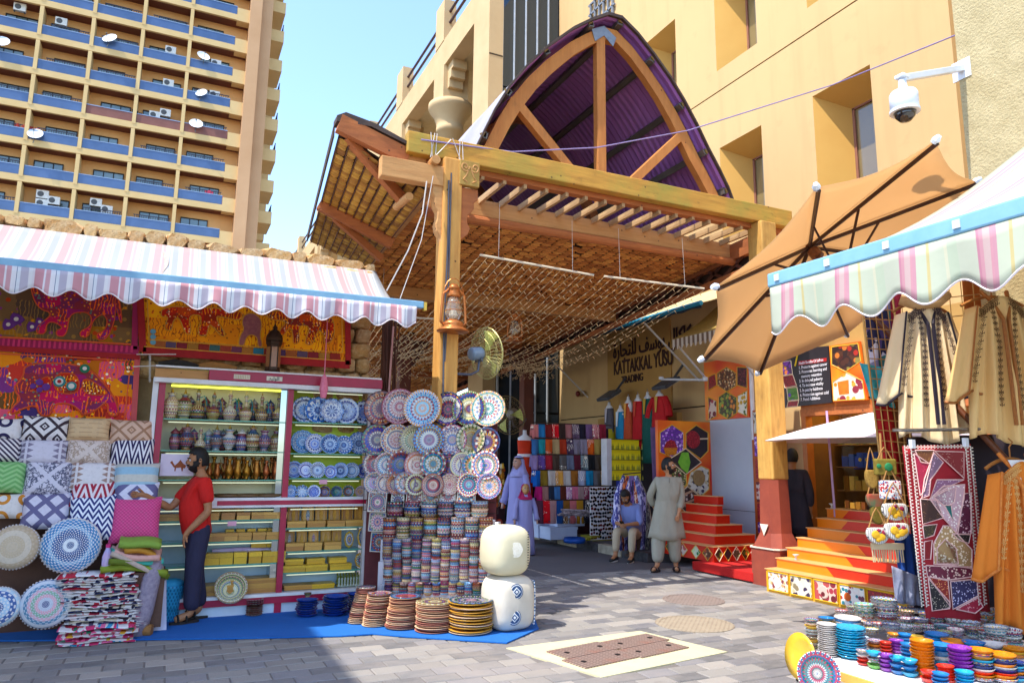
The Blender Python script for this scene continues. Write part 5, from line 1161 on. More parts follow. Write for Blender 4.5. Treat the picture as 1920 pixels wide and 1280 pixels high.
boxrow('D', 2, (553, 593, 634), .2, .06, '%s upper gilt case on the third shelf of the second bay', True, .16, .072)
for i, u in enumerate((560, 596)): wbox('%s long flat box at the bottom of the second bay' % ORD[i], gy(u, 1090, CY+.16).x, CY+.16, zb_+.075, .34, .2, .05, bool(i))
# upright carved panels
pan = MB(); pan.box(-.5, .5, -.02, .02, 0, 1); panm = pan.mesh('board', INL)
q = MB(); q.lathe([(.001,0),(.12,.0),(.16,.02)], 8); 
cr_ = MB(); cr_.prism([(.0,-.03,.85),(.1,-.03,.7),(.16,-.03,.5),(.1,-.03,.3),(0,-.03,.12),(-.1,-.03,.3),(-.16,-.03,.5),(-.1,-.03,.7)][::-1], (0,.012,0)); crm = cr_.mesh('cartouche', mat('cartouche_gold', '#d8a848', '#b98430', 12)); crm2 = cr_.mesh('cartouche', ceramic('mix', 8, 30)); fr_ = MB()
for (a, b, c, d) in ((-.46,-.40,.05,.95),(.40,.46,.05,.95),(-.39,.39,.05,.1),(-.39,.39,.9,.95)): fr_.box(a, b, -.035, -.02, c, d)
frm = fr_.mesh('border_inlay', mat('cartouche_gold', '#d8a848'))
def panel_(lab, u, key, i, w, h, alt=False, yo=.24):
    x = gy(u, 1000, CY+yo).x; t = thing('carved_panel', lab, 'carved panel', (x, CY+yo, sh[key][i]+.002), 0, 'upright carved panels in the lower shelves', rot=(-.12, 0, 0)); t.scale = (w, 1, h)
    place('board', panm, t); place('cartouche', crm2 if alt else crm, t); place('border_inlay', frm, t)
for n, u in enumerate((548, 575, 600, 625, 649, 673)): panel_('%s upright carved panel on the first lower shelf of the second bay' % ORD[n], u, 'D', 0, .135, .245, n == 1)
for n, u in enumerate((543, 566, 588, 611, 631)): panel_('%s small framed panel on the second shelf of the second bay' % ORD[n], u, 'D', 1, .115, .20, n in (0, 2))
for n, u in enumerate((402, 425, 443)): panel_('%s pale gilt panel behind the low boxes' % ORD[n], u, 'C', 0, .12, .16, False)
for n, (u, key, i, w, h) in enumerate(((653, 'D', 1, .05, .19), (678, 'D', 1, .055, .235), (675, 'D', 2, .055, .17))):
    q = MB(); q.lathe([(1,0),(1.0,.02),(.85,.025),(.001,.02)], 8); x = gy(u, 1000, CY+.2).x
    t = thing('oval_plaque', '%s oval inlaid plaque standing at the shelf end' % ORD[n], 'plaque', (x, CY+.16, sh[key][i]+h/2), group='oval plaques', rot=(pi/2-.1, 0, 0)); t.scale = (w*1.15, h/2, 1); place('frame', q.mesh('frame', INLY), t)
    q = MB(); q.lathe([(.78,.026),(.7,.03),(.001,.03)], 16); q.build('medallion', ceramic('turq', 12, 4) if n else ceramic('mix', 12, 4), t)
q = MB(); xx = gy(432, 950, CY+.1).x
for n, (u, w) in enumerate(((428, .15), (464, .16), (505, .17))):
    q = MB(); q.lathe([(.001,0),(.6,.0),(.9,.1),(1,.35),(.95,.3),(.6,.12),(.001,.1)], 16); t = tag(q.build('shallow_tray', mat('tray_brown', '#7a5a34', '#5e4224', 12, .3), None, (gy(u, 930, CY+.1).x, CY+.12, sh['A'][3]+.002), smooth=True), '%s shallow bronze tray above the white rail' % ORD[n], 'tray', 'bronze trays above the white rail'); t.scale = (w, .12, .12)
# rolled mauve cloth and little chess men
p = gy(470, 1030, CY+.22); q = MB(); q.tube([(-.4,0,0),(-.1,0,.01),(.2,0,-.005),(.42,0,0)], .035, 8); tag(q.build('mauve_cloth', mat('mauve', '#b890c0', '#d8c8e0', 8), None, (p.x, CY+.24, sh['C'][1]-.13+.0)), 'rolled mauve cloth at the back of the lower shelves', 'cloth')
q = MB(); pcs = q.lathe([(.012,0),(.013,.005),(.006,.02),(.005,.05),(.009,.055),(.007,.065),(.001,.07)], 6).mesh('chess_piece', mat('chess_white', '#d8d8d0', '#8a9a70', 30)); pcs2 = q.mesh('chess_piece', mat('chess_green', '#6a7a3a', '#8a8a40', 30))
t = thing('chess_set', 'rows of small green and white chess men at the cabinet foot', 'chess set', (gy(658, 1098, CY+.1).x, CY+.1, zb_+.072))
for r_ in range(3):
    for k in range(9): o_ = place('chess_piece', pcs if r_ == 0 else pcs2, t, (-.14+k*.034, r_*.05, r_*.02), scale=(1.3, 1.3, 1.5)); 
q = MB(); q.box(-.16, .16, .03, .14, -.001, .018); q.build('board_step', INLY, t)
# patterned bowls, plate pile and blue bowls on the mat
def bowl_prof(r, h, t=.008): return [(r*.42,0),(r*.45,-.0),(r*.5,h*.06),(r*.8,h*.45),(r,h*.97),(r*1.01,h),(r*.96,h*.99),(r*.72,h*.42),(r*.4,h*.12),(.001,h*.08)]
def bowl_mesh(r, h, m_, n=20, lob=0, ln=10, name='bowl'): q = MB(); q.lathe(bowl_prof(r, h), n, (0,0,0), lob, ln); return q.mesh(name, m_, True)
p = gz(424, 1156); q = MB(); q.lathe(bowl_prof(.16, .14), 32); tag(q.build('patterned_bowl', ceramic('cream', 26, 50), None, (p.x, p.y+.12, .012), smooth=True), 'large deep patterned bowl with yellow rim on the blue mat', 'bowl')
o_ = bpy.data.objects['patterned_bowl']; 
pl_ = MB(); pl_.lathe([(.001,.0),(.08,.01),(.14,.06),(.165,.12),(.17,.17),(.001,.02)], 28)
o2 = tag(pl_.build('tilted_bowl', ceramic('cream', 26, 40), None, (p.x+.02, p.y+.03, .235), (radians(58), 0, 0), smooth=True), 'patterned bowl tilted to show its inside, resting above the deep bowl', 'bowl')
p = gz(383, 1150); tag(place('patterned_bowl', bowl_mesh(.13, .15, ceramic('red', 20, 50)), None, (p.x, p.y+.1, .012)), 'reddish patterned bowl half hidden by the shopper', 'bowl')
pp = gz(477, 1157); gpm = MB(); gpm.lathe([(.05,0),(.085,.012),(.09,.016),(.084,.014),(.05,.004),(.001,.003)], 20); gpmm = gpm.mesh('saucer', ceramic('red', 18, 40), True)
for k in range(9): tag(place('saucer', gpmm, None, (pp.x+R(-.004,.004), pp.y+.05, .014+k*.019)), '%s saucer from the bottom of the small pile on the blue mat' % ORD[k], 'saucer', 'small pile of saucers on the blue mat')
bb = bowl_mesh(1, .32, BLUS, 28, .04, 14, 'blue_bowl')
for (u, v, r, n, lab) in ((577, 1160, .115, 7, 'ragged'), (631, 1158, .14, 8, 'tall even'), (668, 1152, .11, 8, 'partly hidden')):
    p = gz(u, v)
    for k in range(n): s_ = r*R(.93, 1.05); o_ = place('blue_bowl', bb, None, (p.x+R(-.01,.01)+(.03 if lab == 'partly hidden' else 0), p.y+.08, .014+k*.024), scale=(s_, s_, s_*.9)); o_.rotation_euler = (R(-.03,.03), R(-.03,.03), R(0,1)); tag(o_, '%s blue bowl from the bottom of the %s stack on the mat' % (ORD[k], lab), 'bowl', 'stacks of blue bowls under the cabinet')
tag(place('small_cup', bowl_mesh(.04, .045, ceramic('cream', 12, 60)), None, gz(577, 1160)+Vector((0, .08, .21))), 'small patterned cup crowning the ragged blue bowl stack', 'cup')

SD = .75
def gd(u, v, k): r = ray(u, v); n = Vector((SD, 1, 0)); return EYE + r*((k+SD*2.04-n.dot(EYE))/n.dot(r))
# ================================================================ ceramics display beside the front pole
dsp = thing('ceramics_stand', 'stepped white stand and wire back that carries the painted ceramics', 'display stand', (2.0, 7.5, 0))
pal = ['red', 'mix', 'cream', 'turq', 'sky', 'mix', 'red']
def cmat(i): return ceramic(['mix','red','turq','cream','mix','sky'][i % 6], (12, 16, 20, 9)[i % 4], (30, 38, 26, 44)[(i*3) % 4])
PR = [(8.46, [(715,765,30,'red',.0),(749,762,31,'red',.0),(840,767,30,'mix',-.75),(880,766,30,'cream',-.45),(915,766,31,'turq',-.2),(792,765,32.5,'sky',.0)]),
 (8.42, [(707,824,27,'mix',.1),(743,824,27,'red',.1),(776,824,26,'cream',0),(848,824,26,'mix',-.1),(883,823,26,'cream',-.4),(912,828,25,'mix',-.3),(804.6,824,27,'sky',0)]),
 (8.38, [(704,870,22,'red',.1),(725,871,21,'turq',.1),(751,870,23,'mix',0),(782,871,22,'red',0),(841,871,23,'mix',0),(867,871,21,'cream',-.2),(888,872,20,'turq',-.2),(911,872,24,'mix',-.2),(812,869,23,'turq',0)]),
 (8.34, [(702,904,18,'mix',.1),(723,906,18,'red',.1),(743,907,18,'red',0),(760,905,19,'mix',0),(780,908,18,'cream',0),(843,908,18,'red',0),(879,908,21,'turq',-.1),(917,911,22,'mix',-.1),(812,909,20,'red',0)])]
for rw, (yy_, L) in enumerate(PR):
    ks = sorted(range(len(L)), key=lambda k: L[k][0]); 
    for k, (u, v, r, pa, nx) in enumerate(L):
        p = gd(u, v, yy_-.012*k*(1 if k else 1)-(.05 if k == len(L)-1 else 0)); sc_ = (p-EYE).dot(Vector((.4274, .9041, 0)))/FOC
        N_ = (16, 20, 12, 24)[(k+rw) % 4]; lab = '%s painted plate in the %s row of the ceramics display, counting from the cabinet' % (ORD[ks.index(k)], ORD[rw])
        plate(lab, p, r*sc_*1.08, (-.62+nx*.5, -1, .12), ceramic(pa, N_, 24 if r > 24 else 32), 'painted plates hung on the ceramics display')
# square tiles
def tile(lab, u, v, w, m_, yy_, nx=0):
    p = gd(u, v, yy_); s_ = w*.0058/2; q = MB(); q.box(-s_, s_, -s_, s_, -.008, .004); q.cur = 0
    o = q.build('square_dish', m_, None, p, face_rot((nx-.7, -1, .15)), bevel=.004); q = MB()
    for (a, b, c, d) in ((-s_,s_,-s_,-s_+.008),(-s_,s_,s_-.008,s_),(-s_,-s_+.008,-s_+.009,s_-.009),(s_-.008,s_,-s_+.009,s_-.009)): q.box(a, b, c, d, .0045, .014)
    q.build('rim', mat('cream_rim', '#e6d8c4', rough=.25), o); return tag(o, lab, 'dish', 'square dishes under the plates')
for n, (u, v, w, pa) in enumerate(((708,941,37,'mix'),(746,938,26,'turq'),(777,931,31,'red'),(808,929,31,'sky'),(840,929,31,'mix'),(875,924,36,'turq'))):
    tile('%s square patterned dish under the round plates counting from the cabinet' % ORD[n], u, v, w, ceramic(pa, 14, 34), 8.30)
for n, (u, v, w) in enumerate(((708,978,36),(711,1016,36))): tile('%s square dish down the side of the bowl steps' % ORD[n], u, v, w, ceramic('mix', 14, 40), 8.34, -.3)
# bowl rows on steps
ROWS = [(8.28, 969, 941, [741,772.5,804,836,867.5,899], 15.5, [4,4,4,4,4,4]), (8.17, 1010, 972, [730,756,781,806.5,832,858,885,911], 12.6, [5]*8), (8.08, 1051, 1011, [725.5,744,762,781,799.5,818,836,854,871.5,889.5,907], 9.2, [6]*11),
        (8.00, 1093, 1049, [727,744.5,762,780,798,816,833.5,852,869.5,888,906], 8.7, [7]*11), (7.92, 1116, 1093, [728,742.5,756.5,772,786.5,802,818,833,848,863.5,878,893.5,911], 7.5, [5]*13)]
BMS = {}
for rw, (yy_, vb, vt, us, rp, ns) in enumerate(ROWS):
    for n, u in enumerate(us):
        p = gd(u, vb, yy_); zt_ = gd(u, vt, yy_).z; r = rp*.0061; hs = (zt_-p.z)/(ns[n]); c = R(.92, 1.05); pit = (zt_-p.z-hs*.2)/ns[n]
        for k in range(ns[n]):
            key = (rw, random.randrange(6))
            if key not in BMS:
                pa = ['mix', 'red', 'turq', 'sky', 'cream', 'mix'][key[1]]; bh = hs*1.45; q = MB(); q.lathe([(r*.62,0),(r*.7,bh*.04),(r*.9,bh*.35),(r*.98,bh*.7),(r,bh*.97),(r*1.02,bh),(r*.95,bh*.98),(r*.85,bh*.5),(r*.5,bh*.2),(.001,bh*.15)], 16 if rw < 2 else 12); BMS[key] = q.mesh('bowl', ceramic(pa, 14, int(1.8/hs) if False else 60 if rw > 1 else 48, .16), True)
            o_ = place('bowl', BMS[key], None, (p.x+R(-.003, .003), p.y, p.z+k*pit), (R(-.02,.02), R(-.02,.02), R(0, 6))); tag(o_, '%s bowl from the bottom, %s stack of the %s bowl step' % (ORD[k], ORD[n], ORD[rw]), 'bowl', 'small painted bowls stacked on the white steps')
WS = mat('step_white', '#c9c6cc', '#b4b0b6', 4)
for rw, (yy_, vb, vt, us, rp, ns) in enumerate(ROWS):
    p0, p1 = gd(us[0]-12, vb, yy_), gd(926, vb, yy_); zz = min(p0.z, p1.z)-.001; n_ = Vector((SD, 1, 0)).normalized(); o_ = Vector((-2.0, -7.5, 0)); q = MB()
    q.prism([Vector((a.x, a.y, .02))+o_+n_*w for a, w in ((p0, -.06), (p1, -.06), (p1, .075), (p0, .075))], (0, 0, zz-.02)); q.build('step', WS, dsp)
n_ = Vector((SD, 1, 0)).normalized(); o_ = Vector((-2.0, -7.5, 0))
E0 = gd(914, 1115, 7.92); E0.z = .02; E0 += o_
q = MB(); q.prism([E0-n_*.07, E0+n_*.42, E0+n_*.42+Vector((0,0,1.0)), E0+n_*.30+Vector((0,0,1.0)), E0-n_*.07+Vector((0,0,.42))], (.03, -.02, 0)); q.build('side_board', WHF, dsp)
E1 = gd(716, 1100, 7.92); E1.z = .02; E1 += o_
q = MB(); q.prism([E1-n_*.12, E1+n_*.2, E1+n_*.3+Vector((0,0,1.0)), E1+n_*.24+Vector((0,0,1.0))], (.02, -.015, 0)); q.build('side_board', mat('grey_board', '#9aa0ae', '#848a98', 4), dsp)
A0 = gd(688, 800, 8.52)+o_; A1 = gd(936, 800, 8.52)+o_; A0.z = A1.z = 0; q = MB()
for k in range(13): c = A0.lerp(A1, k/12); q.tube([c+Vector((0,0,1.1)), c+Vector((0,0,2.3))], .004, 4)
for k in range(11): q.tube([A0+Vector((0,0,1.1+k*.118)), A1+Vector((0,0,1.1+k*.118))], .004, 4)
q.build('wire_back', mat('wire_dark', '#4a3a34', metal=.5, rough=.4), dsp)
q = MB(); q.prism([A0+n_*.02+Vector((.03,0,.02)), A1+n_*.02+Vector((-.03,0,.02)), A1+n_*.04+Vector((-.03,0,.02)), A0+n_*.04+Vector((.03,0,.02))], (0,0,2.1)); q.build('cloth_back', mat('maroon_cloth', '#6e3032', '#5a2628', 5), dsp)
# plate stacks on the mat
PS = [(688,1172,1098,17,20,'narrow leaning'),(716,1178,1109,22.5,18,'second'),(767,1184,1114,27.5,20,'third'),(825,1191,1124,32.5,16,'wide'),(897,1195,1121,38,12,'widest')]
TERL = [mat('terra_a', '#dcb08c', '#cc9468', 12, .5), mat('terra_b', '#e4c8a8', '#d4ac84', 12, .5), mat('terra_c', '#b87868', '#a06050', 12, .5), mat('ochre_glaze', '#d8a440', '#c89030', 8, .2)]
for n, (u, vb, vt, rp, cnt_, nm) in enumerate(PS):
    p = gz(u, vb); r = rp*.0058; p.y += r*.9; zt_ = gy(u, vt, p.y).z-.03; pit = zt_/cnt_
    for k in range(cnt_):
        q = None; mm = random.choice(TERL[:3]) if n < 4 else TERL[3] if k % 3 else TERL[1]; key = ('P', n, mm.name)
        if key not in BMS:
            th_ = pit*.85; qq = MB(); qq.lathe([(r*.6,0),(r*.7,th_*.1),(r*.97,th_*.62),(r,th_*.95),(r*.985,th_*1.0),(r*.7,th_*.6),(.001,th_*.5)], 32); BMS[key] = qq.mesh('glazed_plate', mm, True)
        ln_ = (-.07 if n == 0 else -.035 if n < 3 else 0)*(1-k/cnt_)
        o_ = place('glazed_plate', BMS[key], None, (p.x+ln_*1.2+R(-.004,.004)*(1+n*.3), p.y+R(-.004,.004), .016+k*pit), (R(-.02,.02), R(-.02,.02)+.02, R(0, 6))); tag(o_, '%s plate from the bottom of the %s plate stack on the mat' % (ORD[k], nm), 'plate', 'glazed plates stacked on the blue mat')
    q = MB(); q.lathe([(r*.97,.0),(r*.99,.01),(r*.7,.002),(.001,.001)], 32); tag(q.build('painted_plate', ceramic('mix' if n != 3 else 'cream', 20, 30), None, (p.x, p.y, .018+cnt_*pit), smooth=True), 'painted plate that tops the %s plate stack' % nm, 'plate')
# two leather-look poufs
def soft_block(w, d, h, m_, parent, loc, rot=(0,0,0), e=3.2):
    q = MB(); n, k = 28, 14
    for j in range(k+1):
        f = -pi/2+pi*j/k; sz = sin(f); cz0 = cos(f); zz = (abs(sz)**(2/e))*(1 if sz > 0 else -1); rr = max(cz0, 0)**(2/e)
        for i in range(n):
            a = 2*pi*i/n; c, s_ = cos(a), sin(a); q.v.append((w/2*rr*(abs(c)**(2/e))*(1 if c > 0 else -1), d/2*rr*(abs(s_)**(2/e))*(1 if s_ > 0 else -1), h/2*zz))
    for j in range(k):
        for i in range(n): q.f.append((j*n+i, j*n+(i+1) % n, (j+1)*n+(i+1) % n, (j+1)*n+i)); q.mi.append(0)
    return q.build('cover', m_, parent, loc, rot, smooth=True)
PC = mat('cream_canvas', '#d2cabc', '#c4b9a6', 3, .85, bump=.004); pb = gz(972, 1190)
t1 = thing('square_pouf', 'white square pouf with blue diamond rosettes and a blue patterned side', 'pouf', (pb.x, pb.y+.26, 0))
soft_block(.46, .46, .53, PC, t1, (0, 0, .275), (0, 0, .15), 4.0)
BPT = MT('blue_lattice_cloth', .8); x, y, z = BPT.xyz(); d = (((y+z)*9).fr()-.5).ab().mx((((y-z)*9).fr()-.5).ab()); BPT.color(BPT.mix(((d*4).fr() > .45), '#3a6a9a', '#e6e8ea'))
q = MB(); q.grid(lambda a, b: Vector((.232-.012*(abs(2*a-1)**4+abs(2*b-1)**4), -.17+.34*a, .06+.42*b)), 8, 8); q.build('side_panel', BPT.m, t1, None, (0, 0, .15), thick=.012)
DK = mat('navy_print', '#2f4f7a'); WT_ = mat('white_print', '#eef0ee')
for (dx, z) in ((-.01, .40), (-.03, .16)):
    for (r, mm, e_, dy) in ((.075, DK, 20, 0), (.066, WT_, 20, .002), (.060, DK, 20, .004), (.045, WT_, 4, .006), (.032, DK, 4, .008), (.016, WT_, 4, .010)):
        q = MB(); q.lathe([(r, 0), (r*.98, .003), (.001, .003)], e_); q.build('rosette', mm, t1, (dx, -.226-dy, z), (pi/2, 0, 0))
t2 = thing('square_pouf', 'plain cream square pouf with a white lace circle stacked on top of the other', 'pouf', (pb.x-.04, pb.y+.25, .53))
soft_block(.46, .44, .50, mat('butter_canvas', '#d6ceb0', '#c8be9c', 3, .85, bump=.004), t2, (0, 0, .25), (0, .03, .18), 3.3)
for (r, dy) in ((.075, 0), (.05, .002)):
    q = MB(); q.lathe([(r, 0), (r*.98, .003), (.001, .003)], 20, (0,0,0), .04, 14); q.build('lace_circle', mat('lace_white', '#f0ece0', '#dcd4bc', 60), t2, (.02, -.219-dy, .27), (pi/2, 0, 0))
q = MB()
for k in range(16): z = .06+k*.025; q.box(.15, .165, -.214, -.208, z, z+.010)
q.build('stitching', mat('dark_thread', '#3a3a3a'), t2, None, (0, 0, .02))
# ================================================================ scarf shop at the far side of the street
q = MB()
# sign board recess in the facade with painted lettering
SGN = thing('shop_sign', 'tan wall sign lettered in Arabic and English above the hanging dresses', 'sign', (9.9, 13.0, 3.4))
a, b = gx(1140, 700, 9.88), gx(1259, 700, 9.88)
q = MB(); q.box(-.035, -.003, b.y-13.0, a.y-13.0, -.62, 1.45); q.build('board', mat('sign_tan', '#b8904e', '#a87e42', 1.5), SGN)
INK = mat('sign_brown', '#3a1c1c', rough=.6)
rot_ = (pi/2, 0, -pi/2)
def sgn(body, u, v, size, sx, nm='lettering'): p = gx(u, v, 9.86); return text(body, size, INK, SGN, (-.042, p.y-13.0, p.z-3.4), rot_, .012, nm, sx=sx)
sgn('KATTAKKAL YUSU', 1151, 703, .46, .60); sgn('TRADING', 1166, 719, .25, .80)
ar = '\ufe93\u0631\ufe8e\ufea0\ufe98\ufee0\ufedf \ufed2\ufeb3\ufeee\ufef3 \u0644\ufe8e\ufedb\ufe8e\ufedc'
sgn(ar, 1150, 672, .52, .72)
q = MB(); q.box(-.14, .05, b.y-13.0-.3, a.y-13.0+.3, -1.02, -.64); q.build('canopy_ledge', mat('sign_tan', '#9c7644'), SGN)
# flat panel in dark colour stands in for the shaded shop doorway
so_ = thing('shop_opening', 'panel painted dark for the shaded shop opening behind the row of hanging dresses', 'shop front', (9.88, 12.9, 0))
a, b = gx(1133, 800, 9.88), gx(1262, 800, 9.88)
q = MB(); q.box(-.06, .0, b.y-12.9, a.y-12.9, .15, 2.62); q.build('dark_painted_opening', mat('dark_painted_opening', '#2a1620', '#180e14', 2), so_)
q = MB(); q.bar((-.3, b.y-12.9, 2.55), (-.3, a.y-12.9, 2.55), .03, .03); q.build('hanging_rail', mat('rail_dark', '#3a3038', rough=.4), so_)
for (u, v, lab) in ((1143, 744, 'farther grey floodlight over the hanging dresses'), (1250, 722, 'closer grey floodlight over the hanging dresses')):
    p = gx(u, v, 9.35); t = thing('floodlight', lab, 'floodlight', p, 0, 'grey floodlights on the sandy wall', rot=(0, -.5, 0)); q = MB()
    q.prism([(-.22,-.24,0),(.22,-.24,.02),(.22,.24,.02),(-.22,.24,0)], (0, 0, .07)); q.build('housing', mat('flood_grey', '#4f5258', rough=.5), t, bevel=.01); q = MB(); q.box(-.19, .19, -.2, .2, -.012, -.001); q.build('lens', mat('flood_lens', '#b9b2a8', rough=.2), t)
    q = MB(); q.bar((.2, 0, .03), (.62, 0, .2), .04, .04); q.build('bracket', MATS['flood_grey'], t)
for (u, v, k) in ((1085, 738, 'red'), (1094, 737, 'brass')):
    p = gx(u, v, 9.84); q = MB(); q.lathe([(.07,0),(.08,.02),(.075,.05),(.04,.08),(.001,.09)], 16); tag(q.build('alarm_bell', mat('bell_'+k, '#7a2018' if k == 'red' else '#8a6a3a', rough=.35), None, p, (0, -pi/2, 0), smooth=True), 'small round %s wall bell on the sandy wall' % k, 'wall bell')
# blue awning and its arms
P0, P1 = gx(1050, 655, 8.6), gx(1315, 577, 8.6); P0.z = P1.z = (P0.z+P1.z)/2; P0.y += 2.1; P0.z += .12; P1.z += .12  # awning reach added at the far end to shade the sandy wall
t = thing('blue_awning', 'rolled awning with a bright turquoise front tube on the sandy wall', 'awning', P0)
q = MB(); q.tube([(0,0,0), P1-P0], .045, 10); q.build('front_tube', mat('turquoise_tube', '#1f9ac0', '#1580a4', 4, .4), t)
q = MB(); z9 = .62; q.grid(lambda a, b: Vector((1.28*b, 0, z9*b-.08*sin(pi*b)))+(P1-P0)*a, 20, 6); q.build('fabric', mat('navy_fabric', '#c8b488', '#b8a274', 5), t, thick=.01)
q = MB(); q.grid(lambda a, b: Vector((.01, 0, -.02-.06*b-.01*sin(a*90)*b))+(P1-P0)*a, 80, 2); q.build('valance', mat('dark_valance', '#2a3a48', '#1f2c38', 8), t, thick=.01)
for s_ in (.15, .75): q = MB(); c = (P1-P0)*s_; q.bar(c, c+Vector((1.28, -.2, -1.2)), .03, .03); q.build('arm', mat('arm_white', '#cfcfcf'), t)
# little striped awning behind the big parasol
P0, P1 = gx(1262, 636, 8.75), gx(1340, 610, 8.75); P1 = Vector((P0.x, P0.y-1.5, P0.z))
t = thing('small_striped_awning', 'small weathered brown and white striped awning beside the tan parasol', 'awning', P0)
m2 = stripes('brown_stripes', .13, [(0,'#8a705c'),(.5,'#dcd0c2')], 0, 1)
q = MB(); q.grid(lambda a, b: Vector((1.1*b, -1.5*a, .75*b-.06*sin(pi*b))), 12, 5); q.build('fabric', mat('ochre_fabric', '#b8974a', '#96783a', 20, .9), t, thick=.01)
q = MB(); q.grid(lambda a, b: Vector((-.01, -1.5*a, -.01-(.17+.04*cos(a*70))*b)), 60, 3); q.build('valance', m2, t, thick=.008)
q = MB(); q.bar((0,0,-.01), (1.1, -.1, -1.1), .03, .03); q.bar((0,-1.3,-.01), (1.1, -1.3, -1.1), .03, .03); q.build('arm', mat('arm_white', '#cfcfcf'), t)
p = gx(1240, 711, 8.9); q = MB(); p2 = gx(1322, 712, 8.9); q.tube([p, p2], .022, 8); q.lathe([(.05,0),(.05,.05)], 10, p); q.lathe([(.05,-.02),(.05,.05)], 10, p2); tag(q.build('white_bracket_arm', mat('arm_white', '#e0d8c8')), 'white folding bracket arm sticking out over the floodlight', 'bracket arm')
# hanging dresses on white torso forms
def dress(lab, u, vt, vb, w, cols, x=9.3, sleeve=0, lower=None):
    p = gx(u, vt, x); z1 = gx(u, vb, x).z; H = p.z-z1; t = thing('hanging_dress', lab, 'dress', p, group='dresses hung above the scarf shop')
    q = MB(); q.loft([((0,0,-.02),.03,.03),((0,0,-.08),.035,.035),((0,0,-.13),.06,.10),((0,0,-.22),.07,.15),((0,0,-.4),.07,.12)], 12); q.build('torso_form', mat('form_white', '#e6e4e6', rough=.35), t, smooth=True)
    q = MB(); q.tube([(0,0,-.02),(0,0,.03),(0,.02,.05)], .006, 5); q.build('hook', mat('hook_wire', '#8a8a90', metal=.8, rough=.3), t)
    q = MB(); R_ = []
    for k in range(9):
        f = k/8; z = -.17-(H-.17)*f; a = w*(.85 if k == 0 else .95 if k < 3 else .82+.35*f); R_.append([Vector(((.075+.03*f)*cos(tt)*(1+.10*sin(5*tt)*f), a/2*sin(tt)*(1+.06*sin(7*tt)*f), z)) for tt in [2*pi*j/18 for j in range(18)]])
    q.loft(R_, 18); q.build('gown', mat('cloth_'+cols[0][1:], cols[0], None, 14, .8), t, smooth=True)
    q = MB(); q.prism([(-.085, -.05, -.17), (-.085, .05, -.17), (-.10, .02, -.5), (-.10, -.02, -.5)], (-.008, 0, 0)); q.build('neckline', mat('cloth_'+cols[1][1:], cols[1], None, 60, .6), t)
    if lower:
        q = MB(); q.loft([[Vector(((.11+.05*f)*cos(tt), (w*.6+.1*f)*.8*sin(tt), -H*(.55+.5*f))) for tt in [2*pi*j/16 for j in range(16)]] for f in (0, .33, .66, 1)], 16); q.build('skirt', mat('cloth_'+lower[1:], lower, None, 20), t, smooth=True)
    if sleeve:
        for s_ in (-1, 1): q = MB(); q.tube([(0, s_*w*.42, -.2), (-.02, s_*(w*.55+.05), -.38), (-.03, s_*(w*.6+.08), -.6)], [.06,.07,.08], 8); q.build('sleeve', mat('cloth_'+cols[0][1:], cols[0]), t)
dress('grey top over a yellow and blue skirt, first of the hung dresses', 1142, 752, 848, .34, ['#5a5660', '#c8c0c8'], 9.3, 0, '#c8b41f')
dress('bright blue dress with a white sash hung beside the grey top', 1163, 758, 878, .32, ['#1f8ab8', '#e0e8f0'], 9.25)
dress('orange sequinned dress squeezed between blue and red ones', 1178, 742, 826, .26, ['#c8502a', '#e8a040'], 9.3)
dress('bright red dress with a white waist band', 1196, 738, 842, .36, ['#c8141c', '#d84a2a'], 9.3)
dress('dark green dress with a golden embroidered neckline', 1214, 733, 868, .38, ['#0f5a50', '#c8a02a'], 9.3)
dress('long-sleeved red dress at the near end of the rail', 1236, 728, 812, .46, ['#c01018', '#d8a040'], 9.3, 1)
p = gx(1231, 800, 9.1); q = MB(); q.grid(lambda a, b: Vector((-.05*sin(a*7), (a-.5)*.34*(1-.3*b), -1.25*b)), 12, 8); tag(q.build('purple_drape', mat('cloth_purple', '#75557f', '#604468', 6), None, p, thick=.02, smooth=True), 'plain mauve cloth draped beside the green dress', 'drape')
# scarves in rows on a stepped rack, facing down the street
SY = 13.9
def scarf_row(v0, v1, us, cols, yy_, rown, slant=0):
    for n in range(len(us)-1):
        u0, u1 = us[n], us[n+1]; a, b, c = gy(u0, v0, yy_), gy(u1, v0, yy_), gy(u0, v1, yy_); w = (b.x-a.x)*.97; H = a.z-c.z; ph = R(0, 6)
        q = MB(); q.grid(lambda s_, r_: Vector((s_*w+slant*n*r_*.01, .02*sin(s_*8+ph)*r_-.015*r_*(1+sin(s_*3+ph)), -H*1.03*r_)), 7, 5); q.grid(lambda s_, r_: Vector((s_*w, .05*sin(pi*r_/2)+.04, -H*.8*r_+.0)), 3, 3)
        col = cols[n % len(cols)]; mm = mat('scarf_'+col[1:], col, None, 30, .9, var=.1) if (n+rown) % 3 else patch('scarfp_'+col[1:], [col, col, col], 3, ['#e8ded0', '#3a3040', col], dens=16, seed=n) if 'scarfp_'+col[1:] not in MATS else MATS['scarfp_'+col[1:]]
        tag(q.build('scarf', mm, None, a, smooth=True, thick=.008), '%s scarf of the %s row of the scarf rack, counting from the post' % (ORD[n], ORD[rown]), 'scarf', 'scarves hung in rows on the rack')
def us_(a, b, n): return [lerp(a, b, k/n) for k in range(n+1)]
scarf_row(795, 822, us_(997, 1136, 11), ['#c07a78','#2a86c8','#8a2420','#c8343a','#4a3430','#b87878','#5e4a60','#2a2438','#8a6494','#b86a74','#a82844'], SY, 0)
scarf_row(823, 852, us_(997, 1140, 11), ['#3f78b8','#22a8b4','#b8583a','#cdb07a','#c0381c','#43324a','#9a90a4','#a49ab0','#c0562a','#c8a85c','#a07a3a'], SY-.12, 1)
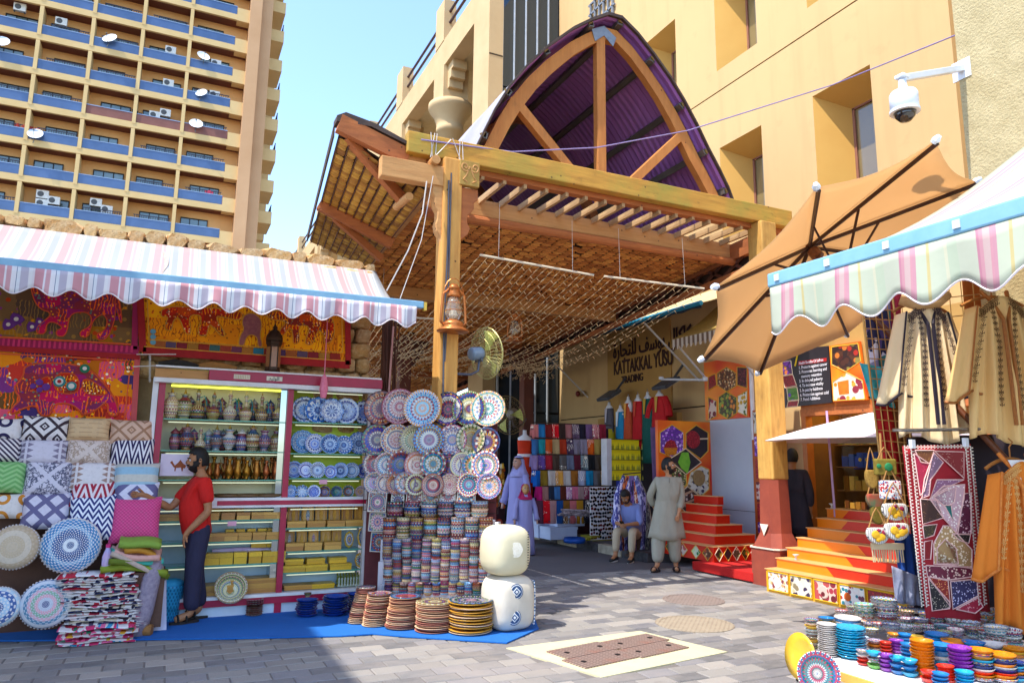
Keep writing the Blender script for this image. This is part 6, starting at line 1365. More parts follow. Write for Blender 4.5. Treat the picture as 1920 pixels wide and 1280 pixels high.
scarf_row(853, 880, us_(996, 1142, 11), ['#a890c4','#5a4480','#c02434','#5e4a3e','#54504e','#7a86a0','#6e1f34','#6a7a80','#22242e','#5f524e','#1f4a34'], SY-.24, 2)
scarf_row(882, 911, us_(999, 1141, 10), ['#2a5ea8','#9a7a20','#d8d0c8','#c08c4c','#d6cfc8','#a86a20','#8f8ea0','#1a96d0','#77747e','#cda860'], SY-.38, 3)
scarf_row(912, 938, us_(1006, 1106, 9), ['#c81478','#c08880','#1f2a3c','#4a86c4','#6a2c18','#b088a4','#e07898','#b8928e','#7a3648'], SY-.5, 4)
scarf_row(938, 980, us_(1006, 1106, 8), ['#6a3a50','#c8141f','#c89896','#1450a0','#7a5228','#e07a7c','#c8901f','#1f1c26'], SY-.62, 5)
q = MB(); a, b = gy(994, 800, SY+.12), gy(1142, 800, SY+.12)
t = thing('scarf_rack', 'stepped timber rack behind the rows of scarves', 'rack', (a.x, SY, 0))
for k, (v, dy) in enumerate(((794,0),(822,-.12),(852,-.24),(881,-.38),(911,-.5),(937,-.62))):
    z = gy(1060, v, SY+dy).z; q = MB(); q.tube([(0, dy+.03, z), (b.x-a.x-.2*(k > 3)*2, dy+.03, z)], .014, 6); q.build('rod', mat('rod_dark', '#4a3428'), t)
q = MB(); q.box(.05, b.x-a.x-.02, .12, .16, .15, 2.45); q.build('back_board', mat('maroon_board', '#4a2630', '#3a1c26', 3), t)
# small perfume shelf
t0 = gy(1146, 822, 12.9); t1 = gy(1210, 900, 12.9); t = thing('perfume_shelf', 'yellow shelf of tiny perfume bottles with a self-glowing back below the hanging dresses', 'shelf unit', (t0.x, 12.9, t1.z))
W_s, H_s = t1.x-t0.x, t0.z-t1.z
YB = MT('self_glowing_yellow', .5); YB.color('#c8b41f'); YB.b.inputs['Emission Color'].default_value = lin('#d8c81f'); YB.b.inputs['Emission Strength'].default_value = .06  # back panel given a faint glow of its own, with no lamp
q = MB(); q.box(0, W_s, .16, .18, 0, H_s); q.build('back_panel', YB.m, t)
q = MB(); q.box(-.12, -.01, -.02, .2, -.1, H_s); q.build('side_panel', WHF, t)
bt = MB(); bt.lathe([(.018,0),(.018,.05),(.006,.06),(.008,.08),(.001,.085)], 6); btm = bt.mesh('perfume_bottle', mat('perfume_glass', '#c8b83a', '#8a9a4a', 60, .15, var=.3))
for k in range(5):
    z = H_s*k/4; q = MB(); q.box(0, W_s, 0, .16, z-.01, z); q.build('shelf_board', mat('dark_glass_edge', '#2a3a30'), t)
    if k < 4:
        for j in range(13): place('perfume_bottle', btm, t, (.03+j*(W_s-.06)/12, .05+.03*(j % 2), z), scale=(1, 1, R(1, 1.6)))
# sunglasses board
a, b, c = gy(1107, 912, 12.7), gy(1166, 912, 12.7), gy(1107, 1012, 12.7); t = thing('sunglasses_board', 'white board crowded with dark sunglasses behind the seated man', 'display board', (a.x, 12.7, c.z))
w, h = b.x-a.x, a.z-c.z; q = MB(); q.box(0, w, 0, .03, 0, h); q.build('board', WHF, t)
sg = MB(); 
for s_ in (-1, 1): sg.lathe([(.028,0),(.026,.006),(.001,.008)], 7, (s_*.032, 0, 0))
sg.box(-.01, .01, -.004, .004, 0, .005); sgm = [sg.mesh('sunglasses', mat('shade_'+c_[1:], c_, rough=.15)) for c_ in ('#141418', '#241a14', '#5a3a10', '#16242a', '#6a1420')]
for r_ in range(13):
    for k in range(7): place('sunglasses', random.choice(sgm), t, (.05+k*(w-.1)/6+R(-.015, .015), -.004, .05+r_*(h-.1)/12+R(-.01, .01)), (pi/2+R(-.3, .3), R(-.5, .5), 0))
# white cartons with wares on the kerb
CAR = mat('white_carton', '#c6cfe4', '#b4bdd6', 3)
def carton(lab, u, v, w, d, h, z=.145, wares=0):
    p = gz(u, v, z); t = thing('carton', lab, 'carton', (p.x+w/2, p.y+d/2, z), 0, 'white cartons before the scarf rack'); q = MB(); q.box(-w/2, w/2, -d/2, d/2, 0, h); q.build('box_body', CAR, t, bevel=.006); q = MB(); q.box(-w/2-.01, w/2+.01, -d/2-.01, d/2+.01, h-.05, h+.003); q.build('lid', CAR, t)
    if wares: 
        q = MB()
        for _ in range(wares): x, y = R(-w/2, w/2), R(-d/2, d/2); q.bar((x, y, h+R(.01, .05)), (x+R(-.12, .12), y+R(-.1, .1), h+R(.01, .07)), .02, .006)
        tag(q.build('folded_spectacles', mat('specs_blue', '#5a7a9a', '#dfe6ee', 60, .2, var=.4), t), kind='stuff')
carton('low white carton, first in the lower row by the kerb', 1009, 1008, .5, .45, .24)
carton('long white carton in the lower row with a red mark', 1032, 1012, .62, .45, .24)
carton('white carton stacked over the low one and topped with spectacles', 1010, 985, .5, .4, .22, .39, 60)
carton('white carton topped with spectacles in the middle of the pile', 1045, 987, .65, .42, .22, .39, 80)
carton('taller white carton behind with striped cloths on top', 1092, 985, .5, .5, .42, .2, 0)
p = gy(1085, 966, 12.9); q = MB()
for k in range(12): q.tube([(-.5+R(0,.2), R(0,.1), R(0,.12)), (0+R(0,.3), R(-.1,.1), R(0,.1)), (.5, R(-.1,.1), R(-.1,.05))], .02, 5)
tag(q.build('striped_cloths', mat('pale_cloths', '#cfc0c4', '#3a3038', 14), None, p), 'loose pile of pale striped cloths on the cartons', 'cloth pile')
p = gz(1112, 1014, .145); 
for k in range(3): q = MB(); q.box(-.34, .34, -.16, .16, 0, .035); tag(q.build('tray_of_goods', mat('tray_yellow', '#a8a01f', '#6a5a1a', 30), None, (p.x+.1+k*.06, p.y+.15, .146+k*.037), (0, 0, .1*k)), '%s olive yellow tray of small goods on the kerb' % ORD[k], 'tray', 'trays beside the seated man')
p = gz(1082, 1018, .145); q = MB(); q.lathe([(.001,0),(.2,0),(.22,.05),(.2,.1),(.17,.05),(.001,.04)], 18); tag(q.build('blue_bowl_of_trinkets', mat('blue_tub', '#1454b0', rough=.4), None, (p.x, p.y+.1, .146), smooth=True), 'flat blue tub of trinkets on the kerb', 'tub')
# blue counter with yellow packs, and bundle of patterned scarves
p = gy(1171, 905, 12.3); t = thing('blue_display', 'dark blue display box with two yellow packs', 'display box', (p.x, 12.3, gy(1171, 955, 12.3).z)); q = MB(); q.box(0, .42, 0, .3, 0, .55); q.build('box_body', mat('royal_blue', '#14247a', '#101c60', 3), t)
for z in (.04, .30): q = MB(); q.box(.1, .34, -.02, 0, z, z+.18); q.build('pack', mat('yellow_pack', '#d8a41f', '#b8841a', 20), t)
base = gz(1192, 1052, .0); t = thing('scarf_bundle', 'bundle of long purple, orange and navy patterned scarves hanging beside the seated man', 'scarf bundle', (base.x+.15, base.y+.3, .15))
SC = [('#3f3f86','#d8d0e8'),('#c8662a','#5a1f2a'),('#6a6aa8','#e0d8e8'),('#1c1c40','#6a5a9a'),('#8a6ab0','#2a2450'),('#b85a2a','#f0d8c0'),('#5a5a98','#c8c8e8'),('#2a2a58','#a098c8'),('#8a8478','#3a3438')]
for k, (c1, c2) in enumerate(SC):
    x0 = -.30+k*.072; q = MB(); q.tube([(x0*.45, R(-.05,.05), 1.30), (x0*1.0, R(-.06,.06), .95), (x0*1.25, R(-.06,.06), .5), (x0*1.0+R(-.04,.04), R(-.06,.04), .01)], [.03,.065,.07,.06], 8)
    m = MT('long_scarf', .85); x, y, z = m.xyz(); m.color(m.mix(m.noise(9, 4, m.vec(x*3, y*3, z*1.0)) > .52, c1, c2)); q.build('long_scarf', m.m, t, smooth=True)
q = MB(); q.tube([(-.18, 0, 1.33), (.2, 0, 1.36)], .012, 6); q.build('rail', MATS['rail_dark'], t)
# hanging toys and bags near the two robed dummies
t = thing('toy_rack', 'rack crowded with tiny orange and yellow plush toys behind the ceramics', 'toy rack', (6.6, 14.6, 0))
q = MB(); a, b = gy(893, 875, 14.6), gy(950, 1000, 14.6); q.box(a.x-6.6, b.x-6.6, .1, .14, .1, a.z); q.build('back_board', mat('maroon_board', '#4a2630'), t)
q = MB()
for _ in range(170):
    u, v = R(896, 948), R(874, 950); p = gy(u, v, 14.6+R(-.06, .04)); q.lathe([(.001,-.05),(.03,-.03),(.038,0),(.02,.03),(.028,.05),(.001,.08)], 6, p-Vector((6.6, 14.6, 0)))
m = MT('plush', .9); m.color(m.ramp(m.isl(), ['#d8901f', '#c85a14', '#e8b83a', '#b84a14', '#e0c060', '#8a2a14', '#c87a1f', '#e8d8b0'])); tag(q.build('plush_toys', m.m, t, smooth=True), kind='stuff')
q = MB()
for _ in range(26):
    u, v = R(905, 942), R(968, 1000); p = gy(u, v, 14.5+R(-.05, .05)); q.lathe([(.001,-.10),(.07,-.07),(.08,0),(.05,.06),(.001,.07)], 8, p-Vector((6.6, 14.6, 0)))
m = MT('pink_bags', .6); m.color(m.ramp(m.isl(), ['#c8244a', '#d8402a', '#b82a7a', '#d8543a', '#8a1f3a'])); tag(q.build('little_bags', m.m, t, smooth=True), kind='stuff')
p = gy(953, 905, 14.4); q = MB(); q.lathe([(.001,-.16),(.06,-.12),(.05,0),(.03,.05),(.05,.09),(.001,.16)], 8, p-Vector((6.6, 14.6, 0))); q.build('blue_toy', mat('blue_plush', '#1f9ab8', '#147a98', 10, .9), t, smooth=True)

# ================================================================ spice shop: red corner steps, posters, white wall
def picmat(name, c1, cols, sc=18, seed=0, bgc=None, flat=True):
    m = MT(name, .45); f = m.xyz(); v = m.voro(sc); c = m.sep(v.outputs['Color']); dd = X(m.t, v.outputs['Distance']); o = m.ramp(c[0], cols); o = m.mix((dd > .5)*.9, o, c1); n = m.noise(3, 3); o = m.mix((n > .62)*(.9 if bgc else 0), o, bgc or c1); m.color(o); return m.m
SAF = picmat('saffron_print', '#7a1420', ['#b81828', '#8a1018', '#c8303a', '#a01420'], 60); CRO = picmat('crocus_print', '#5a2a8a', ['#b86ae0', '#8a3ac0', '#d8a8f0', '#6a2aa0', '#e0c8f0'], 22)
NUT = picmat('nuts_print', '#4a2a1a', ['#c89a6a', '#a8703a', '#e0c090', '#8a4a24', '#c04a2a'], 24); NUTG = picmat('nuts_green_print', '#3a3a20', ['#a8b85a', '#d8c88a', '#7a8a30', '#e0d0a0', '#8a2030'], 26)
DRK = mat('dark_print', '#2c2226', '#3c2c30', 6, .45); GRNP = mat('green_print', '#5aa82a', '#8ac83a', 8, .45); OLI = picmat('fruit_print', '#2c2420', ['#c8a02a', '#d8801f', '#8a9a30', '#5a7020'], 14)
DAT = picmat('dates_print', '#d8c0b0', ['#8a2030', '#a83040', '#6a1420', '#b84a4a'], 10); TEA = picmat('tea_print', '#d8d0c0', ['#3a2a4a', '#c8b890', '#8a7a5a', '#e0d8c8'], 14); SPO = picmat('spoon_print', '#e8e4de', ['#b83a2a', '#e8e4de', '#d8702a', '#2a7a8a', '#e8e4de', '#6a2a4a'], 20)
BASIL = picmat('bowl_print', '#e0d8cc', ['#c8a06a', '#a85a2a', '#e0c8a0', '#8a3a3a'], 20)
OR1 = MT('orange_red_print', .4); f = OR1.xyz(); OR1.color(OR1.ramp(OR1.noise(1.1, 1), ['#c81a08', '#d8280a', '#ea6a10', '#f09018', '#d83008'], False, [0, .35, .5, .62, .8])); ORP = OR1.m
WLN = mat('white_line', '#f0d8b0', rough=.5); YLN = mat('yellow_line', '#e8b43a', rough=.5)
def frame_(poly, w, m_, par, d, nm='outline'):
    q = MB(); k = len(poly)
    for i in range(k): q.bar(Vector(poly[i])+d, Vector(poly[(i+1) % k])+d, w, .004, up=(1, 0, 0) if abs(d.x) > abs(d.y) else (0, 1, 0)) if False else q.tube([Vector(poly[i])+d, Vector(poly[(i+1) % k])+d], w/2, 4)
    return q.build(nm, m_, par)
# wing wall with hexagon pictures, faces the camera side (y = 11.1)
HY = 11.1
a = gy(1233, 787, HY); b = gy(1331, 792, HY); t = thing('spice_poster_wall', 'orange poster wall with hexagon pictures of saffron, nuts and leaves behind the bearded man', 'poster wall', (a.x, HY, 0)); zt1 = a.z; W1_ = b.x-a.x
q = MB(); q.box(0, W1_, 0, .08, .15, zt1); q.build('panel', ORP, t)
def hp(L): return [Vector((gy(1200+x/3.765, 760+y/3.765, HY).x-a.x, -.006, gy(1200+x/3.765, 760+y/3.765, HY).z)) for x, y in L]
def pic(L, mm, nm, par, dy=0, line=YLN):
    P = hp(L); P = [p+Vector((0, -dy, 0)) for p in P]; q = MB(); q.prism(P, (0, .005, 0)); o = q.build(nm, mm, par); frame_(P, .02, line, o, Vector((0, -.003, 0))); return o
c = pic([(140,190),(225,135),(305,190),(305,330),(225,365),(140,330)], CRO, 'crocus_picture', t)
pic([(165,285),(180,250),(215,238),(250,255),(262,290)], SAF, 'saffron_heap', t, .008, None) if False else None
q = MB(); q.prism(hp([(163,300),(185,255),(212,240),(240,250),(262,300)]), (0, -.006, 0)); q.build('saffron_heap', SAF, t, (0, -.006, 0)); q = MB(); q.prism(hp([(160,298),(262,298),(250,350),(180,350)]), (0, -.006, 0)); q.build('gilt_bowl', mat('gilt_print', '#d88a1a', '#a85a10', 40, .4), t, (0, -.007, 0))
pic([(322,195),(395,138),(478,190),(478,320),(425,375),(322,300)], DRK, 'spoon_picture', t); p = hp([(372,240)])[0]; q = MB(); q.lathe([(.17,0),(.16,.006),(.001,.006)], 18); q.build('spoon_of_saffron', SAF, t, p+Vector((0, -.006, 0)), (pi/2, 0, 0), ); q = MB(); q.prism(hp([(420,230),(476,228),(476,238),(420,240)]), (0, -.006, 0)); q.build('spoon_handle', WLN, t, (0, -.006, 0))
pic([(180,425),(245,405),(325,485),(325,560),(235,635),(180,580)], NUTG, 'nuts_picture', t)
pic([(355,470),(430,425),(485,450),(485,590),(430,640),(330,570)], TEA, 'spice_bowl_picture', t); p = hp([(412,510)])[0]; q = MB(); q.lathe([(.15,0),(.14,.006),(.001,.006)], 18); q.build('bowl_of_seeds', mat('seed_print', '#a88a5a', '#8a6a40', 50), t, p+Vector((0, -.010, 0)), (pi/2, 0, 0))
pic([(200,380),(318,303),(428,400),(318,485)], DRK, 'leaf_picture', t, .012, WLN); P = hp([(262,400),(290,330),(335,330),(350,400),(330,480),(285,440)]); q = MB(); q.prism(P, (0, -.004, 0)); q.build('green_leaf', GRNP, t, (0, -.016, 0))
pic([(225,665),(330,570),(438,655),(325,757)], picmat('bark_print', '#3a1c14', ['#5a2c1c', '#c89a7a', '#3a1a14', '#e0c8b8', '#6a3420'], 16), 'spice_tray_picture', t, .014, WLN)
for (x0, y0, x1, y1) in ((262,640,370,590),(290,690,410,640)):
    P = hp([(x0, y0), (x1, y1), (x1+5, y1+14), (x0+5, y0+14)]); q = MB(); q.prism(P, (0, -.004, 0)); q.build('tray_rib', mat('rib_tan', '#c89a78'), t, (0, -.018, 0))
# white wall and the poster above it (x = const)
WX = gy(1331, 792, HY).x
t = thing('white_wall', 'plain white shop wall panel above the red corner steps', 'wall', (WX, 10, 0))
y1_ = gx(1412, 880, WX).y; zW = gx(1370, 785, WX).z
q = MB(); q.box(0, .1, y1_-10, HY-10, .15, zW); q.build('panel', mat('white_panel', '#b8bcc6', '#a8acb8', 1, .35), t)
q = MB(); q.box(-.004, .0, y1_-10, HY-10, gx(1380, 956, WX).z-.004, gx(1380, 956, WX).z+.004); q.build('panel_seam', JT, t)
t = thing('upper_spice_poster', 'red poster with hexagon pictures of nuts and fruit over the white wall', 'poster', (WX, 10, zW)); zU = gx(1360, 685, WX).z
yl, yr = gx(1323, 740, WX).y, gx(1404, 740, WX).y
q = MB(); q.box(-.02, .1, yr-10, yl-10, .004, zU-zW+.12); q.build('panel', ORP, t)
def xp(L): 
    o = []
    for x, y in L: p = gx(1180+x/5.334, 660+y/5.334, WX); o.append(Vector((-.024, p.y-10, p.z-zW)))
    return o
def picx(L, mm, nm, par, line=YLN, f=xp):
    P = f(L); q = MB(); q.prism(P[::-1], (-.004, 0, 0)); o = q.build(nm, mm, par); frame_(P, .016, line, o, Vector((-.006, 0, 0))); return o
picx([(890,210),(985,150),(1080,210),(1080,340),(985,395),(890,330)], NUT, 'nut_bowl_picture', t); picx([(800,250),(870,215),(885,330),(800,385)], SAF, 'seed_picture', t)
picx([(1090,150),(1190,155),(1190,360),(1090,330)], picmat('petal_print', '#4a1c24', ['#6a2430', '#3a1820', '#8a3040'], 30), 'petal_picture', t)
picx([(905,450),(985,395),(1085,455),(1085,610),(1000,670),(905,610)], OLI, 'fruit_picture', t); picx([(800,450),(885,490),(885,640),(805,680)], DAT, 'berry_picture', t); picx([(1095,440),(1190,385),(1190,640),(1095,600)], picmat('lemon_print', '#e8e0d0', ['#d8b42a', '#e8e0d0', '#c89a1f', '#5a6a2a'], 14), 'lemon_picture', t)
q = MB(); yq = gx(1410, 740, WX).y; q.tube([(0, yq-10, -.4), (0, yq-10, .9)], .04, 8); q.build('white_pipe', WHF, t)
# framed column of small pictures between white wall and the post
t = thing('picture_column', 'orange framed column of small spice pictures behind the red-based post', 'poster column', (WX, 9, 0))
ya, yb = gx(1413, 900, WX-.03).y, gx(1436, 900, WX-.03).y
q = MB(); q.box(-.03, .08, yb-9-.3, ya-9, .15, gx(1425, 768, WX).z); q.build('panel', mat('orange_frame', '#b8581a', '#98461a', 3, .4), t)
for k, (v0, v1, mm) in enumerate(((772,812,TEA),(818,855,CRO),(860,897,SAF),(903,940,DAT),(943,975,SAF),(978,998,CRO))):
    z0_, z1_ = gx(1425, v1, WX).z, gx(1425, v0, WX).z; q = MB(); q.box(-.042, -.031, yb-9-.26, ya-9-.07, z0_, z1_); q.build('picture', mm, t)
# red corner steps
CX_, CYs = 7.95, 9.30
t = thing('red_corner_steps', 'red and orange stepped corner display with a band of diamond pictures', 'stepped display', (CX_, CYs, .15))
L_ = [1.12, .98, .82, .66, .50, .34]
zs = [0, .24, .385, .53, .675, .82, .965]
for k in range(6):
    r = .20*k*0.95; q = MB(); q.box(r, max(r+.12, L_[k]+r*.35), r, 1.6, zs[k]+(.001 if k else 0), zs[k+1]-.012)
    o = q.build('step', mat('step_red', '#c81c0a', '#d8300c', 1.5, .35) if k < 1 else mat('step_red', '#c81c0a'), t)
    q = MB(); q.box(r-.012, max(r+.12, L_[k]+r*.35)+.012, r-.012, 1.6, zs[k+1]-.011, zs[k+1]); q.build('edge_strip', mat('step_edge', '#e8b070', rough=.5), o)
for k, (dx, mm) in enumerate(((.10, OLI),(.28, DRK),(.46, NUTG),(.64, OLI),(.84, CRO),)):
    q = MB(); q.prism([(dx-.085, -.004, .12), (dx, -.004, .01), (dx+.085, -.004, .12), (dx, -.004, .225)], (0, .004, 0)); o = q.build('diamond_picture', mm, t); frame_([(dx-.085, -.008, .12), (dx, -.008, .01), (dx+.085, -.008, .12), (dx, -.008, .225)], .012, YLN if k % 2 else WLN, o, Vector((0, 0, 0)))
for k, (dy, mm) in enumerate(((.14, NUT),(.42, picmat('green_leaf_print', '#d8d8c0', ['#1f7a3a', '#3a9a4a', '#c8d8a0'], 14)),(.75, DAT),(1.1, OLI))):
    q = MB(); P = [(-.004, dy-.12, .12), (-.004, dy, .01), (-.004, dy+.12, .12), (-.004, dy, .225)]; q.prism(P, (.004, 0, 0)); o = q.build('diamond_picture', mm, t); frame_([(x-.004, y, z) for x, y, z in P], .012, YLN, o, Vector((0, 0, 0)))
# red carpet on a low slab
m = MT('red_carpet', .95); m.color(m.mix(m.noise(50, 3), '#c8140c', '#a80e0a')); m.bump(m.noise(150, 2), .006, .7)
q = MB(); q.box(7.72, 9.4, 8.22, 9.55, .02, .152)
tag(q.build('red_carpet', m.m, bevel=.012), 'bright red carpet covering the low slab before the corner steps', 'carpet')
# ================================================================ orange steps with a band of pictures, before the glass shop
OX, OY = 7.45, 7.68
t = thing('orange_steps', 'wide orange and red stepped display with food pictures along its foot', 'stepped display', (OX, OY, 0))
ORA = mat('step_orange', '#e8780a', '#f08a10', 1.2, .35); RED_ = mat('step_red', '#c81c0a')
for k in range(7):
    x0 = .20*k; y1 = -.0-.03*k*0; z0_ = 0 if k == 0 else .30+.128*(k-1); z1_ = .30+.128*k
    q = MB(); q.box(x0, 1.5, -1.98, y1, z0_+(.001 if k else 0), z1_-.012); q.cur = 0
    o = q.build('step', (mat('picture_base_yellow', '#e0a818', '#d89a10', 2, .4) if k == 0 else ORA), t)
    if k:
        q = MB(); f_ = [.82, .95, .98, .72, .52, .38][k-1]; q.prism([(x0-.003, -1.98, z0_+.002), (x0-.003, -f_-.12*(1 if k < 4 else -1), z0_+.002), (x0-.003, -f_, z1_-.013), (x0-.003, -1.98, z1_-.013)], (.002, 0, 0)); q.build('red_print', RED_, o)
    q = MB(); q.box(x0-.014, 1.5, -1.98, y1+.014, z1_-.011, z1_); q.build('edge_strip', mat('step_edge', '#e8b070'), o)
for k, mm in enumerate((BASIL, TEA, DAT, SPO, SAF)):
    y0 = -.03-k*.385; q = MB(); q.box(-.008, -.002, y0-.36, y0-.01, .035, .27); o = q.build('food_picture', mm, t); P = [(-.012, y0-.36, .035), (-.012, y0-.01, .035), (-.012, y0-.01, .27), (-.012, y0-.36, .27)]; frame_(P, .014, mat('yellow_rim', '#e8b418', rough=.4), o, Vector((0,0,0)))
for k, (y0, r) in enumerate(((-.20, .07), (-.95, .08), (-1.3, .05))):
    q = MB(); q.lathe([(r,0),(r*.9,.004),(.001,.004)], 14); q.build('printed_bowl', (mat('bowl_white_print', '#e8e4e0'), DAT, mat('orange_print', '#d8601a'))[k], t, (-.009, y0, .14), (0, -pi/2, 0))
for (u, v, lab, sx) in ((1561, 972, 'small glass dish of saffron at the top end of the orange steps', 1), (1492, 1040, 'tiny clear cup left on a lower orange step', .6)):
    p = gx(u, v, OX+(1.22 if sx == 1 else .26)); q = MB(); q.lathe([(.001,0),(.03,0),(.012,.02),(.012,.04),(.045,.07),(.04,.07),(.01,.045),(.001,.045)], 12); zz_ = .30+.128*(6 if sx == 1 else 1); tag(q.build('glass_dish', mat('dish_glass', '#d8d0c8', rough=.08), None, (OX+(1.22 if sx == 1 else .26), p.y, zz_+.001), smooth=True), lab, 'dish')
# ---- glass shop front behind the steps (x = 9.0)
GX_ = 9.0; t = thing('spice_shop', 'glass fronted spice shop with timber beam and shelves glowing inside', 'shop', (GX_, 7, 0))
yA, yB = 8.35, 4.6
def gb(nm, mm, x0, x1, y0, y1, z0, z1, **k): q = MB(); q.box(x0, x1, y0-7, y1-7, z0, z1); return q.build(nm, mm, t, **k)
zb1, zb2 = 2.42, 2.70
gb('timber_lintel', WR, -.05, .12, yB, yA, zb1, zb1+.11); gb('timber_lintel', WO if False else mat('lintel_orange', '#b8661c', '#9c5218', 3, .5), -.03, .12, yB, yA, zb1+.111, zb1+.2)
gb('door_post', mat('lintel_orange', '#b8661c'), -.04, .1, yA-.09, yA, .15, zb1); gb('door_post', mat('orange_print', '#d8601a', rough=.4), -.06, .1, 5.35, 5.56, .15, zb1+.3)
gb('wall_above', mat('sign_tan', '#9c7644'), -.05, .7, yB, yA, 2.64, 3.72)
gb('back_wall', mat('shop_back', '#8a5a1f', '#5e3a14', 1.5, .6), .84, .88, yB, yA, .15, 2.69); gb('interior_floor', mat('shop_floor', '#7a4a20', '#5a3418', 2, .3), .13, .84, yB, yA, .10, .15); gb('interior_side', mat('shop_back', '#8a5a1f'), .13, .84, yA-.0, yA+.05, .15, 2.66)
gb('interior_ceiling', mat('shop_ceiling', '#a88a3a', '#8a6a2a', 1.5), .13, .84, yB, yA, 2.60, 2.638)
LT = MT('shop_lamp', .3); LT.b.inputs['Emission Color'].default_value = lin('#ffd86a'); LT.b.inputs['Emission Strength'].default_value = 10; LT.color('#fff0c0')
for y_ in (5.9, 6.6, 7.3, 7.9): gb('ceiling_lamp', LT.m, .4, .52, y_, y_+.2, 2.57, 2.595)
GP = MT('clear_glass', .02, 0, .5); GP.b.inputs['Transmission Weight'].default_value = 1.0; GP.b.inputs['IOR'].default_value = 1.1; GP.color('#f0f4f0')
for (y0, y1) in ((5.58, 6.44), (6.47, 7.05), (7.08, 7.66)): gb('glass_pane', GP.m, .0, .008, y0, y1, .2, zb1-.005)
gb('glass_mullion', mat('steel_edge', '#a8a090', metal=.6, rough=.3), -.01, .02, 6.44, 6.47, .2, zb1-.003)
# goods inside
shc = [('#7a8a2a', '#a8b03a'), ('#1f3f9a', '#e8c83a'), ('#c89a2a', '#8a5a1a')]
for r_, z in enumerate((2.0, 1.66, 1.3, .95, .6)):
    gb('shelf_board', mat('shelf_wood', '#6a4418', '#8a5a24', 4), .6, .84, 5.6, 8.3, z-.02, z)
    y = 5.65; k = 0
    while y < 8.2:
        w = R(.07, .13); h = R(.14, .24); c = [['#8a9a2a','#a8a83a','#c8b84a','#6a7a2a'], ['#1f3fa8','#24469a','#1a3488','#c8a83a'], ['#c89a2a','#b0801f','#d8b04a','#8a5a1a'], ['#8a4a1f','#a8702a','#c8903a','#6a3a1a'], ['#5a3418','#8a5a24','#a8742a','#c8a04a']][r_][k % 4]
        gb('package', mat('pack_'+c[1:], c, None, 20, .4), .62, .72, y, y+w-.01, z+.001, z+h); y += w+.01; k += 1
gb('blue_display_case', mat('royal_blue', '#14247a'), .16, .4, 6.0, 7.6, 1.62, 1.64)
for k in range(13):
    q = MB(); q.box(.2, .25, 6.05+k*.118-7, 6.05+k*.118+.105-7, 1.645, 1.86); o = q.build('blue_packet', mat('blue_packet', '#1f48b8', '#18389a', 6, .4), t); q = MB(); q.lathe([(.03, 0), (.001, .004)], 7); q.build('gold_print', mat('gold_print', '#e8c030', rough=.4), o, (.197, 6.1+k*.118-7, 1.76), (0, -pi/2, 0))
for (y_, z_, c, w) in ((6.25, 2.18, '#d8c81f', .12), (6.0, 1.25, '#d8c02a', .2), (5.85, 1.9, '#1f8ab8', .1), (7.0, 2.2, '#2a9ab8', .1), (5.75, 1.78, '#c8a01f', .22)):
    gb('window_sticker', mat('sticker_'+c[1:], c, rough=.4), -.006, -.002, y_, y_+w, z_-.1, z_+.06)
gb('counter', mat('counter_red', '#7a2a18', '#5a1f14', 3, .4), .2, .55, 5.7, 7.4, .15, .9)
# seven benefits poster (x = 8.93)
p7 = thing('health_benefits_poster', 'black poster headed with a yellow seven listing health benefits of saffron', 'poster', (8.9, 7, 2.7))
f7 = lambda L: [Vector((-.012, gx(1400+x/4.572, 620+y/4.572, 8.9).y-7, gx(1400+x/4.572, 620+y/4.572, 8.9).z-2.7)) for x, y in L]
Q = f7([(285,165),(705,130),(735,615),(292,662)]); q = MB(); q.prism(Q[::-1], (.04, 0, 0)); q.build('panel', mat('poster_black', '#221c22', '#2c2226', 3, .4), p7)
for L, mm in (([(300,270),(385,255),(400,370),(310,385)], picmat('field_print', '#4a2a6a', ['#d8902a', '#5a2a8a', '#8a3ab0', '#c86a2a'], 14)), ([(310,390),(402,375),(435,470),(335,490)], SAF), ([(350,492),(438,482),(455,590),(362,600)], picmat('violet_field', '#5a8a2a', ['#6aa82a', '#6a3ab0', '#4a7a1f'], 16)), ([(362,605),(455,595),(440,648),(352,655)], SAF)):
    P = f7(L); q = MB(); q.prism([p_+Vector((-.003,0,0)) for p_ in P][::-1], (.003, 0, 0)); o = q.build('picture', mm, p7); frame_(P, .014, WLN, o, Vector((-.005, 0, 0)))
WTX = mat('poster_white_ink', '#e8e4e8'); RTX = mat('poster_red', '#b81c1c'); YTX = mat('poster_yellow', '#e8c41f')
P = f7([(450,262),(690,232),(690,262),(450,296)]); q = MB(); q.prism([p_+Vector((-.002,0,0)) for p_ in P][::-1], (.002, 0, 0)); q.build('heading_band', RTX, p7)
def t7(body, x, y, size, mm, sx=.8): p_ = f7([(x, y)])[0]; return text(body, size, mm, p7, p_+Vector((-.006, 0, 0)), rot_, .001, 'lettering', sx=sx)
t7('7', 408, 305, .30, YTX, .8); t7('Health Benefits Of Saffron', 455, 290, .060, WTX, .74)
for (b_, x, y) in (('1. Protects against cancer',453,330),('2. Promotes learning and',456,368),('memory retention',475,404),('3. In delayed puberty',458,444),('4. To increase vitality',461,484),('5. In patchy baldness',463,524),('6. Protection against cold',466,564),('7. Food Additives',470,602)): t7(b_, x, y, .066, WTX, .80)
t = thing('spice_side_poster', 'orange and white poster with a honey jar and spices beside the black one', 'poster', (8.9, 7, 2.7))
Q = f7([(712,130),(970,90),(1035,590),(745,610)]); q = MB(); q.prism(Q[::-1], (.04, 0, 0)); q.build('panel', ORP, t)
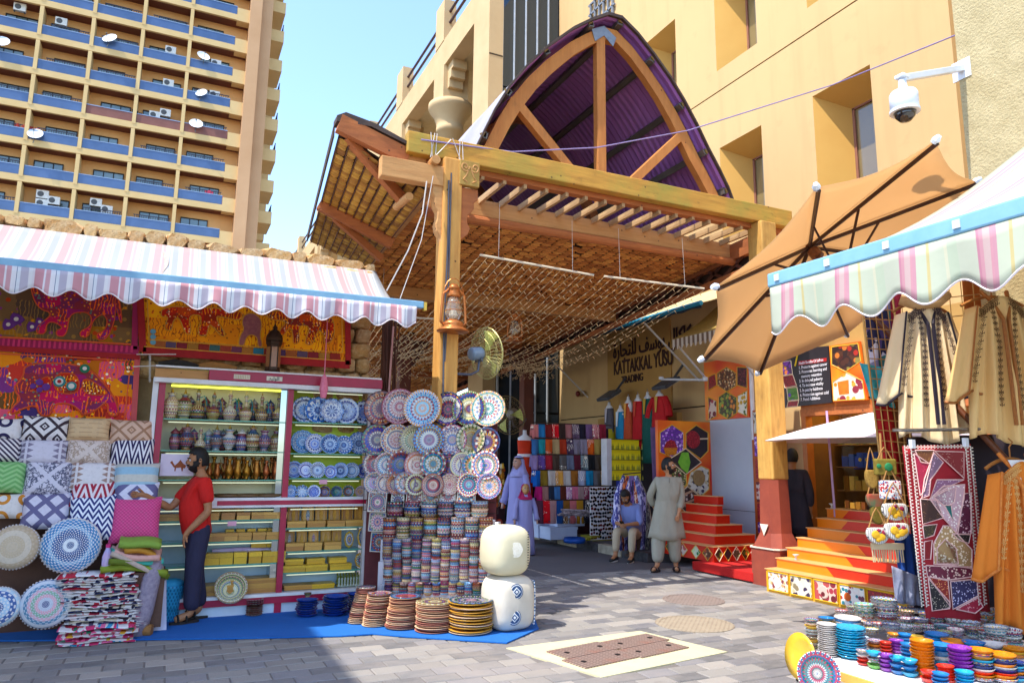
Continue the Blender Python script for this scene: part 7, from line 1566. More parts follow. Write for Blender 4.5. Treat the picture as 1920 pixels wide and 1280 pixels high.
for L, mm in (([(735,140),(960,110),(985,260),(855,350),(735,290)], picmat('spice_heap_print', '#2c1c1c', ['#c8702a', '#3a2a2a', '#a82a1f', '#8a7a3a', '#4a2a20'], 11)), ([(860,355),(1000,430),(1020,585),(750,600),(745,440)], picmat('honey_jar_print', '#e0d4c4', ['#e0d4c4', '#c8801a', '#d8a03a', '#e8e0d4', '#8a2a3a'], 9))):
    P = f7(L); q = MB(); q.prism([p_+Vector((-.003,0,0)) for p_ in P][::-1], (.003, 0, 0)); o = q.build('picture', mm, t); frame_(P, .014, YLN, o, Vector((-.005, 0, 0)))
P = f7([(785,440),(880,420),(885,540),(800,550)]); q = MB(); q.prism([p_+Vector((-.006,0,0)) for p_ in P][::-1], (.003, 0, 0)); q.build('honey_pot', mat('honey_print', '#d8801a', '#b8601a', 12), t)
# white parasol glimpsed before the shop, with its violet-white pole
P = [gx(1470, 826, 8.3), gx(1638, 828, 8.3), gx(1632, 772, 8.3)]; t = thing('white_parasol', 'small white parasol standing on the orange steps before the shop window', 'parasol', (8.3, 6.6, 0))
ctr = Vector((0, gx(1640, 826, 8.3).y-6.6, gx(1600, 826, 8.3).z)); rr = gx(1470, 826, 8.3).y-6.6-ctr.y
q = MB(); q.loft([[ctr+Vector((rr*.75*cos(a_)*s_, rr*sin(a_)*s_, .36*(1-s_)**.9)) for a_ in [2*pi*j/8 for j in range(8)]] for s_ in (1, .66, .33, .02)], 8, False); q.build('canopy', mat('parasol_white', '#e8dcdc', '#dccccc', 2, .8), t, thick=.008)
p = gx(1567, 985, 8.66); q = MB(); q.tube([(p.x-8.3, p.y-6.6, .95), (p.x-8.3-.02, p.y-6.6+.02, 2.45)], .016, 8); q.build('pole', mat('violet_white', '#c8a8d8', rough=.3), t)
# ================================================================ right side: wall end, camera, awning, parasol, clothes, ceramics table
FW = Vector((math.sin(radians(25.3)), math.cos(radians(25.3)), 0)); RT = Vector((FW.y, -FW.x, 0)); YAW = -radians(25.3)
def gf(u, v, D): r = ray(u, v); return EYE+r*(D/r.dot(FW))
m = MT('pebble_render', .95); o = m.mix((m.noise(5, 6)-.35)*1.8, '#b8a880', '#9a8a62'); n = m.noise(42, 5); o = m.mix((n-.6)*4, o, '#6a5a3c'); m.color(o); m.bump(m.noise(38, 6), .02, .9)
t = thing('rendered_wall', 'rough pebble rendered wall end carrying the security camera', 'wall', (6.9, 2.0, 0))
q = MB(); q.box(0, 1.2, -3, 2.18, 0, 12); q.build('wall_body', m.m, t)
# dome camera on its bracket
p = gf(1695, 190, 6.05); wallp = gx(1803, 128, 6.9); t = thing('security_camera', 'white dome security camera on an L-shaped wall bracket', 'security camera', p)
wm = mat('camera_white', '#dfe4ec', '#cfd6e0', 5, .35)
q = MB(); q.lathe([(.10,-.10),(.118,-.09),(.118,.06),(.105,.085),(.04,.10),(.032,.2),(.001,.2)], 24); q.build('housing', wm, t, smooth=True, auto=1)
q = MB(); q.lathe([(.125,-.11),(.125,-.085),(.10,-.084)], 24); q.build('rim', wm, t); q = MB(); q.lathe([(.001,-.20),(.045,-.19),(.08,-.15),(.095,-.105),(.001,-.10)], 20); q.build('dome', mat('dome_black', '#1a1418', rough=.05, spec=.9), t, smooth=True)
e = Vector((6.91, wallp.y, wallp.z+.0))-p; a = Vector((0, 0, .22)); q = MB(); q.bar(a-e.normalized()*0+Vector((-.04*0, 0, 0)), e+Vector((0,0,.0)), .07, .06); q.bar(a, a+Vector((0,0,.03)), .09, .09); q.build('bracket', wm, t, bevel=.006)
q = MB(); q.box(e.x-.02, e.x+.0, e.y-.09, e.y+.09, e.z-.12, e.z+.08); q.build('wall_plate', wm, t)
# pink, white and green striped awning
AW2 = stripes('pastel_awning_cloth', .44, [(0,'#c2ccb4'),(.12,'#d4d2b8'),(.16,'#c8ceb8'),(.34,'#cfc08a'),(.38,'#c8ceb8'),(.52,'#cc98a4'),(.57,'#d09aa4'),(.60,'#ceb4b0'),(.68,'#cf9aa4'),(.73,'#c88a9c'),(.76,'#c8ccb8')], 0, 1)
B0, B1 = gz(1450, 527, 2.92), gz(1920, 362, 2.92); B1 = Vector((B0.x, B0.y-3.2, B0.z)); XR = 6.9
t = thing('pastel_awning', 'pastel striped awning with pale blue bar over the hanging kaftans', 'awning', B0)
def a2(a, b): return Vector(((XR-B0.x)*b, -3.2*a, .02+1.62*b-.16*sin(pi*b)))
q = MB(); q.grid(a2, 30, 12); q.build('fabric', AW2, t, smooth=True, thick=.006)
q = MB(); q.bar((-.02, .015, 0), (-.02, -3.2, 0), .05, .10, up=(0,0,1)); q.build('front_bar', mat('sky_blue_bar', '#86b4cc', '#76a6c0', 6, .35), t, bevel=.012)
for k in range(5): q = MB(); q.box(-.055, -.046, -.10-k*.42, -.06-k*.42, -.02, .025); q.build('bar_clip', MATS['camera_white'], t)
def v2(a, b): y = -3.2*a; s_ = .5+.5*cos(2*pi*(y+.06)/.36); return Vector((-.035+.02*sin(y*13)*b, y, -.05-(.24+.10*s_)*b))
q = MB(); q.grid(v2, 160, 5); q.build('valance', AW2, t, smooth=True, thick=.004)
q = MB()
for k in range(160): q.tube([v2(k/160, 1), v2((k+1)/160, 1)], .006, 4, False)
q.build('valance_piping', MATS['piping_white'], t)
# ---- big tan parasol, tipped
PM = Vector((5.77, 4.87, 3.51)); n_ = Vector((-.16, .56, .81)).normalized(); xx_ = Vector((-.12, -.83, .55)); xx_ = (xx_-n_*xx_.dot(n_)).normalized(); yy2 = n_.cross(xx_)
t = thing('tan_parasol', 'large tan market parasol tipped toward the street with dark ribs', 'parasol', PM)
tip = [xx_*1.5*cos(-pi/4*i)+yy2*1.5*sin(-pi/4*i) for i in range(8)]; ap_ = n_*.44
m = MT('tan_canvas', .85); o = m.mix(m.noise(1.2, 4), '#e6c8a0', '#dcbc92'); m.color(o); tr = m.N('ShaderNodeBsdfTranslucent'); m.t.links.new(o, tr.inputs[0]); mx = m.N('ShaderNodeMixShader'); mx.inputs[0].default_value = .7; m.t.links.new(m.b.outputs[0], mx.inputs[1]); m.t.links.new(tr.outputs[0], mx.inputs[2]); m.t.links.new(mx.outputs[0], m.t.nodes['Material Output'].inputs[0]); TANC = m.m
for i in range(8):
    a, b = tip[i], tip[(i+1) % 8]
    def pn(s_, r_): 
        e = a.lerp(b, s_); sag = .055*sin(pi*s_)*r_*r_; return ap_.lerp(e, r_)-e.normalized()*sag*1.3-n_*.05*sin(pi*r_)*(1-.4*sin(pi*s_))*0-n_*.03*sin(pi*s_)*r_
    q = MB(); q.grid(pn, 8, 8); q.build('canopy_panel', TANC, t, smooth=True, thick=.004)
    r0, r1 = ap_-n_*.05, a-n_*.03; q = MB(); q.bar(r0, r1, .022, .032, up=n_); rb = q.build('rib', mat('rib_brown', '#3a1f18', rough=.5), t)
    q = MB(); q.bar(r0.lerp(r1, .42)-n_*.015, -n_*.02+n_*(-.12), .016, .02, up=n_); q.build('strut', MATS['rib_brown'], rb)
    q = MB(); q.lathe([(.03,-.02),(.035,.01),(.02,.05)], 8); q.build('tip_cap', MATS['camera_white'], t, a, a.to_track_quat('Z', 'Y').to_euler())
q = MB(); q.tube([ap_-n_*.02, -n_*.9], .028, 10); q.tube([ap_-n_*.1, ap_-n_*.2], .06, 10); q.tube([-n_*.10, -n_*.20], .055, 10); q.tube([-n_*.9, -n_*3.35], .028, 10); q.build('pole', mat('pole_brown', '#6a3a20', rough=.4), t)
q = MB(); q.lathe([(.3,0),(.3,.03),(.12,.08),(.05,.3),(.001,.3)], 20); bp_ = PM-n_*4.3; q.build('base', mat('base_grey', '#6a6a6a'), t, Vector((bp_.x, bp_.y, 0))-PM)
# ---- wire grids with cloths
def wire_grid(name, lab, P, U, Vv, nu, nv, cat='wire grid'):
    t = thing(name, lab, cat, P, 0, 'gold wire grids of the clothes stall'); q = MB()
    for i in range(nu+1): q.tube([U*(i/nu), U*(i/nu)+Vv], .005, 4, False)
    for j in range(nv+1): q.tube([Vv*(j/nv), Vv*(j/nv)+U], .005, 4, False)
    q.build('wires', mat('gold_wire', '#c89a5a', metal=.5, rough=.35), t); q = MB(); q.tube([Vector((0,0,0)), U, U+Vv, Vv, Vector((0,0,0))], .010, 6, False); q.build('edge_rod', MATS['gold_wire'], t); return t
a, b, c = gf(1612, 542, 6.5), gf(1672, 545, 6.45), gf(1643, 800, 6.5)
g1 = wire_grid('wire_grid', 'narrow gold wire grid holding patterned cloth at the stall corner', a, b-a+Vector((0,0,0)), (c-a)*1.75, 5, 24)
a, b = gf(1640, 500, 6.75), gf(1930, 470, 6.75); g2 = wire_grid('wire_grid', 'wide dark wire grid behind the two kaftans', a, b-a, Vector((0,0,-1.5)), 13, 8)
def hcloth(nm, lab, px, D, mm, cat='cloth', fold=.02, grp=None, thick=.008):
    P = [gf(u, v, D) for u, v in px]; o = P[0]; q = MB(); q.grid(lambda a, b: P[0].lerp(P[1], a).lerp(P[3].lerp(P[2], a), b)-o+FW*(fold*sin(a*14+b*2)*(.3+b)), 16, 10); return tag(q.build(nm, mm, None, o, smooth=True, thick=thick), lab, cat, grp)
PXL = MT('purple_lattice_print', .85); x, y, z = PXL.xyz(); v = PXL.voro(11); c = PXL.sep(v.outputs['Color'])[0]; PXL.color(PXL.ramp(c, ['#2a2a50','#d8d4e8','#8a86b0','#3f7a7a','#e8e4ee','#5a4a86','#2a2a50']))
hcloth('grid_scarf', 'violet and white printed scarf clipped behind the narrow grid', [(1616,540),(1668,544),(1680,740),(1640,735)], 6.62, PXL.m, 'scarf')
hcloth('grid_scarf', 'turquoise scarf hanging below the violet one', [(1612,680),(1662,690),(1678,765),(1636,748)], 6.57, mat('turq_scarf', '#1fa8b8', '#5ac8d0', 12), 'scarf')
hcloth('grid_cloth', 'plain red cloth hanging behind the narrow grid', [(1634,742),(1668,745),(1698,900),(1655,880)], 6.64, mat('plain_red', '#c01418', '#a81014', 4), 'cloth')
hcloth('grid_cloth', 'crimson patterned cloth beside the violet scarf', [(1655,545),(1690,548),(1690,680),(1664,680)], 6.68, mat('crimson_print', '#8a1430', '#b82a4a', 30), 'cloth')
hcloth('grid_cloth', 'brown patterned cloth behind the gold grid', [(1668,742),(1704,745),(1725,960),(1690,960)], 6.66, mat('brown_print', '#6a3a14', '#8a5a20', 14), 'cloth')
hcloth('back_cloth', 'orange patterned cloth lining the stall under the awning', [(1800,480),(1960,470),(1960,800),(1830,800)], 7.0, mat('orange_lining', '#a8581a', '#c8742a', 8), 'cloth')
hcloth('blue_towel', 'plain blue cloth hanging beside the orange steps', [(1676,1000),(1712,1000),(1726,1095),(1690,1095)], 6.35, mat('blue_cloth', '#1a4a9a', '#143a80', 3), 'cloth')
hcloth('plastic_sheet', 'crumpled grey plastic sheet below the blue cloth', [(1672,1060),(1722,1080),(1726,1135),(1682,1130)], 6.3, mat('grey_plastic', '#6a708c', '#a0a4b8', 10, .3), 'plastic sheet')
# ---- kaftans on hangers
def embroid(base, ink, nm):
    m = MT(nm, .85); x, y, z = m.xyz(); o = m.mix((m.noise(2, 4)-.45)*1.1, base, tuple(c*.8 for c in lin(base)[:3])); m.color(o); m.bump(m.noise(5, 3), .02, .6); return m.m
def motif_mesh():
    q = MB()
    for k in range(6): a = 2*pi*k/6; q.add([(0, 0, 0), (.013*cos(a-.3), 0, .013*sin(a-.3)), (.026*cos(a), 0, .026*sin(a)), (.013*cos(a+.3), 0, .013*sin(a+.3))], [(0,1,2,3)])
    q.add([(-.004,0,-.02),(.004,0,-.02),(.004,0,-.055),(-.004,0,-.055)], [(0,1,2,3)]); q.add([(-.02,0,-.03),(-.004,0,-.045),(-.018,0,-.05)], [(0,1,2)]); q.add([(.02,0,-.03),(.018,0,-.05),(.004,0,-.045)], [(0,1,2)]); return q
def kaftan(lab, u, v, vb, D, w, cloth, trim, ink, lean=0, sl=(-1, 1)):
    p = gf(u, v, D); t = thing('kaftan', lab, 'kaftan', p, YAW, 'kaftans hung on the stall'); H = (p.z-gf(u, vb, D).z)
    def body(a, b):
        x = (a-.5)*2; ww = w/2*(.60+.34*b); sh_ = -.15*abs(x)**1.6*(1-min(1, b*3)); zz = -.06-H*b+sh_-.05*b*sin(x*4+1)
        f = min(1, b*1.6); return Vector((x*ww+lean*b+.02*f*sin(x*6), -.13*sqrt(max(0, 1-x*x*.9))-.035*f*sin(x*13+b*1.5)-.02*f*sin(x*27+2*b), zz))
    q = MB(); q.grid(body, 60, 26); q.build('gown', cloth, t, smooth=True, thick=.006)
    for s_ in sl:
        def slv(a, b):
            xc = s_*w*(.27+.20*b); hw = .07+.085*b; zz = -.14-.70*b-.10*b*(a if s_ > 0 else 1-a)-.03*sin(a*8)*b
            return Vector((xc+(a-.5)*2*hw, -.05-.06*sin(pi*a)-.02*sin(a*15)*b, zz-.05*abs(a-.5)*(1-b)))
        q = MB(); q.grid(slv, 18, 12); sv = q.build('sleeve', cloth, t, smooth=True, thick=.006)
        q = MB(); q.tube([slv(a_/12, 1) for a_ in range(13)], .012, 5); q.build('cuff', trim, sv)
        q = MB(); q.tube([slv(.5, b_/10)+Vector((0,-.008,0)) for b_ in range(11)], .009, 4); q.build('sleeve_trim', trim, sv)
    fr = [body(.5, 0)+Vector((0, -.02, .03))]
    for s_ in (-1, 1):
        q = MB(); pts = [Vector((s_*.11, -.03, .0)), Vector((s_*.07, -.10, -.10)), Vector((s_*.022, -.150, -.26)), Vector((s_*.022+lean*.4, -.165, -.6)), Vector((s_*.024+lean*.8, -.18, -H*.95))]
        q2 = []
        for k in range(len(pts)-1): q.bar(pts[k], pts[k+1], .036, .012, up=(0,1,0)) if False else q.tube([pts[k], pts[k+1]], .017, 6)
        q.build('front_band', trim, t)
    me = motif_mesh()
    q = MB()
    for s_ in (-1, 1):
        for k in range(17):
            f = k/16; a_ = .5+s_*lerp(.22, .10, min(1, f*2.4)); P = body(a_, lerp(.02, .72, f)); q.add([Vector(v_)*1.0+P+Vector((0, -.014, 0)) for v_ in me.v], me.f)
        for k in range(9):
            P = body(.5+s_*lerp(.12, .42, k/9), .01+.02*k/9); q.add([Vector(v_)*1.0+P+Vector((0, -.02, 0)) for v_ in me.v], me.f)
        for k in range(9):
            b_ = k/9; P = Vector((s_*w*(.27+.20*b_)-s_*.04, -.125, -.2-.6*b_)); q.add([Vector(v_)*1.0+P+Vector((0, -.008, 0)) for v_ in me.v], me.f)
    tag(q.build('embroidery', ink, t), kind='stuff')
    q = MB(); q.tube([Vector((x_/10*w*.36, 0, -.04-.08*(x_/10)**2)) for x_ in range(-10, 11)], .014, 6); q.tube([(0,0,-.04),(0,0,.05),(.03,0,.09),(0,0,.12)], .006, 5); q.build('hanger', mat('hanger_wood', '#a86a30', rough=.4), t)
    return t
IV = embroid('#e2caa2', '#000', 'ivory_crepe'); IV2 = embroid('#e0ba7c', '#000', 'golden_crepe')
BLKT = mat('black_trim', '#1e1428', rough=.7); BRT = mat('bronze_trim', '#8a5020', '#a8682a', 40, .6)
kaftan('ivory kaftan with black front bands and dark embroidery, the one beside the wire grid', 1722, 560, 810, 6.25, .66, IV, BLKT, mat('dark_stitch', '#4a3a3a'))
kaftan('golden ivory kaftan with bronze front bands hung next to the black-trimmed one', 1858, 548, 812, 6.0, .74, IV2, BRT, mat('brown_stitch', '#6a4a24'))
p = gf(1722, 560, 6.25); q = MB(); q.tube([(-.2,-.06,-.03),(-.08,-.12,-.08),(.08,-.13,-.06),(.22,-.06,.02)], [.04,.055,.055,.04], 8); q.tube([(-.06,-.04,.06),(.08,-.05,.10)], .05, 8); tag(q.build('draped_scarf', mat('sand_scarf', '#c8a070', '#a8804e', 16), None, p, (0, 0, YAW), smooth=True), 'sand coloured scarf wound round the neck of the black-trimmed kaftan', 'scarf')
a, b = gf(1674, 806, 6.0), gf(1960, 803, 5.9); q = MB(); q.tube([a, b], .014, 8); tag(q.build('chrome_rail', mat('chrome', '#b0aca8', metal=.9, rough=.2)), 'thin chrome rail under the kaftans from which textiles hang', 'rail')
# orange kaftan on the rail
OC = embroid('#d8781c', '#000', 'orange_cloth_kaftan')
kaftan('burnt orange kaftan with leaf embroidery hanging under the chrome rail', 1893, 850, 1165, 5.75, .56, OC, mat('orange_trim', '#b85a1a', '#d88a3a', 40), mat('gold_stitch', '#e0a860'), -.03, (-1,))
p = gf(1893, 850, 5.75); q = MB(); q.prism([(-.10, -.12, -.05), (.10, -.12, -.05), (0, -.13, -.27)], (0, .004, 0)); tag(q.build('white_hanger_form', mat('form_white', '#e6e4e6'), None, p, (0,0,YAW)), 'white shoulder form showing at the neck of the orange kaftan', 'hanger')
hcloth('dark_backdrop', 'dark cloth backdrop behind the hanging textiles of the stall', [(1700,820),(1960,810),(1960,1200),(1720,1200)], 6.35, mat('dark_backdrop', '#1c1420', '#2a1c28', 3), 'cloth')
# ---- long mirrored patchwork textile
tx = [(1692,836),(1820,832),(1862,1180),(1738,1180)]; D = 5.9; P = [gf(u, v, D) for u, v in tx]
t = thing('patchwork_runner', 'long crimson patchwork runner with white stitched borders hanging from the rail', 'wall hanging', P[0])
def tl(u, v, d=0):  return gf(u, v, D)-P[0]-FW*(.012+d)
q = MB(); q.grid(lambda a, b: P[0].lerp(P[1], a).lerp(P[3].lerp(P[2], a), b)-P[0]+FW*.012*sin(a*9+b*5), 12, 16); q.build('cloth', mat('deep_crimson', '#8a101c', '#a01826', 5), t, smooth=True, thick=.008)
c7 = lambda L: [(1600+x/3.369, 780+y/3.369) for x, y in L]
def tpatch(L, mm, d=.004, line=True):
    L = c7(L); q = MB(); q.prism([tl(u, v, d) for u, v in L], FW*.003); o = q.build('patch', mm, t)
    if line: q = MB(); q.tube([tl(u, v, d+.003) for u, v in L+[L[0]]], .005, 4, False); q.build('stitch_line', mat('pink_stitch', '#d8a0a0', '#e8c8c0', 60), o)
def seq(nm, base, sp, sc=90, th=.2): 
    m = MT(nm, .6); v = m.voro(sc); dd = X(m.t, v.outputs['Distance']); n = m.noise(8, 3); m.color(m.mix((dd < th)*(n > .45), base, sp)); m.bump(m.noise(60, 3), .004, .8); return m.m
for L, mm in (([(380,215),(500,215),(480,300),(420,290)], seq('brown_sequin', '#6a3a1a', '#c89a4a')), ([(375,235),(480,305),(440,470),(415,500)], seq('magenta_sequin', '#a0143a', '#c02a50', 40)), ([(505,220),(690,225),(690,390)], seq('red_sequin', '#7a1014', '#e0c0b0')),
              ([(500,230),(560,290),(480,400),(470,500),(425,515),(440,400)], seq('mauve_sequin', '#7a5a72', '#c8a8c0', 60, .3)), ([(520,400),(690,400),(600,440),(480,510)], seq('mauve_sequin2', '#8a5a78', '#c8a8c0', 60, .3)), ([(475,520),(560,440),(695,430),(690,520),(640,730),(560,640)], seq('pale_bead', '#c8a0a8', '#f0e8e0', 50, .35)),
              ([(500,510),(570,470),(640,450),(630,540),(600,560),(560,560)], seq('violet_bead', '#7a1a5a', '#d8a8c8')), ([(565,560),(610,560),(622,660)], mat('teal_patch', '#147a74')), ([(415,520),(520,530),(560,640),(430,680)], seq('dark_sequin', '#3a1a10', '#a87a4a')),
              ([(430,690),(520,680),(500,750),(440,770)], seq('green_sequin', '#3a2a14', '#a8903a')), ([(620,740),(730,745),(720,800),(660,780)], seq('dark_sequin2', '#241a18', '#8a7a6a')), ([(500,800),(560,690),(600,690),(740,840),(740,960),(640,940),(500,930)], seq('cream_sequin', '#b08a5a', '#f0dcc0', 50, .4)),
              ([(520,830),(570,775),(640,830),(655,930),(520,930)], seq('rose_sequin', '#b03050', '#d86a7a', 70, .3)), ([(440,790),(490,780),(480,900),(440,900)], mat('dull_red', '#8a1a20')), ([(450,940),(740,950),(745,1010),(600,1030),(460,1010)], seq('wine_sequin', '#6a1430', '#e8c8b8', 50, .4)),
              ([(465,1020),(600,1170),(600,1210),(490,1225)], seq('black_sequin', '#1c1418', '#b0a090', 80, .35)), ([(465,1010),(590,1035),(605,1200)], seq('red_sequin3', '#8a1a14', '#f0a060', 70, .3)), ([(605,1040),(770,1025),(780,1130),(620,1215)], seq('blue_sequin', '#2a2450', '#c8c0e0', 60, .3)),
              ([(640,1215),(780,1140),(810,1200),(760,1240)], seq('pink_sequin', '#a8203a', '#e8a0a8', 60, .35)), ([(690,490),(735,480),(735,740),(650,740)], seq('plum_sequin', '#5a1434', '#e0c0c8', 60, .4))): tpatch(L, mm)
fl = MB()
for k in range(3): a_ = 2*pi*k/3; fl.add([(0,0,0),(.010*cos(a_-.6),0,.010*sin(a_-.6)),(.018*cos(a_),0,.018*sin(a_)),(.010*cos(a_+.6),0,.010*sin(a_+.6))], [(0,1,2,3)])
q = MB()
for (u0, v0, u1, v1, n) in ((320,200,430,1210,46),(360,200,460,1210,46),(705,200,790,1200,46),(735,200,825,1200,46),(320,195,740,190,20)):
    for k in range(n): u, v = lerp(u0, u1, k/n), lerp(v0, v1, k/n); c = tl(1600+u/3.369, 780+v/3.369, .006); q.add([c+RT*(v_[0]*1.1)+Vector((0,0,v_[2]*1.1)) for v_ in fl.v], fl.f)
tag(q.build('white_border_stitch', mat('white_stitch', '#e8dcd0'), t), kind='stuff')
for s_ in (.12, .9): q = MB(); c = P[0].lerp(P[1], s_)-P[0]; q.box(c.x-.02, c.x+.02, c.y-.03, c.y, c.z-.02, c.z+.05); q.build('clip', MATS['camera_white'], t)
# ---- fabric bags on the grid
def bag(lab, u, v, ru, rv, D, mm, dots=None, flat=False):
    p = gf(u, v, D); s_ = D/FOC; t = thing('fabric_bag', lab, 'bag', p, YAW, 'small embroidered bags hanging on the grid'); a, b = ru*s_, rv*s_
    q = MB(); P = [Vector((a*cos(t_)*(1 if not flat else .98), 0, b*(sin(t_) if not (sin(t_) > .55) else .55))) for t_ in [2*pi*k/24 for k in range(24)]] if not flat else [Vector((-a,0,-b)), Vector((a,0,-b)), Vector((a,0,b)), Vector((-a,0,b))]
    q.prism(P, (0, .05, 0)); q.build('bag_body', mm, t, bevel=.012)
    q = MB(); q.tube([(-a*.8, .02, b*.5), (-a*.3, .02, b*1.9), (0, .02, b*2.4), (a*.3, .02, b*1.9), (a*.8, .02, b*.5)], .006, 5); q.build('strap', mat('rope_strap', '#a87840'), t)
    for (x, z, r, mm2) in (dots or []): q = MB(); q.lathe([(r, 0), (r*.8, .012), (.001, .016)], 12); q.build('applique_disc', mm2, t, (x*a, -.002, z*b), (pi/2, 0, 0))
YB_ = mat('yolk_felt', '#d8a81f', '#c8941a', 20); WQ = MT('white_quilt', .9); x, y, z = WQ.xyz(); WQ.color(WQ.mix(((x*60).fr() < .25)*.8, '#d0ccc4', '#3a3444')); RDd = mat('crimson_dot', '#8a1a40')
eg = [(-.3,-.1,.035,YB_),(.25,-.3,.03,YB_),(.0,.3,.015,RDd),(.45,.1,.02,RDd),(-.1,-.55,.022,YB_)]
bag('olive embroidered clutch bag, topmost of the hanging bags', 1662, 875, 20, 15, 6.12, mat('olive_bag', '#8a7a2a', '#6a5a1a', 30), [(.2,0,.035,mat('green_disc', '#1f7a4a')),(.2,0,.015,RDd),(-.7,.1,.02,mat('green_disc', '#1f7a4a'))], True)
bag('tan fringed round bag behind the olive clutch', 1637, 893, 12, 22, 6.2, mat('tan_weave', '#a8843a', '#7a5a20', 60))
bag('red and blue beaded flat bag below the olive clutch', 1672, 918, 19, 17, 6.1, picmat('bead_mix', '#e8e4e0', ['#b01a2a', '#1f4a9a', '#e8e4e0', '#b82a30', '#3a8ac0'], 60), None, True)
bag('round red bag with green edge half hidden behind the strap', 1642, 935, 15, 17, 6.2, mat('red_bag', '#b0281f', '#2a6a4a', 12))
bag('upper white quilted bag with yellow egg-shaped spots', 1680, 955, 23, 20, 6.05, WQ.m, eg)
bag('olive fringed bag behind the white quilted bags', 1648, 960, 13, 22, 6.2, mat('olive_fringe', '#7a6a1f', '#5a4a14', 60))
bag('round white quilted bag with four yellow spots', 1684, 992, 22, 20, 6.0, WQ.m, eg+[(.5,-.1,.03,YB_)])
bag('lowest white quilted bag with yellow spots', 1648, 1000, 20, 19, 6.05, WQ.m, eg)
p = gf(1666, 1030, 6.1); q = MB(); q.box(-.13, .13, 0, .03, 0, .05)
for k in range(14): q.tube([(-.125+k*.019, .015, 0), (-.125+k*.019+R(-.01,.01), .015, -.10)], .006, 4)
tag(q.build('cream_tassels', mat('cream_tassel', '#d0b890'), None, p, (0,0,YAW)), 'cream tassel fringe hanging under the white bags', 'tassel fringe')
q = MB(); a, b = gf(1650, 812, 6.2), gf(1662, 1010, 6.1); q.tube([a, b], .010, 6); tag(q.build('bag_rope', MATS['rope_strap']), 'rope strung with small bags', 'rope')
# ================================================================ ceramics table in the near corner
O = gz(1545, 1234, .456); O.z = 0; E1_ = gz(1592, 1262, .30)
t = thing('ceramics_table', 'white stepped sales table loaded with painted and coloured bowls', 'table', O)
q = MB(); q.box(-.05, 1.75, -3.2, .06, 0, .455); q.build('table_box', WHF, t, bevel=.01); q = MB(); q.box(-.62, -.052, -3.2, E1_.y-O.y, 0, .30); q.build('front_step', WHF, t, bevel=.01)
q = MB(); q.box(-.066, -.051, -3.2, E1_.y-O.y, .375, .425); q.build('timber_strip', mat('tan_strip', '#c8a04a'), t)
for k in range(5): q = MB(); q.lathe([(.012,0),(.001,.006)], 8); q.build('bolt_head', MATS['dark_iron'], t, (-.051, E1_.y-O.y+.06, .08+.07*k), (0, -pi/2, 0))
zA, zB, zF = .456, .456, .301
def cbowl_mesh(h, m_, lob=0, flat=False, key=None):
    q = MB(); q.lathe([(.001,0),(.5,0),(.55,.04),(.86,h*.45),(1,h*.96),(1.02,h),(.96,h*.97),(.8,h*.42),(.4,h*.12),(.001,h*.1)] if not flat else [(.001,0),(.6,0),(.8,h*.4),(1,h*.9),(1.0,h),(.9,h*.85),(.6,h*.5),(.001,h*.45)], 24, (0,0,0), lob, 12); return q.mesh('glazed_bowl', m_, True)
def glz(nm, c1, c2): 
    m = MT('glaze_'+nm, .08, 0, .8); n = m.noise(7, 3); h_ = m.xyz()[2]; m.color(m.mix((n-.4)*2, c1, c2)); m.bump(m.noise(9, 2), .01, .4); return m.m
GZ = {'blue': glz('blue', '#1278b8', '#0a4a90'), 'turq': glz('turquoise', '#0aa0c4', '#0a78a8'), 'red': glz('red', '#c81a10', '#e84a1a'), 'orange': glz('orange', '#d8820f', '#b85a0a'), 'purple': glz('purple', '#7a2a9a', '#a84ac0'), 'green': glz('green', '#3a9a3a', '#a8c84a'), 'white': glz('white', '#d8d2cc', '#c8c0ba'), 'multi': ceramic('brt', 10, 7, .1), 'pat': ceramic('brt', 12, 5, .14), 'pat2': ceramic('brt', 16, 4, .14), 'pat3': ceramic('brt', 9, 6, .14), 'yel': glz('yellow', '#e0b43a', '#d8a020'), 'navy': glz('navy', '#14286a', '#1a4a9a')}
GM = {}
def stack(lab, u, v, z, ru, n, cols, vt=None, h=.45, lob=0, flat=False, nm='glazed_bowl', grp='coloured bowls stacked on the ceramics table'):
    p = gz(u, v, z); D_ = (p-EYE).dot(FW); r = ru*D_/FOC; zt_ = gf(u, vt, D_).z if vt else z+r*h*n*.6; pit = max((zt_-z-r*h*.5)/max(n-.5, 1), .008); p = p+FW*r*.6
    for k in range(n):
        c = cols[k % len(cols)]; key = (c, h, lob, flat)
        if key not in GM: GM[key] = cbowl_mesh(h, GZ[c], lob, flat)
        s_ = r*R(.97, 1.03); o = place(nm, GM[key], None, (p.x+R(-.003,.003), p.y+R(-.003,.003), z+k*pit), (R(-.03,.03), R(-.03,.03), R(0, 6)), scale=(s_, s_, s_))
        tag(o, lab % ORD[k], 'bowl', grp)
def c8(x, y): return 1470+x/4.267, 1080+y/4.267
def st(x, vb, vt, z, rx, n, cols, lab, **k): u, v = c8(x, vb); stack('%s bowl from the bottom of the '+lab, u, v, z, rx/4.267, n, cols, c8(0, vt)[1], **k)
st(250, 585, 345, zA, 55, 9, ['pat2','multi','yel','pat'], 'ochre and patterned stack at the table corner', h=.4, flat=True)
st(375, 645, 385, zA, 72, 16, ['white'], 'tall white plate stack', h=.22, flat=True)
st(570, 665, 420, zA, 112, 12, ['turq'], 'scalloped turquoise dish stack', h=.25, lob=.05, flat=True)
st(360, 395, 330, zA, 60, 2, ['yel','blue'], 'short stack behind the white plates', h=.4)
st(540, 405, 345, zA, 100, 3, ['white','blue'], 'pale low stack behind the scalloped dishes', h=.3, flat=True)
st(648, 610, 480, zA, 42, 4, ['red','multi','white','multi'], 'little mixed stack beside the turquoise dishes')
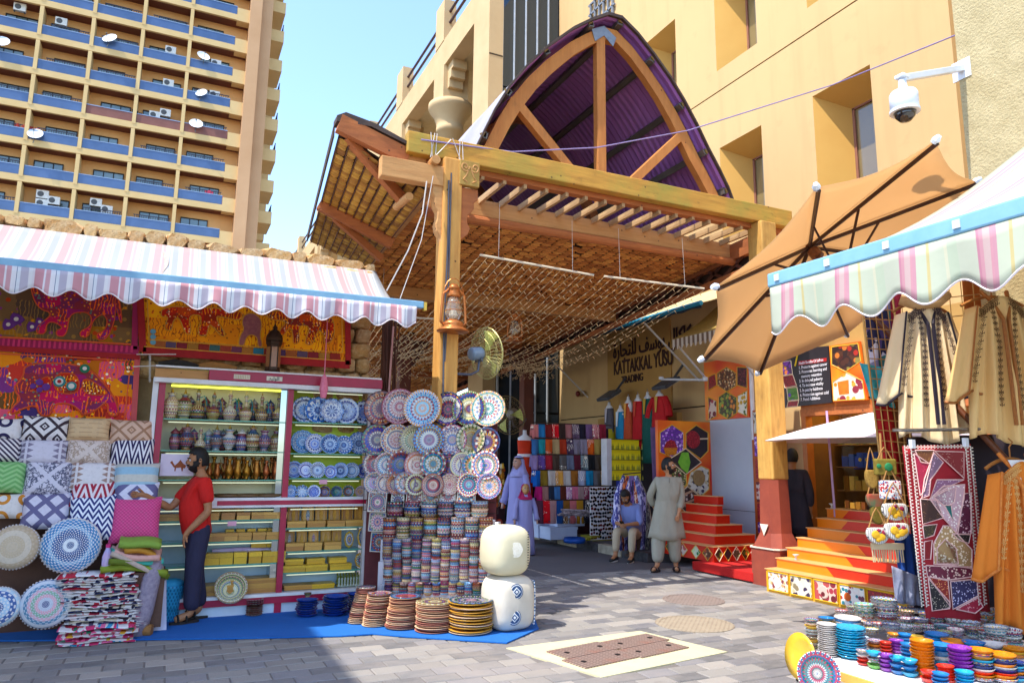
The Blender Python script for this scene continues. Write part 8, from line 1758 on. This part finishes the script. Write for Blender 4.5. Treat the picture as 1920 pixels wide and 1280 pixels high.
st(648, 715, 590, zA, 46, 4, ['red','red','white','multi'], 'red and striped stack at the step edge')
st(742, 745, 600, zA, 52, 3, ['green','multi','turq'], 'green and cyan stack at the step edge', h=.6)
st(750, 600, 515, zA, 60, 3, ['multi','orange','multi'], 'orange rimmed stack in the second line')
st(838, 765, 625, zA, 50, 4, ['purple'], 'short purple stack at the step edge', h=.6)
st(835, 625, 525, zA, 42, 4, ['red'], 'small red stack in the second line')
st(932, 790, 640, zA, 55, 3, ['blue','blue','turq'], 'first squat blue stack at the step edge', h=.6)
st(922, 620, 515, zA, 52, 4, ['purple'], 'small purple stack in the second line', h=.5)
st(1032, 810, 665, zA, 58, 3, ['turq','blue','turq'], 'second squat blue stack at the step edge', h=.6)
st(1020, 665, 540, zA, 55, 4, ['blue'], 'blue stack in the second line')
st(990, 545, 462, zA, 50, 3, ['blue'], 'blue stack in the third line'); st(1085, 530, 482, zA, 50, 2, ['orange','yel'], 'orange stack in the third line')
st(895, 525, 462, zA, 45, 3, ['orange','multi','orange'], 'small orange stack in the third line')
st(1150, 800, 525, zA, 84, 11, ['orange'], 'tall orange stack', h=.42); st(1190, 860, 760, zA, 62, 2, ['red'], 'red pair in front of the orange stack', h=.6)
st(1255, 550, 470, zA, 88, 3, ['blue'], 'wide blue stack with light catching its rim', h=.35); st(1300, 770, 560, zA, 94, 5, ['blue','turq','white','blue'], 'wide blue and white banded stack', h=.5)
st(1280, 900, 780, zA, 60, 4, ['blue'], 'low blue stack in the front line'); st(1330, 860, 728, zA, 62, 6, ['red'], 'red stack in the front line', h=.5)
st(1390, 590, 520, zA, 85, 2, ['red','orange'], 'flame red pair in the third line', h=.35); st(1460, 840, 580, zA, 84, 8, ['purple'], 'tall purple stack', h=.45)
st(1480, 900, 772, zA, 64, 5, ['turq','blue'], 'turquoise stack in the front line', h=.5); st(1555, 610, 530, zA, 82, 2, ['blue'], 'blue pair in the third line', h=.4)
st(1625, 850, 600, zA, 90, 10, ['multi','orange','red','white','navy','multi','turq','orange'], 'many-coloured banded stack', h=.4)
st(1725, 620, 550, zA, 98, 2, ['blue','white'], 'white dish with blue rim in the third line', h=.35)
st(1800, 860, 640, zA, 96, 9, ['multi','orange','red','navy','white','orange','navy'], 'second many-coloured banded stack', h=.4)
st(1890, 660, 590, zA, 84, 3, ['orange','yel','orange'], 'orange stack by the picture edge', h=.4); st(1885, 850, 690, zA, 70, 6, ['turq','navy','orange','blue'], 'blue and navy stack by the picture edge', h=.45)
# patterned bowls at the back
G2 = 'painted bowls at the back of the ceramics table'
pb = [(475,360,275,48,4),(560,330,245,44,4),(668,375,232,76,6),(842,372,200,96,7),(1000,335,282,56,2),(1090,300,262,70,2),(940,300,262,60,2),(1000,395,345,66,2),(1110,398,350,66,2),(1240,390,340,70,3),(1180,350,310,70,2),(1350,350,315,64,2),(1440,370,322,56,3),(1385,410,365,60,3),(1675,395,290,106,3),(1870,420,325,126,3),
      (780,430,385,60,2),(880,445,395,66,3),(985,450,405,60,2),(1075,455,410,60,2),(1180,455,415,64,2),(1290,460,400,60,3),(1530,440,380,70,3),(1560,505,430,72,3),(1400,500,430,60,3),(1310,510,440,56,2),(1660,540,420,66,4),(1750,560,420,88,5),(1860,570,440,76,5),(1480,460,395,60,2),(720,470,425,50,2),(620,400,360,50,2),(700,425,380,44,2),(1610,400,360,50,2),(1480,330,300,50,2),(1250,305,275,50,2)]
for n, (x, vb, vt, rx, k) in enumerate(pb):
    u, v = c8(x, vb); where = ('behind the turquoise dishes','at the far table edge','among the middle of the patterned bowls','beside the hanging runner','near the orange kaftan')[min(4, int(x/400))]
    stack('%s painted bowl from the bottom, '+(ORD[n] if n < 25 else 'additional '+ORD[n-25])+' patterned stack '+where, u, v, zB if vb < 400 else zA, rx/4.267, k, [('pat','pat2','pat3','pat')[(n*7) % 4], 'pat', 'pat3'], c8(0, vt)[1], h=.5, nm='painted_bowl', grp=G2)
# plates leaning at the near corner
p = gz(1532, 1290, 0); pl_ = gf(1533, 1262, 4.55); plate('large painted plate leaning on the white table end', pl_, .125, (-.55, -1, .25), ceramic('turq', 26, 40, .15), None)
p = gf(1510, 1230, 4.85); q = MB(); q.lathe([(.001,0),(.09,.0),(.13,.03),(.14,.045),(.09,.02),(.001,.015)], 28); o = q.build('yellow_plate', GZ['yel'], None, p, face_rot((-1, .12, .15)), smooth=True); tag(o, 'yellow plate standing on edge at the table corner', 'plate')
for (u, v, r, n, lab, c) in ((1625, 1268, 33, 5, 'violet rimmed plate pile', 'purple'), (1705, 1276, 42, 2, 'wide patterned plate pile', 'pat2')):
    u2, v2_ = u, v; stack('%s plate from the bottom of the '+lab+' on the low step', u, v+26, zF, r, n, [c, 'white'], v, h=.16, flat=True, nm='stacked_plate', grp='plate piles on the low step')
    D_ = (gz(u, v+26, zF)-EYE).dot(FW); pp = gz(u, v+26, zF)+FW*(r*D_/FOC*.6); pp.z = gf(u, v-6, D_).z; q = MB(); r_ = r*D_/FOC; q.lathe([(r_*1.0,.0),(r_*1.0,.008),(r_*.7,-.006),(.001,-.008)], 30); tag(q.build('painted_plate', ceramic('red' if c == 'purple' else 'turq', 16, 26, .12), None, pp, smooth=True), 'painted plate topping the '+lab, 'plate')
# unseen block added and sized so that its shade falls over the near paving
q = MB(); q.box(-9, -4.35, 2.6, 6.5, 0, 10.6); tag(q.build('unseen_shade_block', MATS['cream_paint']), 'plain cream block added out of view to cast shade across the paving', 'building')
# ================================================================ people
def skin(name, J, E, m_, parent, sub=2, loc=None, rot=None, label=None):
    """J: name -> (position, radius or (rx, ry)); one smooth surface grown over the joints"""
    ks = list(J); me = bpy.data.meshes.new(name); me.from_pydata([tuple(J[k][0]) for k in ks], [(ks.index(a), ks.index(b)) for a, b in E], []); me.materials.append(m_)
    o = bpy.data.objects.new(name, me); COL.objects.link(o); o.parent = parent
    md = o.modifiers.new('skin', 'SKIN'); md.use_smooth_shade = True
    if not me.skin_vertices: me.attributes.new  # created by the modifier
    for i, k in enumerate(ks):
        r = J[k][1]; me.skin_vertices[0].data[i].radius = r if isinstance(r, tuple) else (r, r); me.skin_vertices[0].data[i].use_root = (i == 0)
    s_ = o.modifiers.new('sub', 'SUBSURF'); s_.levels = sub; s_.render_levels = sub
    if loc is not None: o.location = loc
    if rot is not None: o.rotation_euler = rot
    return o
SKN = mat('skin_brown', '#b07850', '#9c6844', 14, .55, var=0); SKN2 = mat('skin_tan', '#bc8660', '#aa7650', 14, .55)
HAIR = mat('black_hair', '#0e0b0c', '#1c1614', 60, .6, bump=.004); EYW = mat('eye_white', '#d8d0c8', rough=.3); EYB = mat('eye_dark', '#140c0a', rough=.2); LIP = mat('lip', '#7a3a30', rough=.5)
def head(par, c, yaw_=0, pitch_=0, skin_m=SKN, hair=True, beard=0, hm=HAIR, s_=1.0):
    """sculpted head: local +y is the face"""
    h = thing('head_pivot', None, None, c, rot=(pitch_, 0, yaw_)); h.parent = par; h.name = 'head'; h.scale = (s_*1.07, s_*1.07, s_*1.07)
    A, B, Cc = .073, .092, .118
    def P(lon, lat, k=1.0):
        x, y, z = cos(lat)*sin(lon), cos(lat)*cos(lon), sin(lat); d = 1.0
        g = lambda a, b, c_, w: math.exp(-((x-a)**2+(y-b)**2+(z-c_)**2)/w)
        if y > 0: d += .30*g(0, .97, -.12, .022)+.16*g(0, .99, .06, .02)-.07*(g(.36, .9, .08, .03)+g(-.36, .9, .08, .03))+.05*(g(.3,.9,.28,.03)+g(-.3,.9,.28,.03))+.08*g(0, .85, -.42, .03)+.10*g(0, .72, -.78, .05)
        jaw = 1-.20*max(0, -z-.15)*(1 if abs(x) > .3 else .6)
        return Vector((A*x*d*jaw*k, B*y*d*k+(.012 if z < -.3 and y > 0 else 0), Cc*z*(1.0 if z > 0 else .98)*k))
    n1, n2 = 36, 26; q = MB(); q.grid(lambda a, b: P(2*pi*a-pi, pi*b-pi/2), n1, n2); f = q.build('face', skin_m, h, smooth=True)
    for s2 in (-1, 1):
        q = MB(); q.lathe([(.001,-.01),(.011,-.006),(.012,.004),(.001,.008)], 10); q.build('eye', EYW, h, (s2*.027, .083, .012), (-pi/2, 0, 0), smooth=True)
        q = MB(); q.lathe([(.0055,0),(.004,.003),(.001,.003)], 8); q.build('pupil', EYB, h, (s2*.027, .092, .011), (-pi/2, 0, 0))
        q = MB(); q.tube([(s2*.014, .093, .030), (s2*.030, .092, .035), (s2*.046, .080, .030)], [.004,.005,.003], 5); q.build('brow', hm, h)
        q = MB(); q.lathe([(.001,0),(.018,.003),(.020,.010),(.012,.014),(.001,.010)], 12); o = q.build('ear', skin_m, h, (s2*.070, -.002, .002), (0, s2*pi/2, 0), smooth=True); o.scale = (1.3, .8, 1)
    q = MB(); q.tube([(-.022,.092,-.050),(0,.101,-.052),(.022,.092,-.050)], [.004,.0065,.004], 6); q.build('mouth', LIP, h)
    def shell(nm, test, k, m_, bump=0.0):
        q = MB(); ix = {}
        for j in range(n2):
            for i in range(n1):
                lo, la = 2*pi*(i+.5)/n1-pi, pi*(j+.5)/n2-pi/2; x, y, z = cos(la)*sin(lo), cos(la)*cos(lo), sin(la)
                if not test(x, y, z): continue
                f_ = []
                for a, b in ((0,0),(1,0),(1,1),(0,1)):
                    kk = ((i+a) % n1, j+b); ii, jj = kk
                    if kk not in ix: zz = sin(pi*jj/n2-pi/2); ix[kk] = len(q.v); q.v.append(P(2*pi*ii/n1-pi, pi*jj/n2-pi/2, k+bump*max(0, zz)+.012*sin(ii*5.1+jj*3.3)))
                    f_.append(ix[kk])
                q.f.append(tuple(f_)); q.mi.append(0)
        o = q.build(nm, m_, h, smooth=True, thick=.010); return o
    if hair: shell('hair', lambda x, y, z: (z > .42 or (y < .30 and z > -.05) or (y < -.15 and z > -.42)) and not (y > .55 and z < .52), 1.07, hm, .06)
    if beard: shell('beard', lambda x, y, z: z < -.40 and y > .1 and not (abs(x) < .30 and -.56 < z < -.36 and y > .6) or (abs(x) > .68 and .05 > z > -.45 and y > .02 and y < .65) or (abs(x) < .34 and -.34 < z < -.24 and y > .8), 1.02 if beard == 1 else 1.05, hm)
    return h
def hand(J, E, w, d, s_, side, pre, curl=.4, up=Vector((0,0,0))):
    """five fingers from the wrist point w along direction d"""
    d = Vector(d).normalized(); a = d.cross(Vector((0, 1, 0)) if abs(d.y) < .8 else Vector((1, 0, 0))).normalized(); b = d.cross(a)
    pm_ = pre+'palm'; J[pm_] = (w+d*.06*s_, (.030*s_, .017*s_)); E.append((pre+'wrist', pm_))
    for k, (off, L) in enumerate(((-.026,.062),(-.009,.072),(.008,.068),(.024,.052))):
        k0, k1, k2 = [pre+'f%d%d' % (k, i) for i in range(3)]; r0 = w+d*.085*s_+a*off*s_
        J[k0] = (r0, .0095*s_); J[k1] = (r0+(d+b*curl*.5).normalized()*L*.5*s_, .0088*s_); J[k2] = (J[k1][0]+(d+b*curl*1.6).normalized()*L*.5*s_, .0075*s_); E += [(pm_, k0), (k0, k1), (k1, k2)]
    t0 = w+d*.03*s_-a*.03*s_; J[pre+'t0'] = (t0, .011*s_); J[pre+'t1'] = (t0+(d-a*.7+b*.4).normalized()*.04*s_, .0095*s_); J[pre+'t2'] = (J[pre+'t1'][0]+(d-a*.1+b*.5).normalized()*.03*s_, .008*s_); E += [(pm_, pre+'t0'), (pre+'t0', pre+'t1'), (pre+'t1', pre+'t2')]
def body(par, P, skin_m, fat=1.0, hands=True):
    J = {'pelvis': (P['pelvis'], (.13*fat, .11*fat)), 'spine': (P['spine'], (.125*fat, .11*fat)), 'chest': (P['chest'], (.15, .11)), 'neck': (P['neck'], .052), 'skull': (P['head']-Vector((0,0,.05)), .055)}
    E = [('pelvis','spine'),('spine','chest'),('chest','neck'),('neck','skull')]
    for s_ in ('L', 'R'):
        J[s_+'sh'] = (P[s_+'sh'], .058); J[s_+'el'] = (P[s_+'el'], .042); J[s_+'fa'] = (P[s_+'el'].lerp(P[s_+'wr'], .35), .042); J[s_+'wrist'] = (P[s_+'wr'], .028); E += [('chest', s_+'sh'), (s_+'sh', s_+'el'), (s_+'el', s_+'fa'), (s_+'fa', s_+'wrist')]
        J[s_+'hip'] = (P[s_+'hip'], .088); J[s_+'kn'] = (P[s_+'kn'], .060); J[s_+'cf'] = (P[s_+'kn'].lerp(P[s_+'an'], .35), .056); J[s_+'an'] = (P[s_+'an'], .040); J[s_+'toe'] = (P[s_+'toe'], (.042, .028)); E += [('pelvis', s_+'hip'), (s_+'hip', s_+'kn'), (s_+'kn', s_+'cf'), (s_+'cf', s_+'an'), (s_+'an', s_+'toe')]
        if hands: hand(J, E, P[s_+'wr'], P.get(s_+'hd', (P[s_+'wr']-P[s_+'el'])), 1.0, s_, s_, P.get('curl', .5))
    return skin('body', J, E, skin_m, par)
V3 = Vector
def stand(**k):
    P = {'pelvis': V3((0,0,.95)), 'spine': V3((0,.02,1.12)), 'chest': V3((0,.0,1.32)), 'neck': V3((0,.0,1.47)), 'head': V3((0,.035,1.63)),
         'Lsh': V3((-.18,-.01,1.40)), 'Rsh': V3((.18,-.01,1.40)), 'Lel': V3((-.23,-.03,1.12)), 'Rel': V3((.23,-.03,1.12)), 'Lwr': V3((-.22,.08,.90)), 'Rwr': V3((.22,.08,.90)),
         'Lhip': V3((-.09,0,.90)), 'Rhip': V3((.09,0,.90)), 'Lkn': V3((-.10,.02,.50)), 'Rkn': V3((.10,.02,.50)), 'Lan': V3((-.11,-.02,.09)), 'Ran': V3((.11,-.02,.09)), 'Ltoe': V3((-.13,.14,.035)), 'Rtoe': V3((.13,.14,.035))}
    for a, b in k.items(): P[a] = V3(b) if isinstance(b, tuple) else b
    return P
def shirt(par, P, m_, arm=.55, fat=1.0, nm='shirt', low=.90, r=.075, loose=1.0):
    J = {'b0': (V3((P['pelvis'].x, P['pelvis'].y, low-.06)), (.175*fat, .145*fat)), 'b': (V3((P['pelvis'].x, P['pelvis'].y, low)), (.178*fat, .145*fat)), 'w': (P['spine']+V3((0,.03*(fat-1)*4,0)), (.180*fat, .155*fat)), 'c': (P['chest'], (.182, .135)), 'n': (P['chest'].lerp(P['neck'], .72), (.115, .092))}; E = [('b0','b'),('b','w'),('w','c'),('c','n')]
    for s_ in ('L','R'):
        J[s_+'1'] = (P[s_+'sh'], r*1.0); e = P[s_+'sh'].lerp(P[s_+'el'], min(arm, 1)); J[s_+'2'] = (e, r*.95*loose); E += [('c', s_+'1'), (s_+'1', s_+'2')]
        if arm > 1: J[s_+'3'] = (P[s_+'el'].lerp(P[s_+'wr'], arm-1), r*.75*loose); E.append((s_+'2', s_+'3'))
    return skin(nm, J, E, m_, par)
def trousers(par, P, m_, r0=.115, r1=.085, r2=.07, end=.95, nm='trousers'):
    J = {'w': (P['pelvis']+V3((0,0,.13)), (.15, .12)), 'p': (P['pelvis']+V3((0,0,.03)), (.15, .125))}; E = [('w', 'p')]
    for s_ in ('L','R'):
        J[s_+'h'] = (P[s_+'hip']+V3((0,0,-.06)), r0); J[s_+'t'] = (P[s_+'hip'].lerp(P[s_+'kn'], .5), r0*.93); J[s_+'k'] = (P[s_+'kn'], r1); J[s_+'c'] = (P[s_+'kn'].lerp(P[s_+'an'], .6), (r1+r2)/2); J[s_+'a'] = (P[s_+'kn'].lerp(P[s_+'an'], end), r2); E += [('p', s_+'h'), (s_+'h', s_+'t'), (s_+'t', s_+'k'), (s_+'k', s_+'c'), (s_+'c', s_+'a')]
    return skin(nm, J, E, m_, par)
def sandal(par, P, m_, sole, strap=True):
    for s_ in ('L','R'):
        a, t = P[s_+'an'], P[s_+'toe']; d = V3((t.x-a.x, t.y-a.y, 0)).normalized(); n_ = V3((-d.y, d.x, 0)); c = V3((a.x, a.y, 0)); q = MB(); pts = []
        for k in range(14): tt = 2*pi*k/14; pts.append(c+d*(.06+.145*cos(tt))+n_*(.048*sin(tt)*(1.1 if cos(tt) > 0 else .85)))
        q.prism(pts, (0,0,.022)); o = q.build('sandal', sole, par)
        for f in ((.13, .05) if strap else ()):
            q = MB(); q.tube([c+d*f+n_*(.052*cos(tt))+V3((0,0,.02+.062*sin(tt))) for tt in [pi*k/8 for k in range(9)]], .011, 6); q.build('strap', m_, o)
def cloth_mat(nm, c1, c2=None, sc=5, b=.03):
    m = MT(nm, .85); x, y, z = m.xyz(); n = m.noise(1, 4, m.vec(x*sc*1.6, y*sc*1.6, z*sc*.5)); m.color(m.mix((n-.4)*1.5, c1, c2 or tuple(v*.8 for v in lin(c1)[:3]))); m.bump(n, b, .8); MATS[nm] = m.m; return m.m
# the shopper in the red t-shirt
p = gz(352, 1166); S1 = thing('person', 'shopper in a red t-shirt and dark navy trousers reaching toward the cushions', 'person', (p.x+.02, p.y-.02, .016), radians(96))
P = stand(spine=(0,.05,1.12), Lel=(-.22,-.06,1.11), Lwr=(-.20,.13,.90), Rel=(.08,.27,1.13), Rwr=(-.02,.52,1.27), Rsh=(.17,.03,1.40), Lhd=V3((0,.25,-1)), Rhd=V3((-.1,1,.1)), Lan=(-.09,.01,.09), Ran=(.09,-.10,.09), Ltoe=(-.11,.17,.035), Rtoe=(.10,.05,.035), Rkn=(.09,-.02,.50), head=(0,.045,1.625))
body(S1, P, SKN); shirt(S1, P, cloth_mat('red_tshirt', '#cc1208', '#a80c06', 6), .78, 1.10, 't_shirt', .90, .078); trousers(S1, P, cloth_mat('navy_trousers', '#2a2640', '#1c1a30', 6), .12, .095, .085, .97); head(S1, P['head'], .06, -.12, SKN, True, 1); sandal(S1, P, mat('sandal_black', '#161214'), mat('sandal_sole', '#2c2420'))
q = MB(); q.box(-.004, .004, -.006, .006, -.03, .03); q.build('drawstring', mat('white_print', '#eef0ee'), S1, (-.135, .09, .84))
# the man in the grey kurta
p = gz(1252, 1070); S2 = thing('person', 'bearded man in a long pale grey kurta looking aside by the red steps', 'person', (p.x, p.y, .003), radians(150))
P = stand(Lel=(-.24,.04,1.12), Lwr=(-.17,.20,.92), Rel=(.25,-.10,1.14), Rwr=(.16,-.18,.95), Lhd=V3((.35,.2,-1)), Lkn=(-.10,.05,.50), Lan=(-.13,.0,.09), Rkn=(.14,.06,.50), Ran=(.17,.10,.09), Rtoe=(.26,.25,.035), Ltoe=(-.12,.17,.035), pelvis=(0,-.02,.95), spine=(-.02,.03,1.12), chest=(-.04,0,1.32), neck=(-.05,0,1.47), head=(-.04,.03,1.63), Lsh=(-.22,0,1.40), Rsh=(.14,-.02,1.40))
KUR = cloth_mat('grey_kurta', '#9d9684', '#857e6e', 5, .035)
body(S2, P, SKN2); shirt(S2, P, KUR, 1.82, 1.08, 'kurta_top', .92, .072, 1.0); trousers(S2, P, cloth_mat('grey_shalwar', '#a39c8a', '#878070', 6, .04), .13, .125, .085, .93, 'shalwar')
q = MB(); rg = []
for k in range(9):
    f = k/8; z = 1.16-.66*f; rg.append([V3((-.02+.03*f+(.17+.12*f)*cos(t_)*(1+.06*f*sin(5*t_)), .02+(.145+.06*f)*sin(t_)*(1+.08*f*sin(7*t_)), z+.02*sin(3*t_)*f)) for t_ in [2*pi*j/28 for j in range(28)]])
q.loft(rg, 28, False); q.build('kurta_skirt', KUR, S2, smooth=True, thick=.006)
q = MB(); q.tube([(-.05,.085,1.44),(-.045,.12,1.40),(-.03,.135,1.30),(-.03,.145,1.2)], .008, 5); q.build('placket', mat('kurta_seam', '#7d7664'), S2)
head(S2, P['head'], 1.15, .02, SKN2, True, 2); sandal(S2, P, mat('sandal_brown', '#2a1c18'), mat('sandal_sole', '#2c2420'))
# seated man with a phone
p = gz(1168, 1050); S3 = thing('person', 'seated man in a light blue shirt and beige trousers bent over his phone', 'person', (p.x+.28, p.y+.12, .145), radians(128))
P = stand(pelvis=(0,0,.36), spine=(0,.06,.50), chest=(0,.16,.70), neck=(0,.24,.83), head=(0,.33,.95), Lsh=(-.18,.17,.76), Rsh=(.18,.17,.76), Lel=(-.24,.28,.50), Rel=(.24,.28,.50), Lwr=(-.07,.46,.48), Rwr=(.07,.47,.48), Lhip=(-.09,.04,.33), Rhip=(.09,.04,.33), Lkn=(-.14,.42,.36), Rkn=(.14,.44,.36), Lan=(-.13,.46,-.06), Ran=(.15,.48,-.06), Ltoe=(-.14,.62,-.11), Rtoe=(.17,.64,-.11), curl=.9)
body(S3, P, SKN); shirt(S3, P, cloth_mat('blue_shirt', '#7a86bc', '#6672a8', 6), 1.25, 1.1, 'shirt', .34, .075); trousers(S3, P, cloth_mat('beige_trousers', '#b8a488', '#a08c70', 6), .10, .078, .06, .86); head(S3, P['head'], .0, -.75, SKN, True, 1)
for s_ in ('L','R'):
    a, t_ = P[s_+'an'], P[s_+'toe']; q = MB(); d = (V3((t_.x-a.x, t_.y-a.y, 0))).normalized(); c = V3((a.x, a.y, -.142)); n_ = V3((-d.y, d.x, 0)); rg = []
    for k, (f, w, h) in enumerate(((-.06,.03,.06),(-.03,.045,.09),(.04,.047,.09),(.12,.05,.06),(.19,.042,.045),(.215,.02,.03))): rg.append([c+d*f+n_*(w*cos(tt))+V3((0,0,.004+h/2+h/2*sin(tt))) for tt in [2*pi*j/10 for j in range(10)]])
    q.loft(rg, 10); o = q.build('shoe', mat('shoe_black', '#1c181a', rough=.6), S3, smooth=True); q = MB(); q.prism([c+d*(.07+.14*cos(tt))+n_*.05*sin(tt) for tt in [2*pi*j/12 for j in range(12)]], (0,0,.02)); q.build('sole', mat('sole_white', '#c8c4c0'), o)
q = MB(); q.box(-.036, .036, -.005, .005, -.07, .07); q.build('phone', mat('phone_black', '#101014', rough=.2), S3, (0, .54, .50), (-.9, 0, 0))
q = MB(); q.lathe([(.16,0),(.16,.03),(.12,.04),(.15,.33),(.17,.36),(.001,.36)], 14); tag(q.build('stool', mat('stool_brown', '#4a3428'), None, S3.location+Vector((.05, .02, -.1))), 'small round stool under the seated man', 'stool'); bpy.data.objects['stool'].scale = (1, 1, .95)
# man in black seen from behind
pb_ = Vector((8.52, 8.16, .15)); S4 = thing('person', 'man in a long black kurta seen from behind beside the red-based post', 'person', pb_, radians(-62))
P = stand(Rel=(.24,-.02,1.12), Rwr=(.22,.05,.88)); BK = cloth_mat('black_kurta', '#2c2734', '#1e1a26', 5, .03)
body(S4, P, SKN); shirt(S4, P, BK, 1.85, 1.05, 'kurta_top', .92, .072); trousers(S4, P, cloth_mat('black_shalwar', '#3a2a40', '#2a2030', 6), .12, .11, .075, .93, 'shalwar')
q = MB(); rg = []
for k in range(7):
    f = k/6; z = 1.16-.62*f; rg.append([V3(((.17+.09*f)*cos(t_)*(1+.05*f*sin(5*t_)), (.14+.05*f)*sin(t_)*(1+.07*f*sin(7*t_)), z)) for t_ in [2*pi*j/24 for j in range(24)]])
q.loft(rg, 24, False); q.build('kurta_skirt', BK, S4, smooth=True, thick=.006); head(S4, P['head'], .1, 0, SKN, True, 0); sandal(S4, P, mat('sandal_black', '#161214'), mat('sandal_sole', '#2c2420'))
# two robed shop dummies, one tall, one child sized
TH = cloth_mat('lilac_robe', '#9a98cc', '#8684b8', 4, .03)
def robed(lab, p, H, rz, tall):
    t = thing('robed_dummy', lab, 'shop dummy', p, rz, 'robed shop dummies behind the poufs'); s_ = H/1.75; rg = []
    for (z, a, b) in ((.02,.27,.20),(.3,.25,.19),(.7,.22,.17),(1.0,.19,.14),(1.25,.19,.13),(1.38,.19,.11),(1.45,.12,.08),(1.50,.055,.055)): rg.append([V3((a*cos(tt)*(1+.05*sin(6*tt)*(1-z/1.6)), b*sin(tt)*(1+.07*sin(8*tt)*(1-z/1.6)), z))*s_ for tt in [2*pi*j/26 for j in range(26)]])
    q = MB(); q.loft(rg, 26); q.build('robe', TH, t, smooth=True)
    for k in (-1, 1): q = MB(); q.tube([V3((k*.17, 0, 1.38))*s_, V3((k*.25, .03, 1.15))*s_, V3((k*.27, .06, .95))*s_, V3((k*.29, .10, .86))*s_], [.065*s_,.06*s_,.065*s_,.075*s_], 10); q.build('sleeve', TH, t, smooth=True); q = MB(); q.tube([V3((k*.285, .09, .88))*s_, V3((k*.29, .12, .76))*s_], [.03*s_, .022*s_], 8); q.build('hand', mat('dummy_skin', '#c89a84', rough=.4), t, smooth=True)
    head(t, V3((0, .02, 1.61))*s_, 0, 0, mat('dummy_gold', '#c8945a', rough=.35) if not tall else MATS['dummy_skin'], False, 0, HAIR, s_*1.0 if tall else .82)
    q = MB(); GC = mat('lilac_headcloth', '#b0aee0', '#9896cc', 8) if tall else mat('pink_headcloth', '#c81c64', '#a8144e', 8); rg = []
    for (z, a, f0) in ((1.745,.03,0),(1.72,.075,0),(1.66,.10,.9),(1.58,.11,1.0),(1.48,.14,.8),(1.36,.20,.5)):
        rg.append([V3((a*cos(tt), a*1.1*sin(tt)-.015-(.085*f0 if sin(tt) > .5 else 0), z))*s_ for tt in [2*pi*j/22 for j in range(22)]])
    rg2 = [[(p_ if not (p_.y > .06*s_ and p_.z > 1.40*s_ and p_.z < 1.68*s_) else V3((p_.x, .02*s_, p_.z))) for p_ in r_] for r_ in rg]; q.loft(rg2, 22, False); q.build('headcloth', GC, t, smooth=True, thick=.008)
    if tall: q = MB(); q.tube([V3((.088*cos(tt), .095*sin(tt)-.01, 1.70))*s_ for tt in [2*pi*j/16 for j in range(17)]], .012, 6); q.build('head_cord', HAIR, t)
pt = gz(970, 1032); robed('tall shop dummy in a lilac robe and head cloth behind the poufs', pt, 1.80, radians(115), True)
pt = gz(984, 1040); robed('child sized shop dummy in a lilac robe with a pink head cloth', pt, 1.28, radians(165), False)
# orange dress on a form beside the inner post
p = gf(984, 806, 15.5); t = thing('orange_dress_form', 'orange dress on a white form hung beside the inner canopy post', 'dress', p)
q = MB(); q.loft([((0,0,0),.04,.04),((0,0,-.1),.045,.045),((0,0,-.16),.16,.09),((0,0,-.3),.15,.09)], 14); q.build('torso_form', mat('form_white', '#e6e4e6'), t, smooth=True)
q = MB(); q.loft([((0,0,-.22),.17,.10),((0,0,-.45),.15,.09),((0,0,-.62),.16,.1),((0,0,-.7),.17,.11),((0,0,-1.0),.20,.13),((.02,0,-1.5),.16,.12)], 16); q.build('gown', mat('orange_dress', '#d8380e', '#c02c08', 9), t, smooth=True); q = MB(); q.loft([((0,0,-.50),.165,.105),((0,0,-.56),.17,.11)], 16); q.build('waist_band', mat('form_white', '#e6e4e6'), t)
